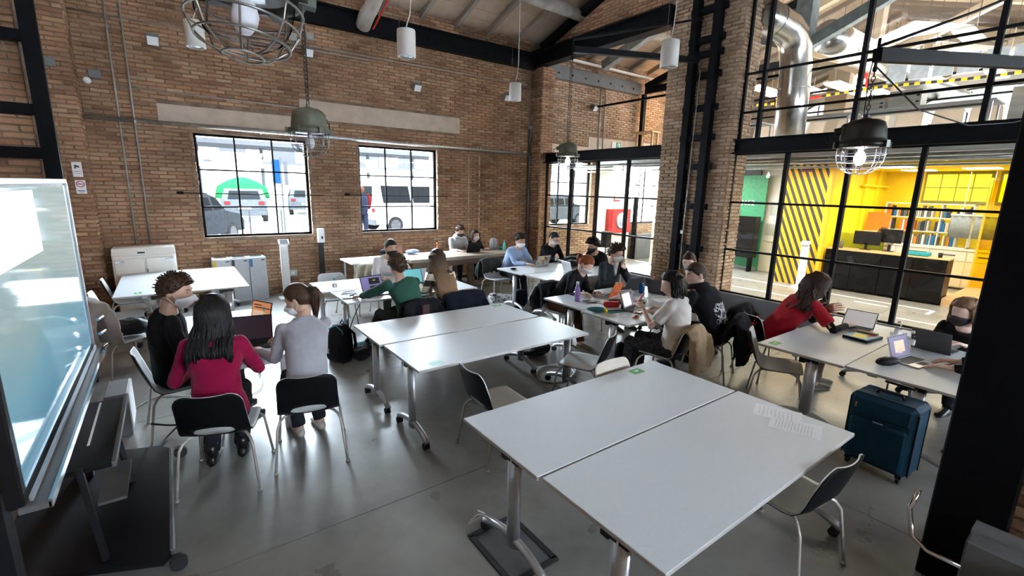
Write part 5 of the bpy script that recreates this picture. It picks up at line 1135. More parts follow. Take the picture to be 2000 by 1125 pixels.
def person(label,head,pel,by,hy,hp,lh,rh,top,legs,skin='a',fem=False,hair=('short','dark'),mask=None,sleeve='long',feet=None,shoe='shoeb',S=1.05,eyes=False,glasses=False,bend=.05,vox=.0135,hood=False,trous=True,handcurl=.5,roll=0,ankle=.0,name='person',sock=None,polel=None,poler=None,extra=None):
    H=Vector(head); PZ=.53; P=Vector((pel[0],pel[1],PZ)) if len(pel)==2 else Vector(pel)
    base=Vector((P.x,P.y,0)); t=thing(name,label,'person',base)
    b=R(by); fwd=Vector((-math.sin(b),math.cos(b),0)); right=Vector((math.cos(b),math.sin(b),0))
    HM=Matrix.Translation(H)@Matrix.Rotation(R(hy),4,'Z')@Matrix.Rotation(-R(hp),4,'X')@Matrix.Rotation(R(roll),4,'Y')
    hup=(HM.to_3x3()@Vector((0,0,1))); hf=(HM.to_3x3()@Vector((0,1,0)))
    N=H-Vector((0,0,.150*S))-fwd*.04-hf*.02
    k=1 if not fem else .9
    sec=[(-.16,.10,.09,0),(-.1,.16,.115,0),(0,.178 if fem else .172,.125,0),(.22,.155*k,.108,0),(.45,.150*k,.108,.0),(.65,.168*k,.118,.004),(.80,.178*k,.108,0),(.90,.150*k,.085,0),(.97,.085*k,.068,0),(1.03,.06,.058,0)]
    sec=[(a,x*S,y*S,z) for a,x,y,z in sec]
    sw=(.182 if not fem else .158)*S
    shc=spine(P,N,fwd,.88,bend)
    sh={-1:shc-right*sw,1:shc+right*sw}; hd={-1:Vector(lh) if lh else None,1:Vector(rh) if rh else None}
    arms={}
    for s in (-1,1):
        tg=hd[s] or (shc+right*s*.25+fwd*.15-Vector((0,0,.5)))
        pole=(polel if s==-1 else poler) or (Vector((0,0,-1))+right*s*.32-fwd*.3)
        el,wr=ik(sh[s],tg,.285*S,.255*S,pole); arms[s]=(sh[s],el,wr)
    lg={}
    for s in (-1,1):
        hip=P+right*s*.092*S-Vector((0,0,.01)); an=None
        if feet: f=feet[0 if s==-1 else 1]; an=Vector((f[0],f[1],.09 if len(f)<3 else f[2]))
        kn=hip+fwd*.42*S+right*s*.04; kn.z=.515
        if an is None: an=Vector((kn.x,kn.y,.09))+fwd*ankle+right*s*.01
        else:
            kn,an=ik(hip,an,.43*S,.43*S,fwd*.6+Vector((0,0,1.0)))
        lg[s]=(hip,kn,an)
    def limb(mb,pts,rr,off=0,n=12):
        P_=[];Q=[]
        for i in range(len(pts)-1):
            for j in range(4): u=j/4; P_.append(pts[i].lerp(pts[i+1],u)); Q.append(rr[i]*(1-u)+rr[i+1]*u+off)
        P_.append(pts[-1]); Q.append(rr[-1]+off); mb.tube(P_,Q,n)
        for p,q in ((pts[0],rr[0]+off),): mb.ell(p,(q,q,q),nu=12,nv=8)
        for p,q in zip(pts[1:-1],rr[1:-1]): mb.ell(p,(q+off,)*3,nu=12,nv=8)
    aR=[.047*S,.040*S,.027*S] if not fem else [.041*S,.034*S,.023*S]
    # body: one continuous skin surface from the neck down, head and hands joined
    mb=MB(); mb.loft(torso_rings(P,N,fwd,right,sec,bend,-.004))
    mb.tube([N-Vector((0,0,.05)),N+Vector((0,0,.02)),H-hup*.075*S-hf*.015*S,H-hup*.02-hf*.02],[.062*S,.056*S*k,.054*S*k,.05*S],14)
    for s in (-1,1):
        limb(mb,list(arms[s]),aR); limb(mb,list(lg[s]),[.08*S,.055*S,.038*S]); mb.ell(lg[s][2]-Vector((0,0,.03)),(.045,.045,.045))
    out=MB(); to_mb(remesh(mb,vox*1.1,3),out)
    head_into(out,HM,S*1.08)
    for s in (-1,1):
        if hd[s] is None: continue
        sh_,el,wr=arms[s]; d=(wr-el).normalized(); dd=Vector((d.x,d.y,d.z*.35 if abs(d.z)<.8 else d.z))
        up=Vector((0,0,1)) if abs(d.z)<.7 else -fwd
        hand_into(out,wr+dd.normalized()*.005,dd,up,(1 if s==-1 else -1),handcurl,S*1.02)
    inv=Matrix.Translation(-base); 
    def put(mb_,nm,ms,par=t,me=None):
        me=me or mb_.mesh(nm); me.transform(inv) if par is t else me.transform(inv); me.name=nm
        if not isinstance(ms,(list,tuple)): ms=[ms]
        me.materials.clear()
        for q in ms: me.materials.append(q)
        o=bpy.data.objects.new(nm,me); COL.objects.link(o); o.parent=par; return o
    put(out,'body',[SK[skin],K['lip']])
    # clothing
    tm=MB(); tsec=[q for q in sec if q[0]>-.13][:-1]+[(.985,.078*S,.074*S,-.002)]
    tm.loft(torso_rings(P,N,fwd,right,tsec,bend,.014))
    for s in (-1,1):
        a,e,w=arms[s]
        if sleeve=='long': limb(tm,[a,e,w-(w-e).normalized()*.02],aR,.013)
        elif sleeve=='none': pass
        else: limb(tm,[a,a.lerp(e,.75)],[aR[0]+.008,aR[0]+.008],.02)
    if hood:
        tm.ell(N-fwd*.075-Vector((0,0,.01)),(.12,.085,.07),M=Matrix.Rotation(b,3,'Z'))
        tm.tube([N+right*math.cos(a)*.095+fwd*(.02+math.sin(a)*.095)+Vector((0,0,.005+.03*(1-math.sin(a)))) for a in [2*PI*k/16 for k in range(16)]],.035,8,closed=True)
    tmats=top if isinstance(top,(list,tuple)) else [top]
    topo=put(None,'top_garment',tmats,me=remesh(tm,vox,4,.022,.11))
    if trous:
        lm=MB(); lm.loft(torso_rings(P,N,fwd,right,[(-.19,.09,.08,0)]+[q for q in sec if q[0]<.1],bend,.008))
        for s in (-1,1): limb(lm,list(lg[s]),[.088*S,.062*S,.046*S],.008)
        put(None,'trousers',[legs],me=remesh(lm,vox*1.05,4,.016,.09))
    for s in (-1,1):
        a=lg[s][2]; an=Vector((a.x,a.y,a.z-.09)); f=fwd.copy()
        sm=MB(); rr=[]
        for (y,w,h) in ((-.06,.022,.05),(-.05,.034,.075),(-.01,.04,.095),(.05,.04,.078),(.11,.044,.058),(.16,.042,.045),(.19,.028,.03)):
            rr.append([an+f*y*S+right*(w*math.cos(q))+Vector((0,0,max(.012,h*(.5+.5*math.sin(q))))) for q in [2*PI*k/14 for k in range(14)]])
        sm.loft(rr); 
        if shoe=='shoeb': sm.tube([an+Vector((0,0,.06)),an+Vector((0,0,.17))],[.05,.052],14)
        o=put(sm,'shoe',[K[shoe]]); recalc(o.data)
        so=MB(); n_=14; pts=[(an+f*(.065+.13*math.sin(q))*S+right*(.042*math.cos(q))) for q in [2*PI*k/n_ for k in range(n_)]]
        so.add([p+Vector((0,0,.0)) for p in pts]+[p+Vector((0,0,.02)) for p in pts],[tuple(range(n_-1,-1,-1)),tuple(range(n_,2*n_))]+[(i,(i+1)%n_,n_+(i+1)%n_,n_+i) for i in range(n_)])
        put(so,'sole',[K['sole' if shoe!='shoeb' else 'shoeb']],par=t)
    # hair
    rnd=random.Random(len(label)); kind,hc=hair[0],HR[hair[1]]; L_=hair[2] if len(hair)>2 else .3
    T=lambda v: HM@(v*S*1.08)
    def hline(a):  # elevation of the hairline by azimuth (0 = front)
        a=abs((a+PI)%(2*PI)-PI)
        if a<.9: return .62-.10*a
        if a<1.35: return .53-(a-.9)*1.0
        if a<1.8: return .08-(a-1.35)*.5 if kind!='short' else .10-(a-1.35)*.7
        return -.22-(a-1.8)*.35 if kind=='short' else -.3-(a-1.8)*.25
    thick={'short':.017,'crop':.008,'pony':.011,'long':.018,'curly':.03,'bun':.009,'mop':.024}[kind]
    hm_=MB(); nu,nv=36,22; V={}; fs=[]
    for i in range(nv+1):
        for k_ in range(nu):
            a=2*PI*k_/nu; e=hline(a)+(PI/2-hline(a))*i/nv; q=min(1,i/4)
            o_=thick*(.12+.88*q**.5)*(1+.35*(rnd.random()-.5)*(1 if kind in('short','curly','mop') else .3)); o_+= (.012 if kind in('short','mop') and abs((a+PI)%(2*PI)-PI)<1 and i>3 else 0)
            V[(i,k_)]=len(V); hm_.v.append(tuple(T(hsurf(dirv(a,e),o_))))
    for i in range(nv):
        for k_ in range(nu): l=(k_+1)%nu; hm_.f.append((V[(i,k_)],V[(i,l)],V[(i+1,l)],V[(i+1,k_)])); hm_.m.append(0); hm_.s.append(True)
    dn=Vector((0,0,-1))
    if kind in ('short','mop','crop'):
        n_={'short':230,'mop':240,'crop':0}[kind]
        for _ in range(n_):
            a=rnd.uniform(-PI,PI); e0=hline(a)+.05; e=rnd.uniform(e0,1.35); ln=.022 if kind=='short' else .045
            d0=dirv(a,e); p0=T(hsurf(d0,thick*.5)); comb=dirv(a+rnd.uniform(-.5,.5),max(-.4,e-(.45 if kind=='mop' else .2)))
            d1=(HM.to_3x3()@(comb*.9+d0*(.28 if kind=='short' else .25)+Vector((rnd.uniform(-.2,.2),.2,rnd.uniform(0,.15))))).normalized()
            p1=T(hsurf(d0,thick*1.0))+d1*ln*.5; p2=p1+(d1+dn*.25).normalized()*ln*.5
            hm_.tube([p0,p1,p2],[.0065,.005,.001],4,cap=False)
    def strand(a,start_e,L,spread,wave,rad,flow=0):
        p=[T(hsurf(dirv(a*.35,1.35),thick)),T(hsurf(dirv(a*.8,.9),thick*1.1)),T(hsurf(dirv(a,.35),thick*1.15)),T(hsurf(dirv(a,-.15),thick*1.25))]
        q=p[-1]; outd=(HM.to_3x3()@dirv(a,0)); outd.z=0; outd.normalize(); n_=max(3,int(L/.05))
        for j in range(1,n_+1):
            u=j/n_; z=q+dn*L*u+outd*(spread*u)+Vector((math.sin(j*1.9+a*7)*wave,math.cos(j*1.7+a*5)*wave,0))
            if z.z<N.z+.04:
                tt=max(0,min(1,(z.z-P.z)/max(.01,N.z-P.z))); cc=spine(P,N,fwd,tt,bend); dv=z-cc; X_=dv.dot(right); Y_=dv.dot(fwd)
                ra=(.225 if tt<.93 else .15)*S*(.92 if fem else 1); rb_=(.150 if tt<.93 else .10)*S; q_=math.hypot(X_/ra,Y_/rb_)
                if q_<1:
                    xx=max(-.9*ra,min(.9*ra,X_*1.1)); z=cc+right*xx-fwd*math.sqrt(max(0,1-(xx/ra)**2))*rb_*rnd.uniform(1,1.08)+Vector((0,0,dv.z))
            p.append(z)
        hm_.tube(p,[rad*.5,rad,rad,rad]+[rad*(1-.55*(j/n_)**2) for j in range(1,n_+1)],5,cap=True)
    if kind in ('long','curly'):
        nn=hair[3] if len(hair)>3 else 90
        for j in range(nn):
            a=PI+(-1+2*(j+rnd.random())/nn)*(1.95 if kind=='long' else 1.9); strand(a,0,L_*rnd.uniform(.85,1.05),(.02 if kind=='long' else .05)*rnd.uniform(.2,1.3),.003 if kind=='long' else .024,.0125 if kind=='long' else .012)
        rings=[]; fl=HM.to_3x3()@Vector((0,-1,0)); fl.z=0; fl.normalize(); rt=Vector((-fl.y,fl.x,0))
        c0=T(Vector((0,-.03,.0)))
        for u,w in ((0,.075),(.25,.078),(.5,.072),(.8,.065),(.95,.045)): rings.append([c0+dn*L_*u+fl*(.055+.045*u)+rt*(w*S*math.cos(q))+fl*(w*.6*math.sin(q)) for q in [2*PI*k_/14 for k_ in range(14)]])
        hm_.loft(rings)
    if kind=='pony':
        r0=T(Vector((0,-.115,.035))); fl=HM.to_3x3()@Vector((0,-1,.1)); fl.normalize()
        hm_.ell(r0,(.02,.02,.02)); 
        for j in range(46):
            a=rnd.uniform(0,2*PI); q=rnd.uniform(0,.026); sx=Vector((math.cos(a)*q,math.sin(a)*q,rnd.uniform(-.01,.01)))
            pts=[r0+sx*.4,r0+fl*.035+sx*.8+dn*.005,r0+fl*.055+sx*1.2+dn*.05]; n_=6
            LL=L_*rnd.uniform(.8,1.05)
            for i in range(1,n_+1): u=i/n_; pts.append(r0+fl*(.055-.015*u)+sx*(1.5-.7*u)+dn*(.05+LL*u)+Vector((math.sin(u*5+a)*.004,0,0)))
            hm_.tube(pts,[.007,.009,.010]+[.010*(1-.75*(i/n_)**1.5) for i in range(1,n_+1)],5)
    ho=put(hm_,'hair',[hc])
    if kind=='pony': 
        tb_=MB().tube([T(Vector((.022*math.cos(q),-.118,.035+.022*math.sin(q)))) for q in [2*PI*k_/12 for k_ in range(12)]],.006,6,closed=True); put(tb_,'hair_tie',[K['blackp']])
    # mask
    if mask:
        mk=MB(); nu,nv=18,10; dz=-.035 if mask=='maskblue' else 0; F=[[],[]]
        for lay in (0,1):
            for j in range(nv+1):
                tt=j/nv
                for i in range(nu+1):
                    a=-1.25+2.5*i/nu; zt=.004-.040*(abs(a)/1.25)**1.2+dz; zb=-.124+.045*(abs(a)/1.25)**1.5+dz; z=zt+(zb-zt)*tt
                    e=math.asin(max(-.97,min(.97,z/.120))); pt=hsurf(dirv(a,e))
                    o_=(.010 if lay else .004)+(.022 if mask!='maskblue' else .008)*max(0,math.cos(a*1.15))**1.5*math.sin(PI*min(1,tt*.85+.12))
                    nrm=Vector((math.sin(a),math.cos(a),-.15 if tt>.7 else 0)); F[lay].append(T(pt+nrm*o_))
        n_=len(F[0]); vs=F[0]+F[1]; fs=[]
        ix=lambda j,i: j*(nu+1)+i
        for j in range(nv):
            for i in range(nu): a_,b_,c_,d_=ix(j,i),ix(j,i+1),ix(j+1,i+1),ix(j+1,i); fs+= [(n_+a_,n_+b_,n_+c_,n_+d_),(d_,c_,b_,a_)]
        for j in range(nv): fs+=[(ix(j,0),ix(j+1,0),n_+ix(j+1,0),n_+ix(j,0)),(ix(j,nu),n_+ix(j,nu),n_+ix(j+1,nu),ix(j+1,nu))]
        for i in range(nu): fs+=[(ix(0,i),n_+ix(0,i),n_+ix(0,i+1),ix(0,i+1)),(ix(nv,i),ix(nv,i+1),n_+ix(nv,i+1),n_+ix(nv,i))]
        mk.add(vs,fs,0,True); mo=put(mk,'face_mask',[K[mask]]); recalc(mo.data)
        st=MB()
        for s in (-1,1):
            for z0,z1 in ((-.035,.015),(-.085,-.035)): st.tube([T(Vector((s*.068,.035,z0+dz))),T(Vector((s*.078,.012,(z0+z1)/2+dz))),T(Vector((s*.083,-.018,z1)))],.0018,5)
        put(st,'mask_strap',[K[mask]])
    if eyes:
        for s in (-1,1):
            e_=MB(); c=hsurf(dirv(math.atan2(s*.031,.085),.12)); c=Vector((s*.031,c.y-.004,.014)); e_.ell(T(c),(.0115*S,.0115*S,.0075*S),M=HM.to_3x3(),nu=10,nv=8)
            e_.ell(T(c+Vector((0,.0075,0))),(.0052,.0052,.0052),nu=8,nv=6,m=1); put(e_,'eye',[K['eyew'],K['iris']])
            bw=MB(); bw.tube([T(Vector((s*.014,.094,.034))),T(Vector((s*.032,.090,.040))),T(Vector((s*.050,.076,.034)))],[.0035,.0045,.002],6); put(bw,'eyebrow',[hc])
    if glasses:
        gm=MB()
        for s in (-1,1):
            gm.tube([T(Vector((s*.033+.024*math.cos(q),.105-.1*abs(.033*s+.024*math.cos(q))**1.3,.010+.019*math.sin(q)))) for q in [2*PI*k_/16 for k_ in range(16)]],.0022,5,closed=True)
            gm.tube([T(Vector((s*.057,.098,.015))),T(Vector((s*.080,.04,.015))),T(Vector((s*.082,-.01,.008)))],.002,5)
        gm.tube([T(Vector((-.010,.108,.014))),T(Vector((.010,.108,.014)))],.002,5); put(gm,'glasses',[K['gl']])
    return t,dict(H=H,N=N,P=P,fwd=fwd,right=right,HM=HM,arms=arms,put=put,T=T,spine=lambda u: spine(P,N,fwd,u,bend))
C_black=cloth('black_knit',(.010,.010,.012)); C_black2=cloth('black_cotton',(.014,.014,.018)); C_mag=cloth('magenta_knit',(.27,.004,.045),b=.4); C_grey=cloth('light_grey_knit',(.36,.36,.40)); C_white=cloth('off_white_sweatshirt',(.62,.58,.58)); C_green=cloth('green_jumper',(.032,.095,.07)); C_hood=cloth('grey_hoodie',(.40,.42,.44)); C_lblue=cloth('light_blue_sweater',(.30,.40,.60)); C_suit=cloth('charcoal_blazer',(.035,.042,.052)); C_tee=cloth('white_tee',(.66,.63,.60)); C_red=cloth('red_top',(.33,.008,.018)); C_brown=cloth('rust_brown_jacket',(.26,.115,.035)); C_jean=cloth('blue_denim',(.06,.09,.14)); C_djean=cloth('dark_denim',(.018,.021,.028)); C_olive=cloth('dark_olive_trousers',(.035,.04,.035)); C_brt=cloth('brown_corduroy',(.085,.045,.028)); C_beige=cloth('beige_trousers',(.30,.25,.20)); C_navyc=cloth('navy_coat_cloth',(.012,.016,.030)); C_camel=cloth('camel_teddy_fabric',(.38,.27,.17),b=.6,bs=40); C_taupe=cloth('grey_brown_coat_cloth',(.22,.185,.165)); C_sage=cloth('beige_jacket_cloth',(.36,.33,.26))
C_fair=stripemat('fair_isle_knit',(.62,.56,.47),(.035,.022,.02),.19,-9999,axis='Z'); C_check=cloth('black_patterned_cloth',(.03,.03,.033),var=.8,scale=28)
for m_ in (C_fair,C_check): m_.node_tree.nodes['Principled BSDF'].inputs['Roughness'].default_value=.9
PPL={}
PPL[1]=person('bearded man in a black sweater and white mask at the left table',(-.03,4.87,1.325),(-.12,5.03),-84,-108,16,(.24,5.18,.775),(.17,4.92,.775),C_black,C_djean,'b',hair=('short','brown'),mask='maskw',eyes=True,S=1.12,vox=.012)
PPL[2]=person('woman with long dark hair in a magenta top, seen from behind',(.19,4.16,1.255),(.16,3.97),-16,-8,22,(.04,4.42,.775),(.40,4.40,.775),C_mag,C_djean,'b',True,hair=('long','black',.30,130),feet=((.08,4.20),(.30,4.22)),S=1.10,vox=.012,polel=Vector((-.8,-.7,-1)),poler=Vector((.7,-.8,-1)))
PPL[3]=person('woman with a brown ponytail in a light grey jumper, leaning left',(.83,4.23,1.275),(.79,3.96),4,50,26,(.53,4.50,.785),(.68,4.72,.785),C_grey,C_djean,'a',True,hair=('pony','brown',.21),mask='maskw',feet=((.76,4.27),(.95,4.31)),shoe='shoew',S=1.08,vox=.012,polel=Vector((.2,-1,-.5)))
PPL[4]=person('man in a white sweatshirt and black mask resting his cheek on his hand',(2.96,7.52,1.235),(2.98,7.88),180,187,14,(3.11,7.44,1.14),(2.72,7.22,.775),C_white,C_olive,'b',hair=('crop','black'),mask='maskb',eyes=True,S=1.12,bend=.06)
PPL[5]=person('man in a green jumper typing, seen from behind',(2.33,5.70,1.235),(2.50,5.62),6,2,10,(1.96,6.12,.79),(2.50,6.2,.79),C_green,C_olive,'a',hair=('short','crop'),S=1.10,feet=((2.05,6.12),(2.3,6.15)),polel=Vector((-1,-.2,-.6)),vox=.013)
PPL[6]=person('woman with very long ombre hair in a patterned cardigan',(3.08,6.05,1.225),(3.18,5.80),2,0,12,(2.95,6.35,.785),(3.35,6.35,.785),C_fair,C_djean,'a',True,hair=('long','ombre',.50,150),S=1.10)
PPL[7]=person('man in a grey hoodie and black mask behind the workbench',(5.70,9.98,1.215),(5.72,10.2),180,186,26,(5.85,9.65,.79),(5.5,9.65,.79),C_hood,C_djean,'a',hair=('short','brown'),mask='maskb',S=1.08,hood=True,vox=.017)
PPL[8]=person('dark haired woman in black behind the laptop on the workbench',(6.13,9.95,1.10),(6.2,10.2),180,180,10,(6.3,9.7,.79),(6.0,9.7,.79),C_black,C_djean,'c',True,hair=('long','dark',.10,60),mask='maskw',S=1.03,vox=.017)
PPL[9]=person('man in a light blue sweater and white mask at the stickered laptop',(5.84,7.70,1.205),(5.72,7.95),184,172,18,(6.05,7.38,.785),(5.72,7.30,.785),C_lblue,C_djean,'b',hair=('short','dark'),mask='maskw',S=1.1,shoe='shoew',feet=((5.7,7.3),(5.5,7.25)),vox=.015)
PPL[10]=person('man in a black sweater with glasses and white mask',(6.76,7.70,1.22),(6.75,7.98),182,188,30,(6.9,7.35,.785),(6.6,7.32,.785),C_black,C_djean,'c',hair=('crop','black'),mask='maskw',glasses=True,S=1.1,vox=.015)
PPL[11]=person('black haired man in a black mask turned left at the far desks',(7.12,6.85,1.13),(7.48,6.85),92,85,22,(6.85,6.7,.79),(6.8,6.98,.79),C_black,C_djean,'b',hair=('mop','black'),mask='maskb',S=1.12,vox=.016)
PPL[12]=person('young man in a charcoal blazer with glasses and white mask',(5.95,5.20,1.24),(5.98,5.42),176,186,16,(6.02,5.06,1.02),(5.72,4.95,.80),C_suit,C_djean,'c',hair=('mop','brown'),mask='maskw',glasses=True,S=1.08,polel=Vector((.3,-.4,-1)),vox=.014)
PPL[13]=person('red-haired woman with a ponytail bent over the desk',(5.02,4.97,1.17),(4.78,5.30),195,205,42,(5.0,4.72,.79),(4.72,4.74,.79),C_black2,C_brt,'c',True,hair=('pony','red',.16),mask='maskw',S=1.08,feet=((4.66,4.62),(4.5,4.75)),bend=.09,vox=.014,shoe='brown_sh')
PPL[14]=person('woman in a rust brown jacket with a blue mask under her chin',(6.52,4.20,1.20),(6.72,4.22),92,110,22,(6.15,4.05,.80),(6.1,4.3,.80),C_brown,C_djean,'c',True,hair=('bun','dark'),mask='maskblue',eyes=True,S=1.12,vox=.014)
PPL[15]=person('black haired woman in a white tee seen from behind',(4.62,3.16,1.215),(4.50,2.98),14,55,18,(4.40,3.38,.92),(4.70,3.50,.80),C_tee,C_check,'c',True,hair=('long','black',.13,90),sleeve='short',S=1.12,polel=Vector((-.6,-.3,-1)),vox=.013)
PPL[16]=person('bearded man in a black hoodie with white lettering on the back',(5.14,3.20,1.275),(5.33,2.96),0,60,16,(4.95,3.50,.80),(5.35,3.55,.80),C_black2,C_djean,'c',hair=('crop','dark'),hood=True,eyes=True,S=1.15,bend=.08,vox=.014)
PPL[17]=person('woman with long curly dark hair in a red top and black mask',(6.12,2.24,1.20),(5.93,2.58),-118,-125,30,(6.13,2.09,.97),(6.22,1.90,.785),C_red,C_beige,'c',True,hair=('curly','dark',.30,130),mask='maskb',glasses=True,sleeve='short',S=1.12,feet=((6.2,2.1),(6.0,2.05)),shoe='brown_sh',polel=Vector((.5,-.3,-1)),poler=Vector((-.9,-.3,-.4)),vox=.013)
PPL[18]=person('woman with light brown hair and a black mask by the right post',(6.60,1.00,1.10),(7.0,1.02),80,60,14,(6.42,.92,.79),(6.40,1.16,.79),C_black,C_djean,'c',True,hair=('long','light',.10,60),mask='maskb',S=1.12,vox=.015)
PPL[19]=person('person in black typing, mostly hidden by the right post',(5.60,.40,1.22),(5.62,.12),2,5,15,(5.42,.84,.79),(5.66,.86,.79),C_black,C_djean,'c',hair=('short','dark'),S=1.08,vox=.016,handcurl=.35)
PPL[20]=person('grey haired clerk seated behind the reception counter',(14.5,4.0,1.36),(14.72,4.0,.70),92,95,15,(14.1,4.2,1.05),(14.1,3.85,1.05),C_beige,C_djean,'a',hair=('short','light'),mask=None,S=1.05,vox=.025,trous=False)
# black under-sleeves of the red top
def sleeves(i,m,r0=.052,r1=.036,frac=.45):
    t,q=PPL[i]; mb=MB()
    for s in (-1,1):
        a,e,w=q['arms'][s]; p=a.lerp(e,frac); mb.tube([p,e,w-(w-e).normalized()*.015],[r0,r0*.85,r1],12); mb.ell(e,(r0*.86,)*3)
    q['put'](mb,'under_sleeve',[m])
sleeves(17,C_black)
# blazer shirt, hoodie lettering
t,q=PPL[12]; c=q['N']+q['fwd']*.075-Vector((0,0,.1)); mb=MB().loft([[c+q['right']*x*w+q['fwd']*.015+Vector((0,0,z)) for x in (-1,0,1)]+[c+q['right']*x*w-q['fwd']*.03+Vector((0,0,z)) for x in (1,0,-1)] for w,z in ((.055,.10),(.04,.03),(.012,-.12))]); q['put'](mb,'shirt_front',[K['maskw']])
t,q=PPL[16]
def back_text(i,lines,size,m):
    t,q=PPL[i]; P_=q['spine'](.55); F=q['fwd']; Rr=q['right']
    n=-F; tl=(q['spine'](.75)-q['spine'](.35)).normalized(); x=Rr.copy(); y=(tl-x*tl.dot(x)).normalized(); nn=x.cross(y)
    M=Matrix((x,y,nn)).transposed().to_4x4()
    for j,s in enumerate(lines):
        c=bpy.data.curves.new('lettering','FONT'); c.body=s; c.size=size; c.extrude=.0; c.align_x='CENTER'; c.align_y='CENTER'; c.resolution_u=2
        tmp=bpy.data.objects.new('tmp',c); COL.objects.link(tmp); dg=bpy.context.evaluated_depsgraph_get(); me=bpy.data.meshes.new_from_object(tmp.evaluated_get(dg)); bpy.data.objects.remove(tmp); me.materials.clear()
        bm=bmesh.new(); bm.from_mesh(me); bmesh.ops.triangulate(bm,faces=bm.faces); bmesh.ops.subdivide_edges(bm,edges=[e for e in bm.edges if e.calc_length()>.02],cuts=2,use_grid_fill=False); bmesh.ops.triangulate(bm,faces=bm.faces); bm.to_mesh(me); bm.free()
        me.transform(Matrix.Translation((0,.13-.075*j,0))); me.name='lettering'; me.materials.append(m)
        me.transform(Matrix.Translation(P_-F*.35-Vector((t.location)))@M)
        o=bpy.data.objects.new('lettering',me); COL.objects.link(o); o.parent=t
        tg=[c_ for c_ in t.children if c_.name.startswith('top_garment')][0]
        sw=o.modifiers.new('wrap','SHRINKWRAP'); sw.target=tg; sw.wrap_method='PROJECT'; sw.use_project_x=sw.use_project_y=sw.use_project_z=False
        sw.wrap_method='NEAREST_SURFACEPOINT'; sw.offset=.004; sw.wrap_mode='OUTSIDE_SURFACE' if False else 'ABOVE_SURFACE'
        so=o.modifiers.new('s','SOLIDIFY'); so.thickness=.002
back_text(16,['DRUGS','LOVE ME','WHEN I','CAN NOT'],.085,K['maskw'])
# ================================================================= things on desks and floor
K.update(space=mat('space_grey_metal',(.10,.10,.11),.35,metal=.6,var=.05), silver=mat('silver_laptop_metal',(.55,.56,.58),.3,metal=.6,var=.04), keys=mat('black_keys',(.012,.012,.013),.5), purple=mat('purple_bottle_paint',(.30,.18,.48),.35,var=.05), tealb=mat('teal_bottle',(.10,.55,.50),.35), bluecan=mat('blue_can',(.01,.07,.25),.25,metal=.5), redcase=mat('red_case_fabric',(.55,.015,.02),.6,bump=.1), tealp=mat('teal_pouch_fabric',(.02,.15,.17),.7,bump=.3), yellowc=mat('yellow_print',(.8,.6,.02),.5), pinkcap=mat('pink_cap',(.7,.05,.35),.4), pet=glassmat('clear_plastic',(.93,.96,.97),2.5), amber=mat('amber_bottle',(.45,.13,.03),.2), suitc=cloth('petrol_suitcase_fabric',(.008,.045,.085),rough=.6,bs=60,b=.15), nylon=cloth('black_nylon',(.010,.010,.013),rough=.6), cyan=mat('cyan_trim',(.02,.38,.50),.5), greycl=cloth('pale_grey_backpack_cloth',(.45,.45,.50)), orange2=mat('orange_plastic',(.75,.16,.02),.4), kraft=mat('kraft_notebook',(.33,.2,.1),.7), pinkp=mat('pink_phone_case',(.6,.1,.2),.4), puffer=cloth('dark_puffer_cloth',(.02,.024,.034),rough=.5))
def em(n,c,s=.7): return mat(n,c,.3,emit=c,estr=s,var=.02)
SCR=dict(dark=em('dark_screen_picture',(.02,.012,.02),.6),orange=em('orange_screen_picture',(.42,.17,.08),.9),ide=em('editor_screen_picture',(.13,.12,.26),.9),teal=em('teal_screen_picture',(.10,.33,.36),.9),doc=em('document_screen_picture',(.10,.09,.16),.9),pale=em('pale_screen_picture',(.35,.33,.32),.7),white=em('white_screen_block',(.62,.68,.85),.9),black=em('black_screen_block',(.01,.01,.012),.3),tan=em('tan_screen_block',(.5,.36,.26),.9),gy=em('green_screen_block',(.12,.17,.10),.8),ye=em('yellow_screen_block',(.75,.65,.1),.9))
STK=[mat('sticker_'+n,c,.5,var=.05) for n,c in (('red',(.6,.04,.05)),('yellow',(.75,.6,.05)),('green',(.08,.4,.15)),('blue',(.05,.2,.5)),('white',(.75,.75,.72)),('pink',(.7,.25,.35)),('black',(.03,.03,.03)))]
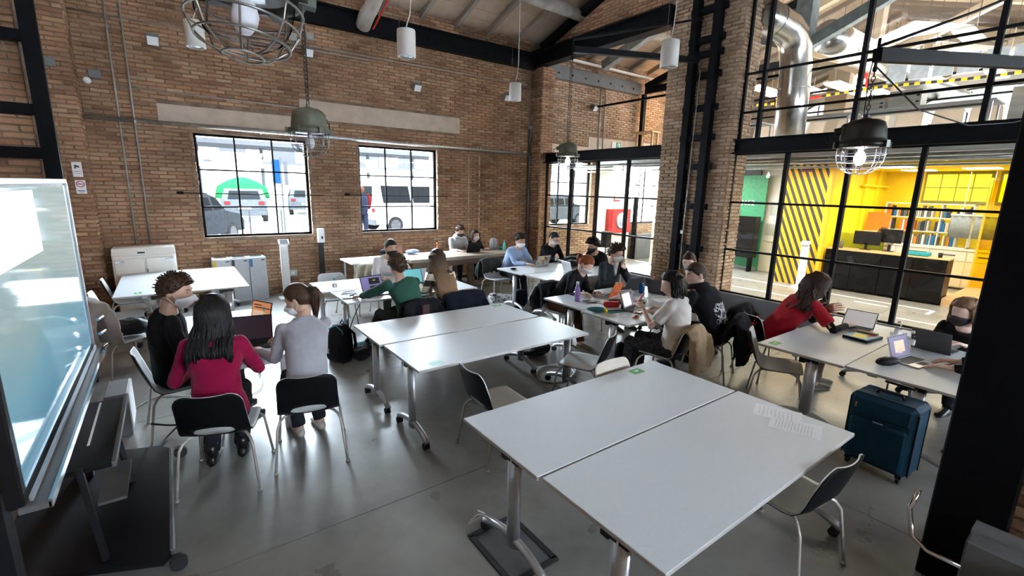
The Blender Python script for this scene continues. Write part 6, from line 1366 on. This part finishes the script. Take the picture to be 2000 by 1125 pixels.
def laptop(x,y,rz,label,body='space',scr='dark',op=112,z=.74,w=.32,d=.22,blocks=(),stick=0,lidm=None,seed=1):
    t=thing('laptop',label,'laptop',(x,y,z+.0005),R(rz))
    b=MB().box((0,0,.008),(w,d,.014),bev=.003).obj('base',K[body],t)
    ky=MB()
    for r_ in range(5):
        for c in range(13): ky.box((-w*.42+c*w*.07,d*.36-r_*d*.105,.0155),(w*.06,d*.085,.002))
    ky.box((0,-d*.30,.0152),(w*.34,d*.28,.0008)); ky.obj('keyboard',K['keys'],b)
    a=R(op); hy=d/2-.005; ax=Vector((0,-math.cos(a),math.sin(a))); n=Vector((0,-math.sin(a),-math.cos(a)))  # lid direction, screen normal (towards user)
    M=Matrix((Vector((1,0,0)),ax,Vector((1,0,0)).cross(ax))).transposed(); nn=Vector((1,0,0)).cross(ax)
    c=Vector((0,hy,.014))+ax*(d/2)
    l=MB().box(c,(w,d,.007),M=M,bev=.002).obj('lid',lidm or K[body],t)
    MB().box(c+nn*.0042,(w-.008,d-.008,.001),M=M).obj('bezel',K['blackp'],l)
    MB().box(c+nn*.0052,(w-.024,d-.026,.001),M=M).obj('display',SCR[scr],l)
    for (bx_,by_,bw,bh,m) in blocks: MB().box(c+nn*.0060+Vector((1,0,0))*bx_*w+ax*by_*d,(bw*w,bh*d,.0008),M=M).obj('screen_patch',SCR[m],l)
    if stick:
        rr=random.Random(seed)
        for k in range(stick):
            MB().box(c-nn*(.0042+.0003*k)+Vector((1,0,0))*rr.uniform(-.42,.42)*w+ax*rr.uniform(-.4,.4)*d,(rr.uniform(.03,.07),rr.uniform(.03,.06),.0006),M=M@Matrix.Rotation(rr.uniform(-.6,.6),3,'Z')).obj('sticker',STK[rr.randrange(7)],l)
    return t
laptop(.50,4.84,-12,'dark open laptop in front of the magenta top woman',op=118,scr='dark',w=.36,d=.25)
laptop(.60,5.62,-62,'open laptop showing an orange and brown picture',scr='orange',op=105,blocks=[(-.1,-.2,.6,.4,'tan'),(.1,.15,.9,.05,'black'),(-.2,.28,.4,.05,'black'),(.15,-.05,.08,.6,'gy')])
laptop(2.30,6.36,12,'open laptop with a purple code window before the green jumper man',scr='ide',op=112,w=.35,d=.24,blocks=[(.12,.15,.5,.38,'black'),(.12,-.28,.5,.3,'black'),(.12,.2,.12,.05,'ye')])
laptop(3.02,6.62,4,'open laptop with a teal screen before the long-haired woman',scr='teal',op=112,w=.35,d=.24)
laptop(3.16,7.08,178,'grey laptop lid in front of the white sweatshirt man',body='silver',scr='pale')
laptop(5.72,9.50,182,'black laptop lid on the workbench',body='blackp',scr='dark',z=.765,w=.38,d=.25)
laptop(5.95,7.22,182,'laptop lid covered all over with colourful stickers',body='silver',scr='pale',stick=22,seed=3,w=.33,d=.23)
laptop(6.74,7.22,184,'small black laptop before the man with glasses at the far desk',body='blackp',scr='dark')
laptop(6.02,6.28,80,'thin silver laptop open sideways on the far desks',body='silver',scr='dark',op=108)
laptop(5.06,4.55,196,'laptop with an orange lid and large stickers before the red-haired woman',body='silver',scr='pale',lidm=K['orange2'],stick=5,seed=8,w=.33,d=.23)
laptop(4.82,3.78,14,'open laptop showing a white document before the white tee woman',scr='doc',op=110,w=.34,d=.235,blocks=[(-.1,-.02,.62,.72,'white'),(-.28,.22,.14,.12,'ye'),(.3,.3,.18,.12,'dark')])
laptop(5.72,4.72,172,'dark laptop lid in front of the blazer man',scr='dark')
laptop(5.98,4.28,100,'dark laptop lid in front of the brown jacket woman',scr='dark')
laptop(6.30,1.84,-86,'laptop with gold-lit keys before the red top woman',body='silver',scr='pale',op=128)
laptop(5.50,1.10,-10,'open laptop with a photo screen beside the black pencil case',body='silver',scr='doc',op=108,w=.34,blocks=[(0,.0,.5,.5,'tan'),(.0,-.2,.2,.2,'pale')])
laptop(6.18,1.10,84,'laptop before the masked woman at the right post',scr='dark',op=108)
def bottle(x,y,z,prof_,m,label,cap=None,capm=None,cat='bottle',nm='drink_bottle',lab=None):
    t=thing(nm,label,cat,(x,y,z)); MB().lathe(prof_,n=20).obj('body',m,t)
    if cap: MB().lathe(cap,n=16).obj('cap',capm,t)
    if lab: MB().lathe([(lab[0],lab[1]),(lab[0],lab[2])],n=20).obj('label_band',lab[3],t)
    return t
flask=[(0,0),(.035,0),(.037,.01),(.037,.17),(.028,.205),(.018,.225),(.017,.24),(0,.24)]
bottle(4.47,4.55,.74,flask,K['purple'],'tall purple metal bottle on the desk corner',[(0,.235),(.02,.235),(.02,.275),(0,.277)],K['silver'])
bottle(6.62,9.38,.765,[(a*.95,b*.85) for a,b in flask],K['tealb'],'turquoise bottle at the right end of the workbench',[(0,.2),(.02,.2),(.02,.235),(0,.236)],K['tealb'])
pet_=[(0,0),(.03,0),(.032,.01),(.031,.06),(.029,.07),(.032,.08),(.032,.14),(.022,.175),(.013,.19),(.013,.205)]
for (x,y,z,l,c) in ((6.40,7.18,.74,'clear water bottle with a pink cap on the far desk','pinkcap'),(6.02,4.46,.74,'clear water bottle with a pink cap beside the blue can','pinkcap'),(5.84,1.22,.74,'clear water bottle beside the photo laptop','white2'),(6.20,1.42,.74,'clear water bottle behind the right laptop','white2'),(1.80,6.72,.74,'clear cup with a blue lid on the left of the green man\'s desk','cyan')):
    bottle(x,y,z,pet_,K['pet'],l,[(0,.2),(.016,.2),(.016,.222),(0,.223)],K[c],lab=(.0325,.085,.135,K['paper']))
bottle(4.98,9.75,.765,[(0,0),(.03,0),(.032,.01),(.032,.13),(.016,.155),(.014,.17),(0,.17)],K['amber'],'amber spray bottle standing on the workbench',[(0,.17),(.012,.17),(.012,.19),(.03,.2),(.03,.22),(0,.225)],K['amber'])
can=[(0,0),(.026,0),(.033,.008),(.033,.105),(.027,.115),(0,.113)]
bottle(6.30,7.42,.74,can,K['redcase'],'small red drink can by the stickered laptop',cat='can',nm='drink_can')
bottle(5.70,4.42,.74,[(a*1.25,b*1.3) for a,b in can],K['bluecan'],'dark blue metal can on the middle desk',cat='can',nm='drink_can',nm2=None) if False else bottle(5.70,4.42,.74,[(a*1.25,b*1.3) for a,b in can],K['bluecan'],'dark blue metal can on the middle desk',cat='can',nm='drink_can')
bottle(6.74,9.33,.765,[(0,0),(.025,0),(.032,.07),(.03,.07),(.023,.005)],K['white2'],'small paper cup beside the turquoise bottle',cat='cup',nm='paper_cup')
bottle(4.66,3.90,.74,[(0,0),(.02,0),(.02,.07),(0,.07)],K['bluecan'],'small blue and red glue stick by the document laptop',[(0,.07),(.021,.07),(.021,.095),(0,.095)],K['redcase'],cat='glue stick',nm='glue_stick')
def slab(nm,label,cat,x,y,rz,w,d,h,m,z=.74,extra=None,bev=.002):
    t=thing(nm,label,cat,(x,y,z),R(rz)); MB().box((0,0,h/2+.0004),(w,d,h),bev=min(bev,h*.3)).obj('body',m,t)
    if extra: extra(t,h)
    return t
def lines(n,w,d,m):
    def f(t,h):
        b=MB()
        for k in range(n): b.box((-.01,d*.4-k*d*.8/n,h+.0012),(w*(.8 if k%3 else .6),.0035,.0005))
        b.obj('print_line',m,t)
    return f
slab('paper_sheet','printed sheet on the nearest desk, upper one with handwriting','paper',3.33,1.33,22,.21,.297,.0006,K['paper'],extra=lines(9,.2,.28,K['binw']))
slab('paper_sheet','printed sheet on the nearest desk, lower one near the edge','paper',3.23,1.17,18,.21,.297,.0004,K['paper'],extra=lines(12,.2,.28,K['binw']),z=.7406)
slab('pencil_case','red pencil case lying on papers','pencil case',4.60,4.04,-35,.21,.075,.07,K['redcase'],z=.757,bev=.015)
slab('notebook','white notebook under the red pencil case','notebook',4.63,4.0,-25,.3,.21,.012,K['paper'],z=.742)
slab('folder','teal folder under the white notebook','folder',4.55,3.93,-10,.34,.24,.0035,K['tealp'],z=.7395)
t=thing('pouch','teal pouch with a yellow tag on the desk edge','pouch',(4.28,3.98,.74),R(-50)); m=MB().ell((0,0,.035),(.14,.05,.035)); m.obj('bag',K['tealp'],t); MB().ell((.10,-.01,.035),(.03,.04,.033)).obj('yellow_end',K['yellowc'],t)
slab('marker_case','orange and black phone case near the desk edge','phone',4.50,3.55,20,.14,.045,.014,K['orange2'],extra=lambda t,h: MB().box((0,0,h+.001),(.11,.03,.003)).obj('black_face',K['blackp'],t))
for i,(x,y,rz,w,d,h,mk,l) in enumerate(((4.75,4.35,15,.22,.16,.01,'paper','open white notebook by the orange laptop'),(4.93,4.18,-30,.26,.18,.03,'nylon','black case behind the red pencil case'),(5.35,4.22,10,.3,.21,.004,'paper','loose white papers in the middle of the cluttered desk'),(5.6,3.95,-20,.3,.21,.004,'paper','loose white papers before the black hoodie man'),(4.62,4.42,-10,.2,.14,.015,'space','grey tablet beside the purple bottle'),(5.2,4.0,30,.18,.08,.03,'olive','olive pouch behind the document laptop'),(5.45,4.5,5,.18,.12,.05,'paper','white paper bag beside the blue can'))):
    slab('desk_item' if False else ('notebook' if 'note' in l else 'tablet' if 'tablet' in l else 'pouch' if 'pouch' in l or 'case' in l else 'paper_sheet' if 'papers' in l else 'paper_bag'),l,'stationery',x,y,rz,w,d,h,K[mk])
slab('phone','black phone at the corner of the green man\'s desk','phone',1.86,6.30,-8,.16,.08,.010,K['blackp'],extra=lambda t,h: MB().box((0,0,h+.0008),(.15,.07,.0006)).obj('glass',K['keys'],t))
t=thing('computer_mouse','grey computer mouse beside the phone','mouse',(2.10,6.38,.74)); MB().ell((0,0,.012),(.06,.035,.018)).obj('shell',K['space'],t)
t=thing('headphones','white coiled earphones between the phone and the laptop','headphones',(1.97,6.42,.745)); MB().tube([(.05*math.cos(a)*(1+.1*math.sin(3*a)),.035*math.sin(a),.004+.01*math.sin(2*a)) for a in [2*PI*k/16 for k in range(16)]],.007,6,closed=True).obj('loop',K['navyp'],t)
t=thing('tablet_stand','thin black frame stand on the left of the green man\'s desk','stand',(1.98,6.60,.745),R(15)); MB().tube([(-.14,0,.004),(-.05,.1,.004),(.12,.08,.004),(.05,-.05,.004)],.006,6,closed=True).obj('frame',K['blackp'],t)
slab('picture_case','flat case with a blue and yellow picture lid','case',5.98,1.66,-8,.33,.24,.03,K['navyp'],extra=lambda t,h: (MB().box((0,0,h+.001),(.30,.21,.002)).obj('picture',K['cyan'],t),MB().box((-.03,.01,h+.0022),(.2,.12,.001),rz=.3).obj('yellow_figure',K['yellowc'],t),MB().box((.06,-.05,h+.0024),(.1,.05,.001),rz=-.2).obj('red_figure',K['redcase'],t)))
slab('notebook','brown notebook on the picture case','notebook',6.12,1.66,-8,.06,.19,.018,K['kraft'],z=.773)
t=thing('pencil_case','long black soft pencil case by the photo laptop','pencil case',(5.20,1.22,.74),R(-20)); MB().ell((0,0,.04),(.14,.055,.04)).obj('bag',K['nylon'],t); MB().tube([(-.12,0,.06),(0,0,.082),(.12,0,.06)],.003,5).obj('zip',K['silver'],t)
slab('tablet_sleeve','white pad and black folder behind the right laptop','folder',6.55,1.38,85,.3,.26,.03,K['paper'],extra=lambda t,h: MB().box((0,-.02,-.0),(.0001,.0001,.0001)).obj('edge',K['blackp'],t) if False else None)
slab('folder','black folder beside the right laptop','folder',6.45,.85,88,.22,.16,.015,K['nylon'])
t=thing('phone','pink phone held by the white tee woman','phone',(4.50,3.50,.99),R(20)); MB().box((0,0,0),(.08,.012,.15),M=Matrix.Rotation(.5,3,'X'),bev=.004).obj('case',K['pinkp'],t)
# bags
def softbag(nm,label,cat,x,y,z,rz,rad,m,par=None,disp=.03,vox=.014,seed=0):
    mb=MB(); rr=random.Random(seed+len(label)); mb.ell((0,0,rad[2]),rad,nu=18,nv=12)
    for k in range(4): mb.ell((rr.uniform(-.5,.5)*rad[0],rr.uniform(-.5,.5)*rad[1],rad[2]*rr.uniform(.7,1.2)),(rad[0]*.6,rad[1]*.7,rad[2]*.7))
    me=remesh(mb,vox,3,disp,.09); lo=min(v.co.z for v in me.vertices); me.transform(Matrix.Translation((0,0,-lo)))
    t=thing(nm,label,cat,(x,y,z),R(rz)); me.materials.clear(); me.materials.append(m); me.name='bag'; o=bpy.data.objects.new('bag',me); COL.objects.link(o); o.parent=t; return t
def backpack(x,y,rz,label,m,trim,z=0,S=1,tilt=0):
    t=thing('backpack',label,'backpack',(x,y,z),R(rz)); t.scale=(S,S,S)
    rings=[]
    for (zz,w,d,dy) in ((0,.10,.06,0),(.01,.15,.09,0),(.12,.165,.11,0),(.28,.16,.10,.01),(.38,.14,.08,.02),(.44,.10,.055,.03),(.455,.04,.02,.03)):
        rings.append([(w*math.copysign(abs(math.cos(a))**.6,math.cos(a)),dy+d*math.copysign(abs(math.sin(a))**.7,math.sin(a)),zz) for a in [2*PI*k/20 for k in range(20)]])
    MB().loft(rings).obj('body',m,t); MB().loft([[(a*.75,b*.5-.075,c*.5+.03) for a,b,c in r_] for r_ in rings]).obj('front_pocket',m,t)
    for s in (-1,1): MB().tube([(s*.08,.07,.40),(s*.10,.14,.32),(s*.11,.15,.18),(s*.12,.10,.05)],.018,6).obj('shoulder_strap',m,t)
    MB().tube([(-.04,.05,.44),(0,.06,.50),(.04,.05,.44)],.009,6).obj('grab_loop',trim,t)
    MB().tube([(-.13,-.03,.30),(-.11,-.05,.40),(0,-.04,.445),(.11,-.05,.40),(.13,-.03,.30)],.006,6).obj('zip_piping',trim,t); MB().box((-.04,-.14,.15),(.03,.01,.06)).obj('badge',K['paper'],t); return t
backpack(1.62,5.98,-65,'black backpack with cyan trim on the floor beside the ponytail woman',K['nylon'],K['cyan'],S=1.08)
softbag('cloth_bag','cyan and black bag collapsed behind the black backpack','bag',1.95,6.12,0,10,(.20,.12,.07),K['cyan']); softbag('cloth_bag','black jacket heaped by the cyan bag','bag',1.88,5.9,0,60,(.2,.13,.08),K['nylon'])
backpack(6.45,9.62,175,'pale grey backpack on the workbench',K['greycl'],K['greysteel'],z=.77,S=.62)
softbag('cloth_heap','small bright blue cloth beside the pale grey backpack','cloth',6.66,9.55,.77,0,(.08,.06,.03),K['cyan'],vox=.01)
softbag('shoulder_bag','large black bag on the far desks','bag',6.66,6.98,.745,10,(.26,.15,.09),K['nylon']); softbag('shoulder_bag','second black bag piled behind the thin silver laptop','bag',6.42,6.72,.745,-30,(.18,.12,.07),K['nylon'])
softbag('beanie','black cap at the left corner of the far desks','cap',5.2,7.05,.745,0,(.07,.05,.02),K['nylon'],vox=.008,disp=.01)
softbag('jacket_heap','navy jacket on the chair behind the man with the white sweatshirt','jacket',3.9,9.9,.765,0,(.25,.12,.07),C_navyc,vox=.02); softbag('jacket_heap','blue checked scarf on the white-topped table','scarf',4.35,9.75,.765,0,(.17,.09,.05),C_lblue,vox=.02)
softbag('rucksack','dark rucksack under the far desks by the skateboard','bag',5.25,6.9,0,0,(.16,.14,.2),C_navyc,vox=.02); softbag('rucksack','red bag on the floor under the far desks','bag',6.3,6.9,0,0,(.2,.14,.17),K['redcase'],vox=.02); softbag('rucksack','brown bag on the floor under the far desks','bag',6.0,6.4,0,0,(.18,.14,.1),K['kraft'],vox=.02)
softbag('satchel','black satchel on the floor beneath the middle desk pair','bag',3.95,4.75,0,20,(.26,.16,.07),K['nylon'],vox=.018); softbag('satchel','black and white cable tangle bag below the red case','bag',4.52,3.75,0,0,(.13,.12,.18),K['nylon'],vox=.018)
softbag('tote','black bag with silver fittings left of the man in the white sweatshirt','bag',2.45,7.95,.46,0,(.14,.1,.09),K['nylon'],vox=.016)
# suitcase
t=thing('suitcase','large petrol blue fabric suitcase standing by the right desk','suitcase',(4.64,1.02,0),R(-4))
MB().box((0,0,.36),(.30,.46,.60),bev=.035).obj('body',K['suitc'],t); MB().box((-.155,0,.27),(.05,.40,.36),bev=.02).obj('front_pocket',K['suitc'],t); MB().box((-.155,0,.56),(.03,.40,.14),bev=.012).obj('upper_pocket',K['suitc'],t)
z_=MB(); z_.tube([(-.12,-.232,.08),(-.12,-.232,.60),(-.12,-.2,.655),(-.12,.2,.655),(-.12,.232,.60),(-.12,.232,.08)],.005,6); z_.tube([(.09,-.232,.08),(.09,-.232,.60),(.09,-.2,.655),(.09,.2,.655),(.09,.232,.60),(.09,.232,.08)],.005,6); z_.obj('zip_piping',K['blackp'],t)
MB().tube([(-.02,-.09,.66),(-.02,-.08,.69),(-.02,.08,.69),(-.02,.09,.66)],.012,8).obj('top_handle',K['blackp'],t); MB().box((-.176,.17,.56),(.006,.012,.045)).obj('zip_pull',mat('copper_pull',(.6,.25,.12),.3,metal=.8),t); MB().box((-.181,0,.46),(.004,.07,.01)).obj('badge',K['silver'],t)
for sx in (-1,1):
    for sy in (-1,1): MB().cyl((sx*.11,sy*.18-.012,.028),(sx*.11,sy*.18+.012,.028),.028,n=14).obj('wheel',K['rubber'],t); MB().box((sx*.11,sy*.18,.055),(.04,.04,.025)).obj('wheel_housing',K['blackp'],t)
for s in (-1,1): MB().cyl((.13,s*.08,.65),(.13,s*.08,.72),.007,n=8).obj('trolley_tube',K['chrome'],t)
MB().box((.13,0,.725),(.02,.2,.02),bev=.004).obj('trolley_grip',K['blackp'],t)
# skateboard on edge
t=thing('skateboard','skateboard with a printed underside leaning under the far desk','skateboard',(5.12,7.22,.0),R(-55))
m=MB(); rings=[]
for k in range(15):
    u=-1+2*k/14; x=u*.40; w=.10*math.sqrt(max(.02,1-max(0,(abs(u)-.75)/.25)**2)); dz=.05*max(0,(abs(u)-.7)/.3)**1.5
    rings.append([(x,.10+dz,.12-w),(x,.112+dz,.12-w),(x,.112+dz,.12+w),(x,.10+dz,.12+w)])
m.loft(rings,sm=False); o=m.obj('deck',K['paper'],t); recalc(o.data)
pm=MB(); rr=random.Random(9)
for k in range(26): pm.box((rr.uniform(-.33,.33),.0985,.12+rr.uniform(-.08,.08)),(rr.uniform(.02,.07),.001,rr.uniform(.01,.03)),M=Matrix.Rotation(rr.uniform(-1,1),3,'Y'))
pm.obj('printed_pattern',K['greysteel'],t)
for s in (-1,1):
    q=MB().box((s*.24,.07,.12),(.05,.05,.12)).obj('truck',K['silver'],t)
    for e in (-1,1): MB().cyl((s*.24,.06,.12+e*.085),(s*.24,.06,.12+e*.055),.026,n=14).obj('wheel',K['rubber'],q)
# coats on chairs
def coat(x,y,rz,label,m,w=.27,lf=.28,lb=.42,bulk=.035,top=.83,seed=0,cat='coat',extra=None,nm='coat'):
    rr=random.Random(seed); t=thing(nm,label,cat,(x,y,0),R(rz)); path=[]
    yb=-.315
    for (dy,z) in ((.10,top-lf),(.085,top-lf*.6),(.06,top-.08),(.02,top-.01),(-.03,top+.005),(-.07,top-.05),(-.095,top-lb*.4),(-.11,top-lb*.75),(-.115,top-lb)): path.append((yb+dy,z))
    nx=15; G=[]
    for j,(py,pz) in enumerate(path):
        row=[]
        for i in range(nx):
            u=-1+2*i/(nx-1); sag=-.05*abs(u)**2.5; fold=.018*math.sin(u*9+seed+j*.3)*min(1,abs(j-3.5)/2.5)
            ww=w*(1+.12*abs(j-3.5)/4); row.append(Vector((u*ww,py+(fold if j>3 else -fold)+.05*u*u*(.6 if j<9 else 1),pz+sag+(rr.uniform(-.03,.03) if j in (0,8) else 0))))
        G.append(row)
    mb=MB(); vs=[];n=len(path)
    for lay in (1,-1):
        for j in range(n):
            a=path[max(0,j-1)]; b=path[min(n-1,j+1)]; ty,tz=b[0]-a[0],b[1]-a[1]; l=math.hypot(ty,tz) or 1; ny,nz=tz/l,-ty/l
            if nz<0 and 2<j<6: ny,nz=-ny,-nz
            for v in G[j]: vs.append(v+Vector((0,ny,nz))*bulk*.5*lay)
    ix=lambda q,j,i: q*n*nx+j*nx+i
    fs=[]
    for j in range(n-1):
        for i in range(nx-1): fs+=[(ix(0,j,i),ix(0,j,i+1),ix(0,j+1,i+1),ix(0,j+1,i)),(ix(1,j+1,i),ix(1,j+1,i+1),ix(1,j,i+1),ix(1,j,i))]
    for j in range(n-1): fs+=[(ix(0,j,0),ix(0,j+1,0),ix(1,j+1,0),ix(1,j,0)),(ix(1,j,nx-1),ix(1,j+1,nx-1),ix(0,j+1,nx-1),ix(0,j,nx-1))]
    for i in range(nx-1): fs+=[(ix(1,0,i),ix(1,0,i+1),ix(0,0,i+1),ix(0,0,i)),(ix(0,n-1,i),ix(0,n-1,i+1),ix(1,n-1,i+1),ix(1,n-1,i))]
    mb.add(vs,fs,0,True)
    for s in (-1,1): mb.tube([(s*w*.8,yb-.09,top-.12),(s*w*1.02,yb-.13,top-lb*.6),(s*w*.95,yb-.12,top-lb*.95)],[.05,.048,.04],8)
    me=remesh(mb,.016,4,.03,.10); me.materials.clear(); me.materials.append(m); me.name='fabric'; o=bpy.data.objects.new('fabric',me); COL.objects.link(o); o.parent=t
    if extra: extra(t)
    return t
def flecks(t):
    b=MB(); rr=random.Random(4)
    for k in range(70): b.box((rr.uniform(-.28,.28),-.46+rr.uniform(-.02,.01),rr.uniform(.3,.8)),(.02,.012,.004),M=Matrix.Rotation(rr.uniform(-1,1),3,'Y'))
    b.obj('red_fleck',K['redcase'],t); t.children[-1]['kind']='stuff'
coat(4.47,3.08,12,'beige teddy coat hung on the white tee woman\'s chair',C_camel,w=.20,lb=.52,seed=1)
coat(5.32,3.03,18,'dark coat with red flecks behind the black hoodie man',C_black2,w=.24,lb=.55,seed=2,bulk=.05,extra=flecks)
coat(5.85,3.27,5,'black coat over the chair by the glass wall',C_black,w=.24,lb=.6,seed=3,top=.86,bulk=.05)
coat(2.50,5.72,4,'black coat with a brown stripe on the green jumper man\'s chair',C_black2,w=.26,lb=.36,seed=4,bulk=.05,extra=lambda t: MB().box((-.02,-.455,.62),(.11,.03,.34),bev=.01).obj('brown_stripe',mat('dark_brown_leather',(.06,.025,.018),.5),t))
coat(3.22,5.80,0,'navy puffer coat on the long-haired woman\'s chair',C_navyc,w=.30,lb=.40,seed=5,bulk=.09)
coat(2.62,8.3,120,'sage beige jacket on the chair behind the white sweatshirt man',C_sage,w=.24,lb=.45,seed=6)
coat(-.60,6.85,-62,'grey-brown wool coat thrown over the left chair',C_taupe,w=.32,lb=.36,lf=.42,seed=7,bulk=.13,top=.96)
coat(4.75,5.15,180,'dark quilted jacket on the red-haired woman\'s chair',K['puffer'],w=.25,lb=.42,seed=8,bulk=.06)
coat(5.35,7.78,180,'olive jacket on the chair of the man in the light blue sweater',C_olive,w=.24,lb=.42,seed=9)
softbag('black_bag','black shoulder bag heaped on the seat under the grey-brown coat','bag',-.50,6.88,.46,-30,(.2,.15,.10),K['nylon'])
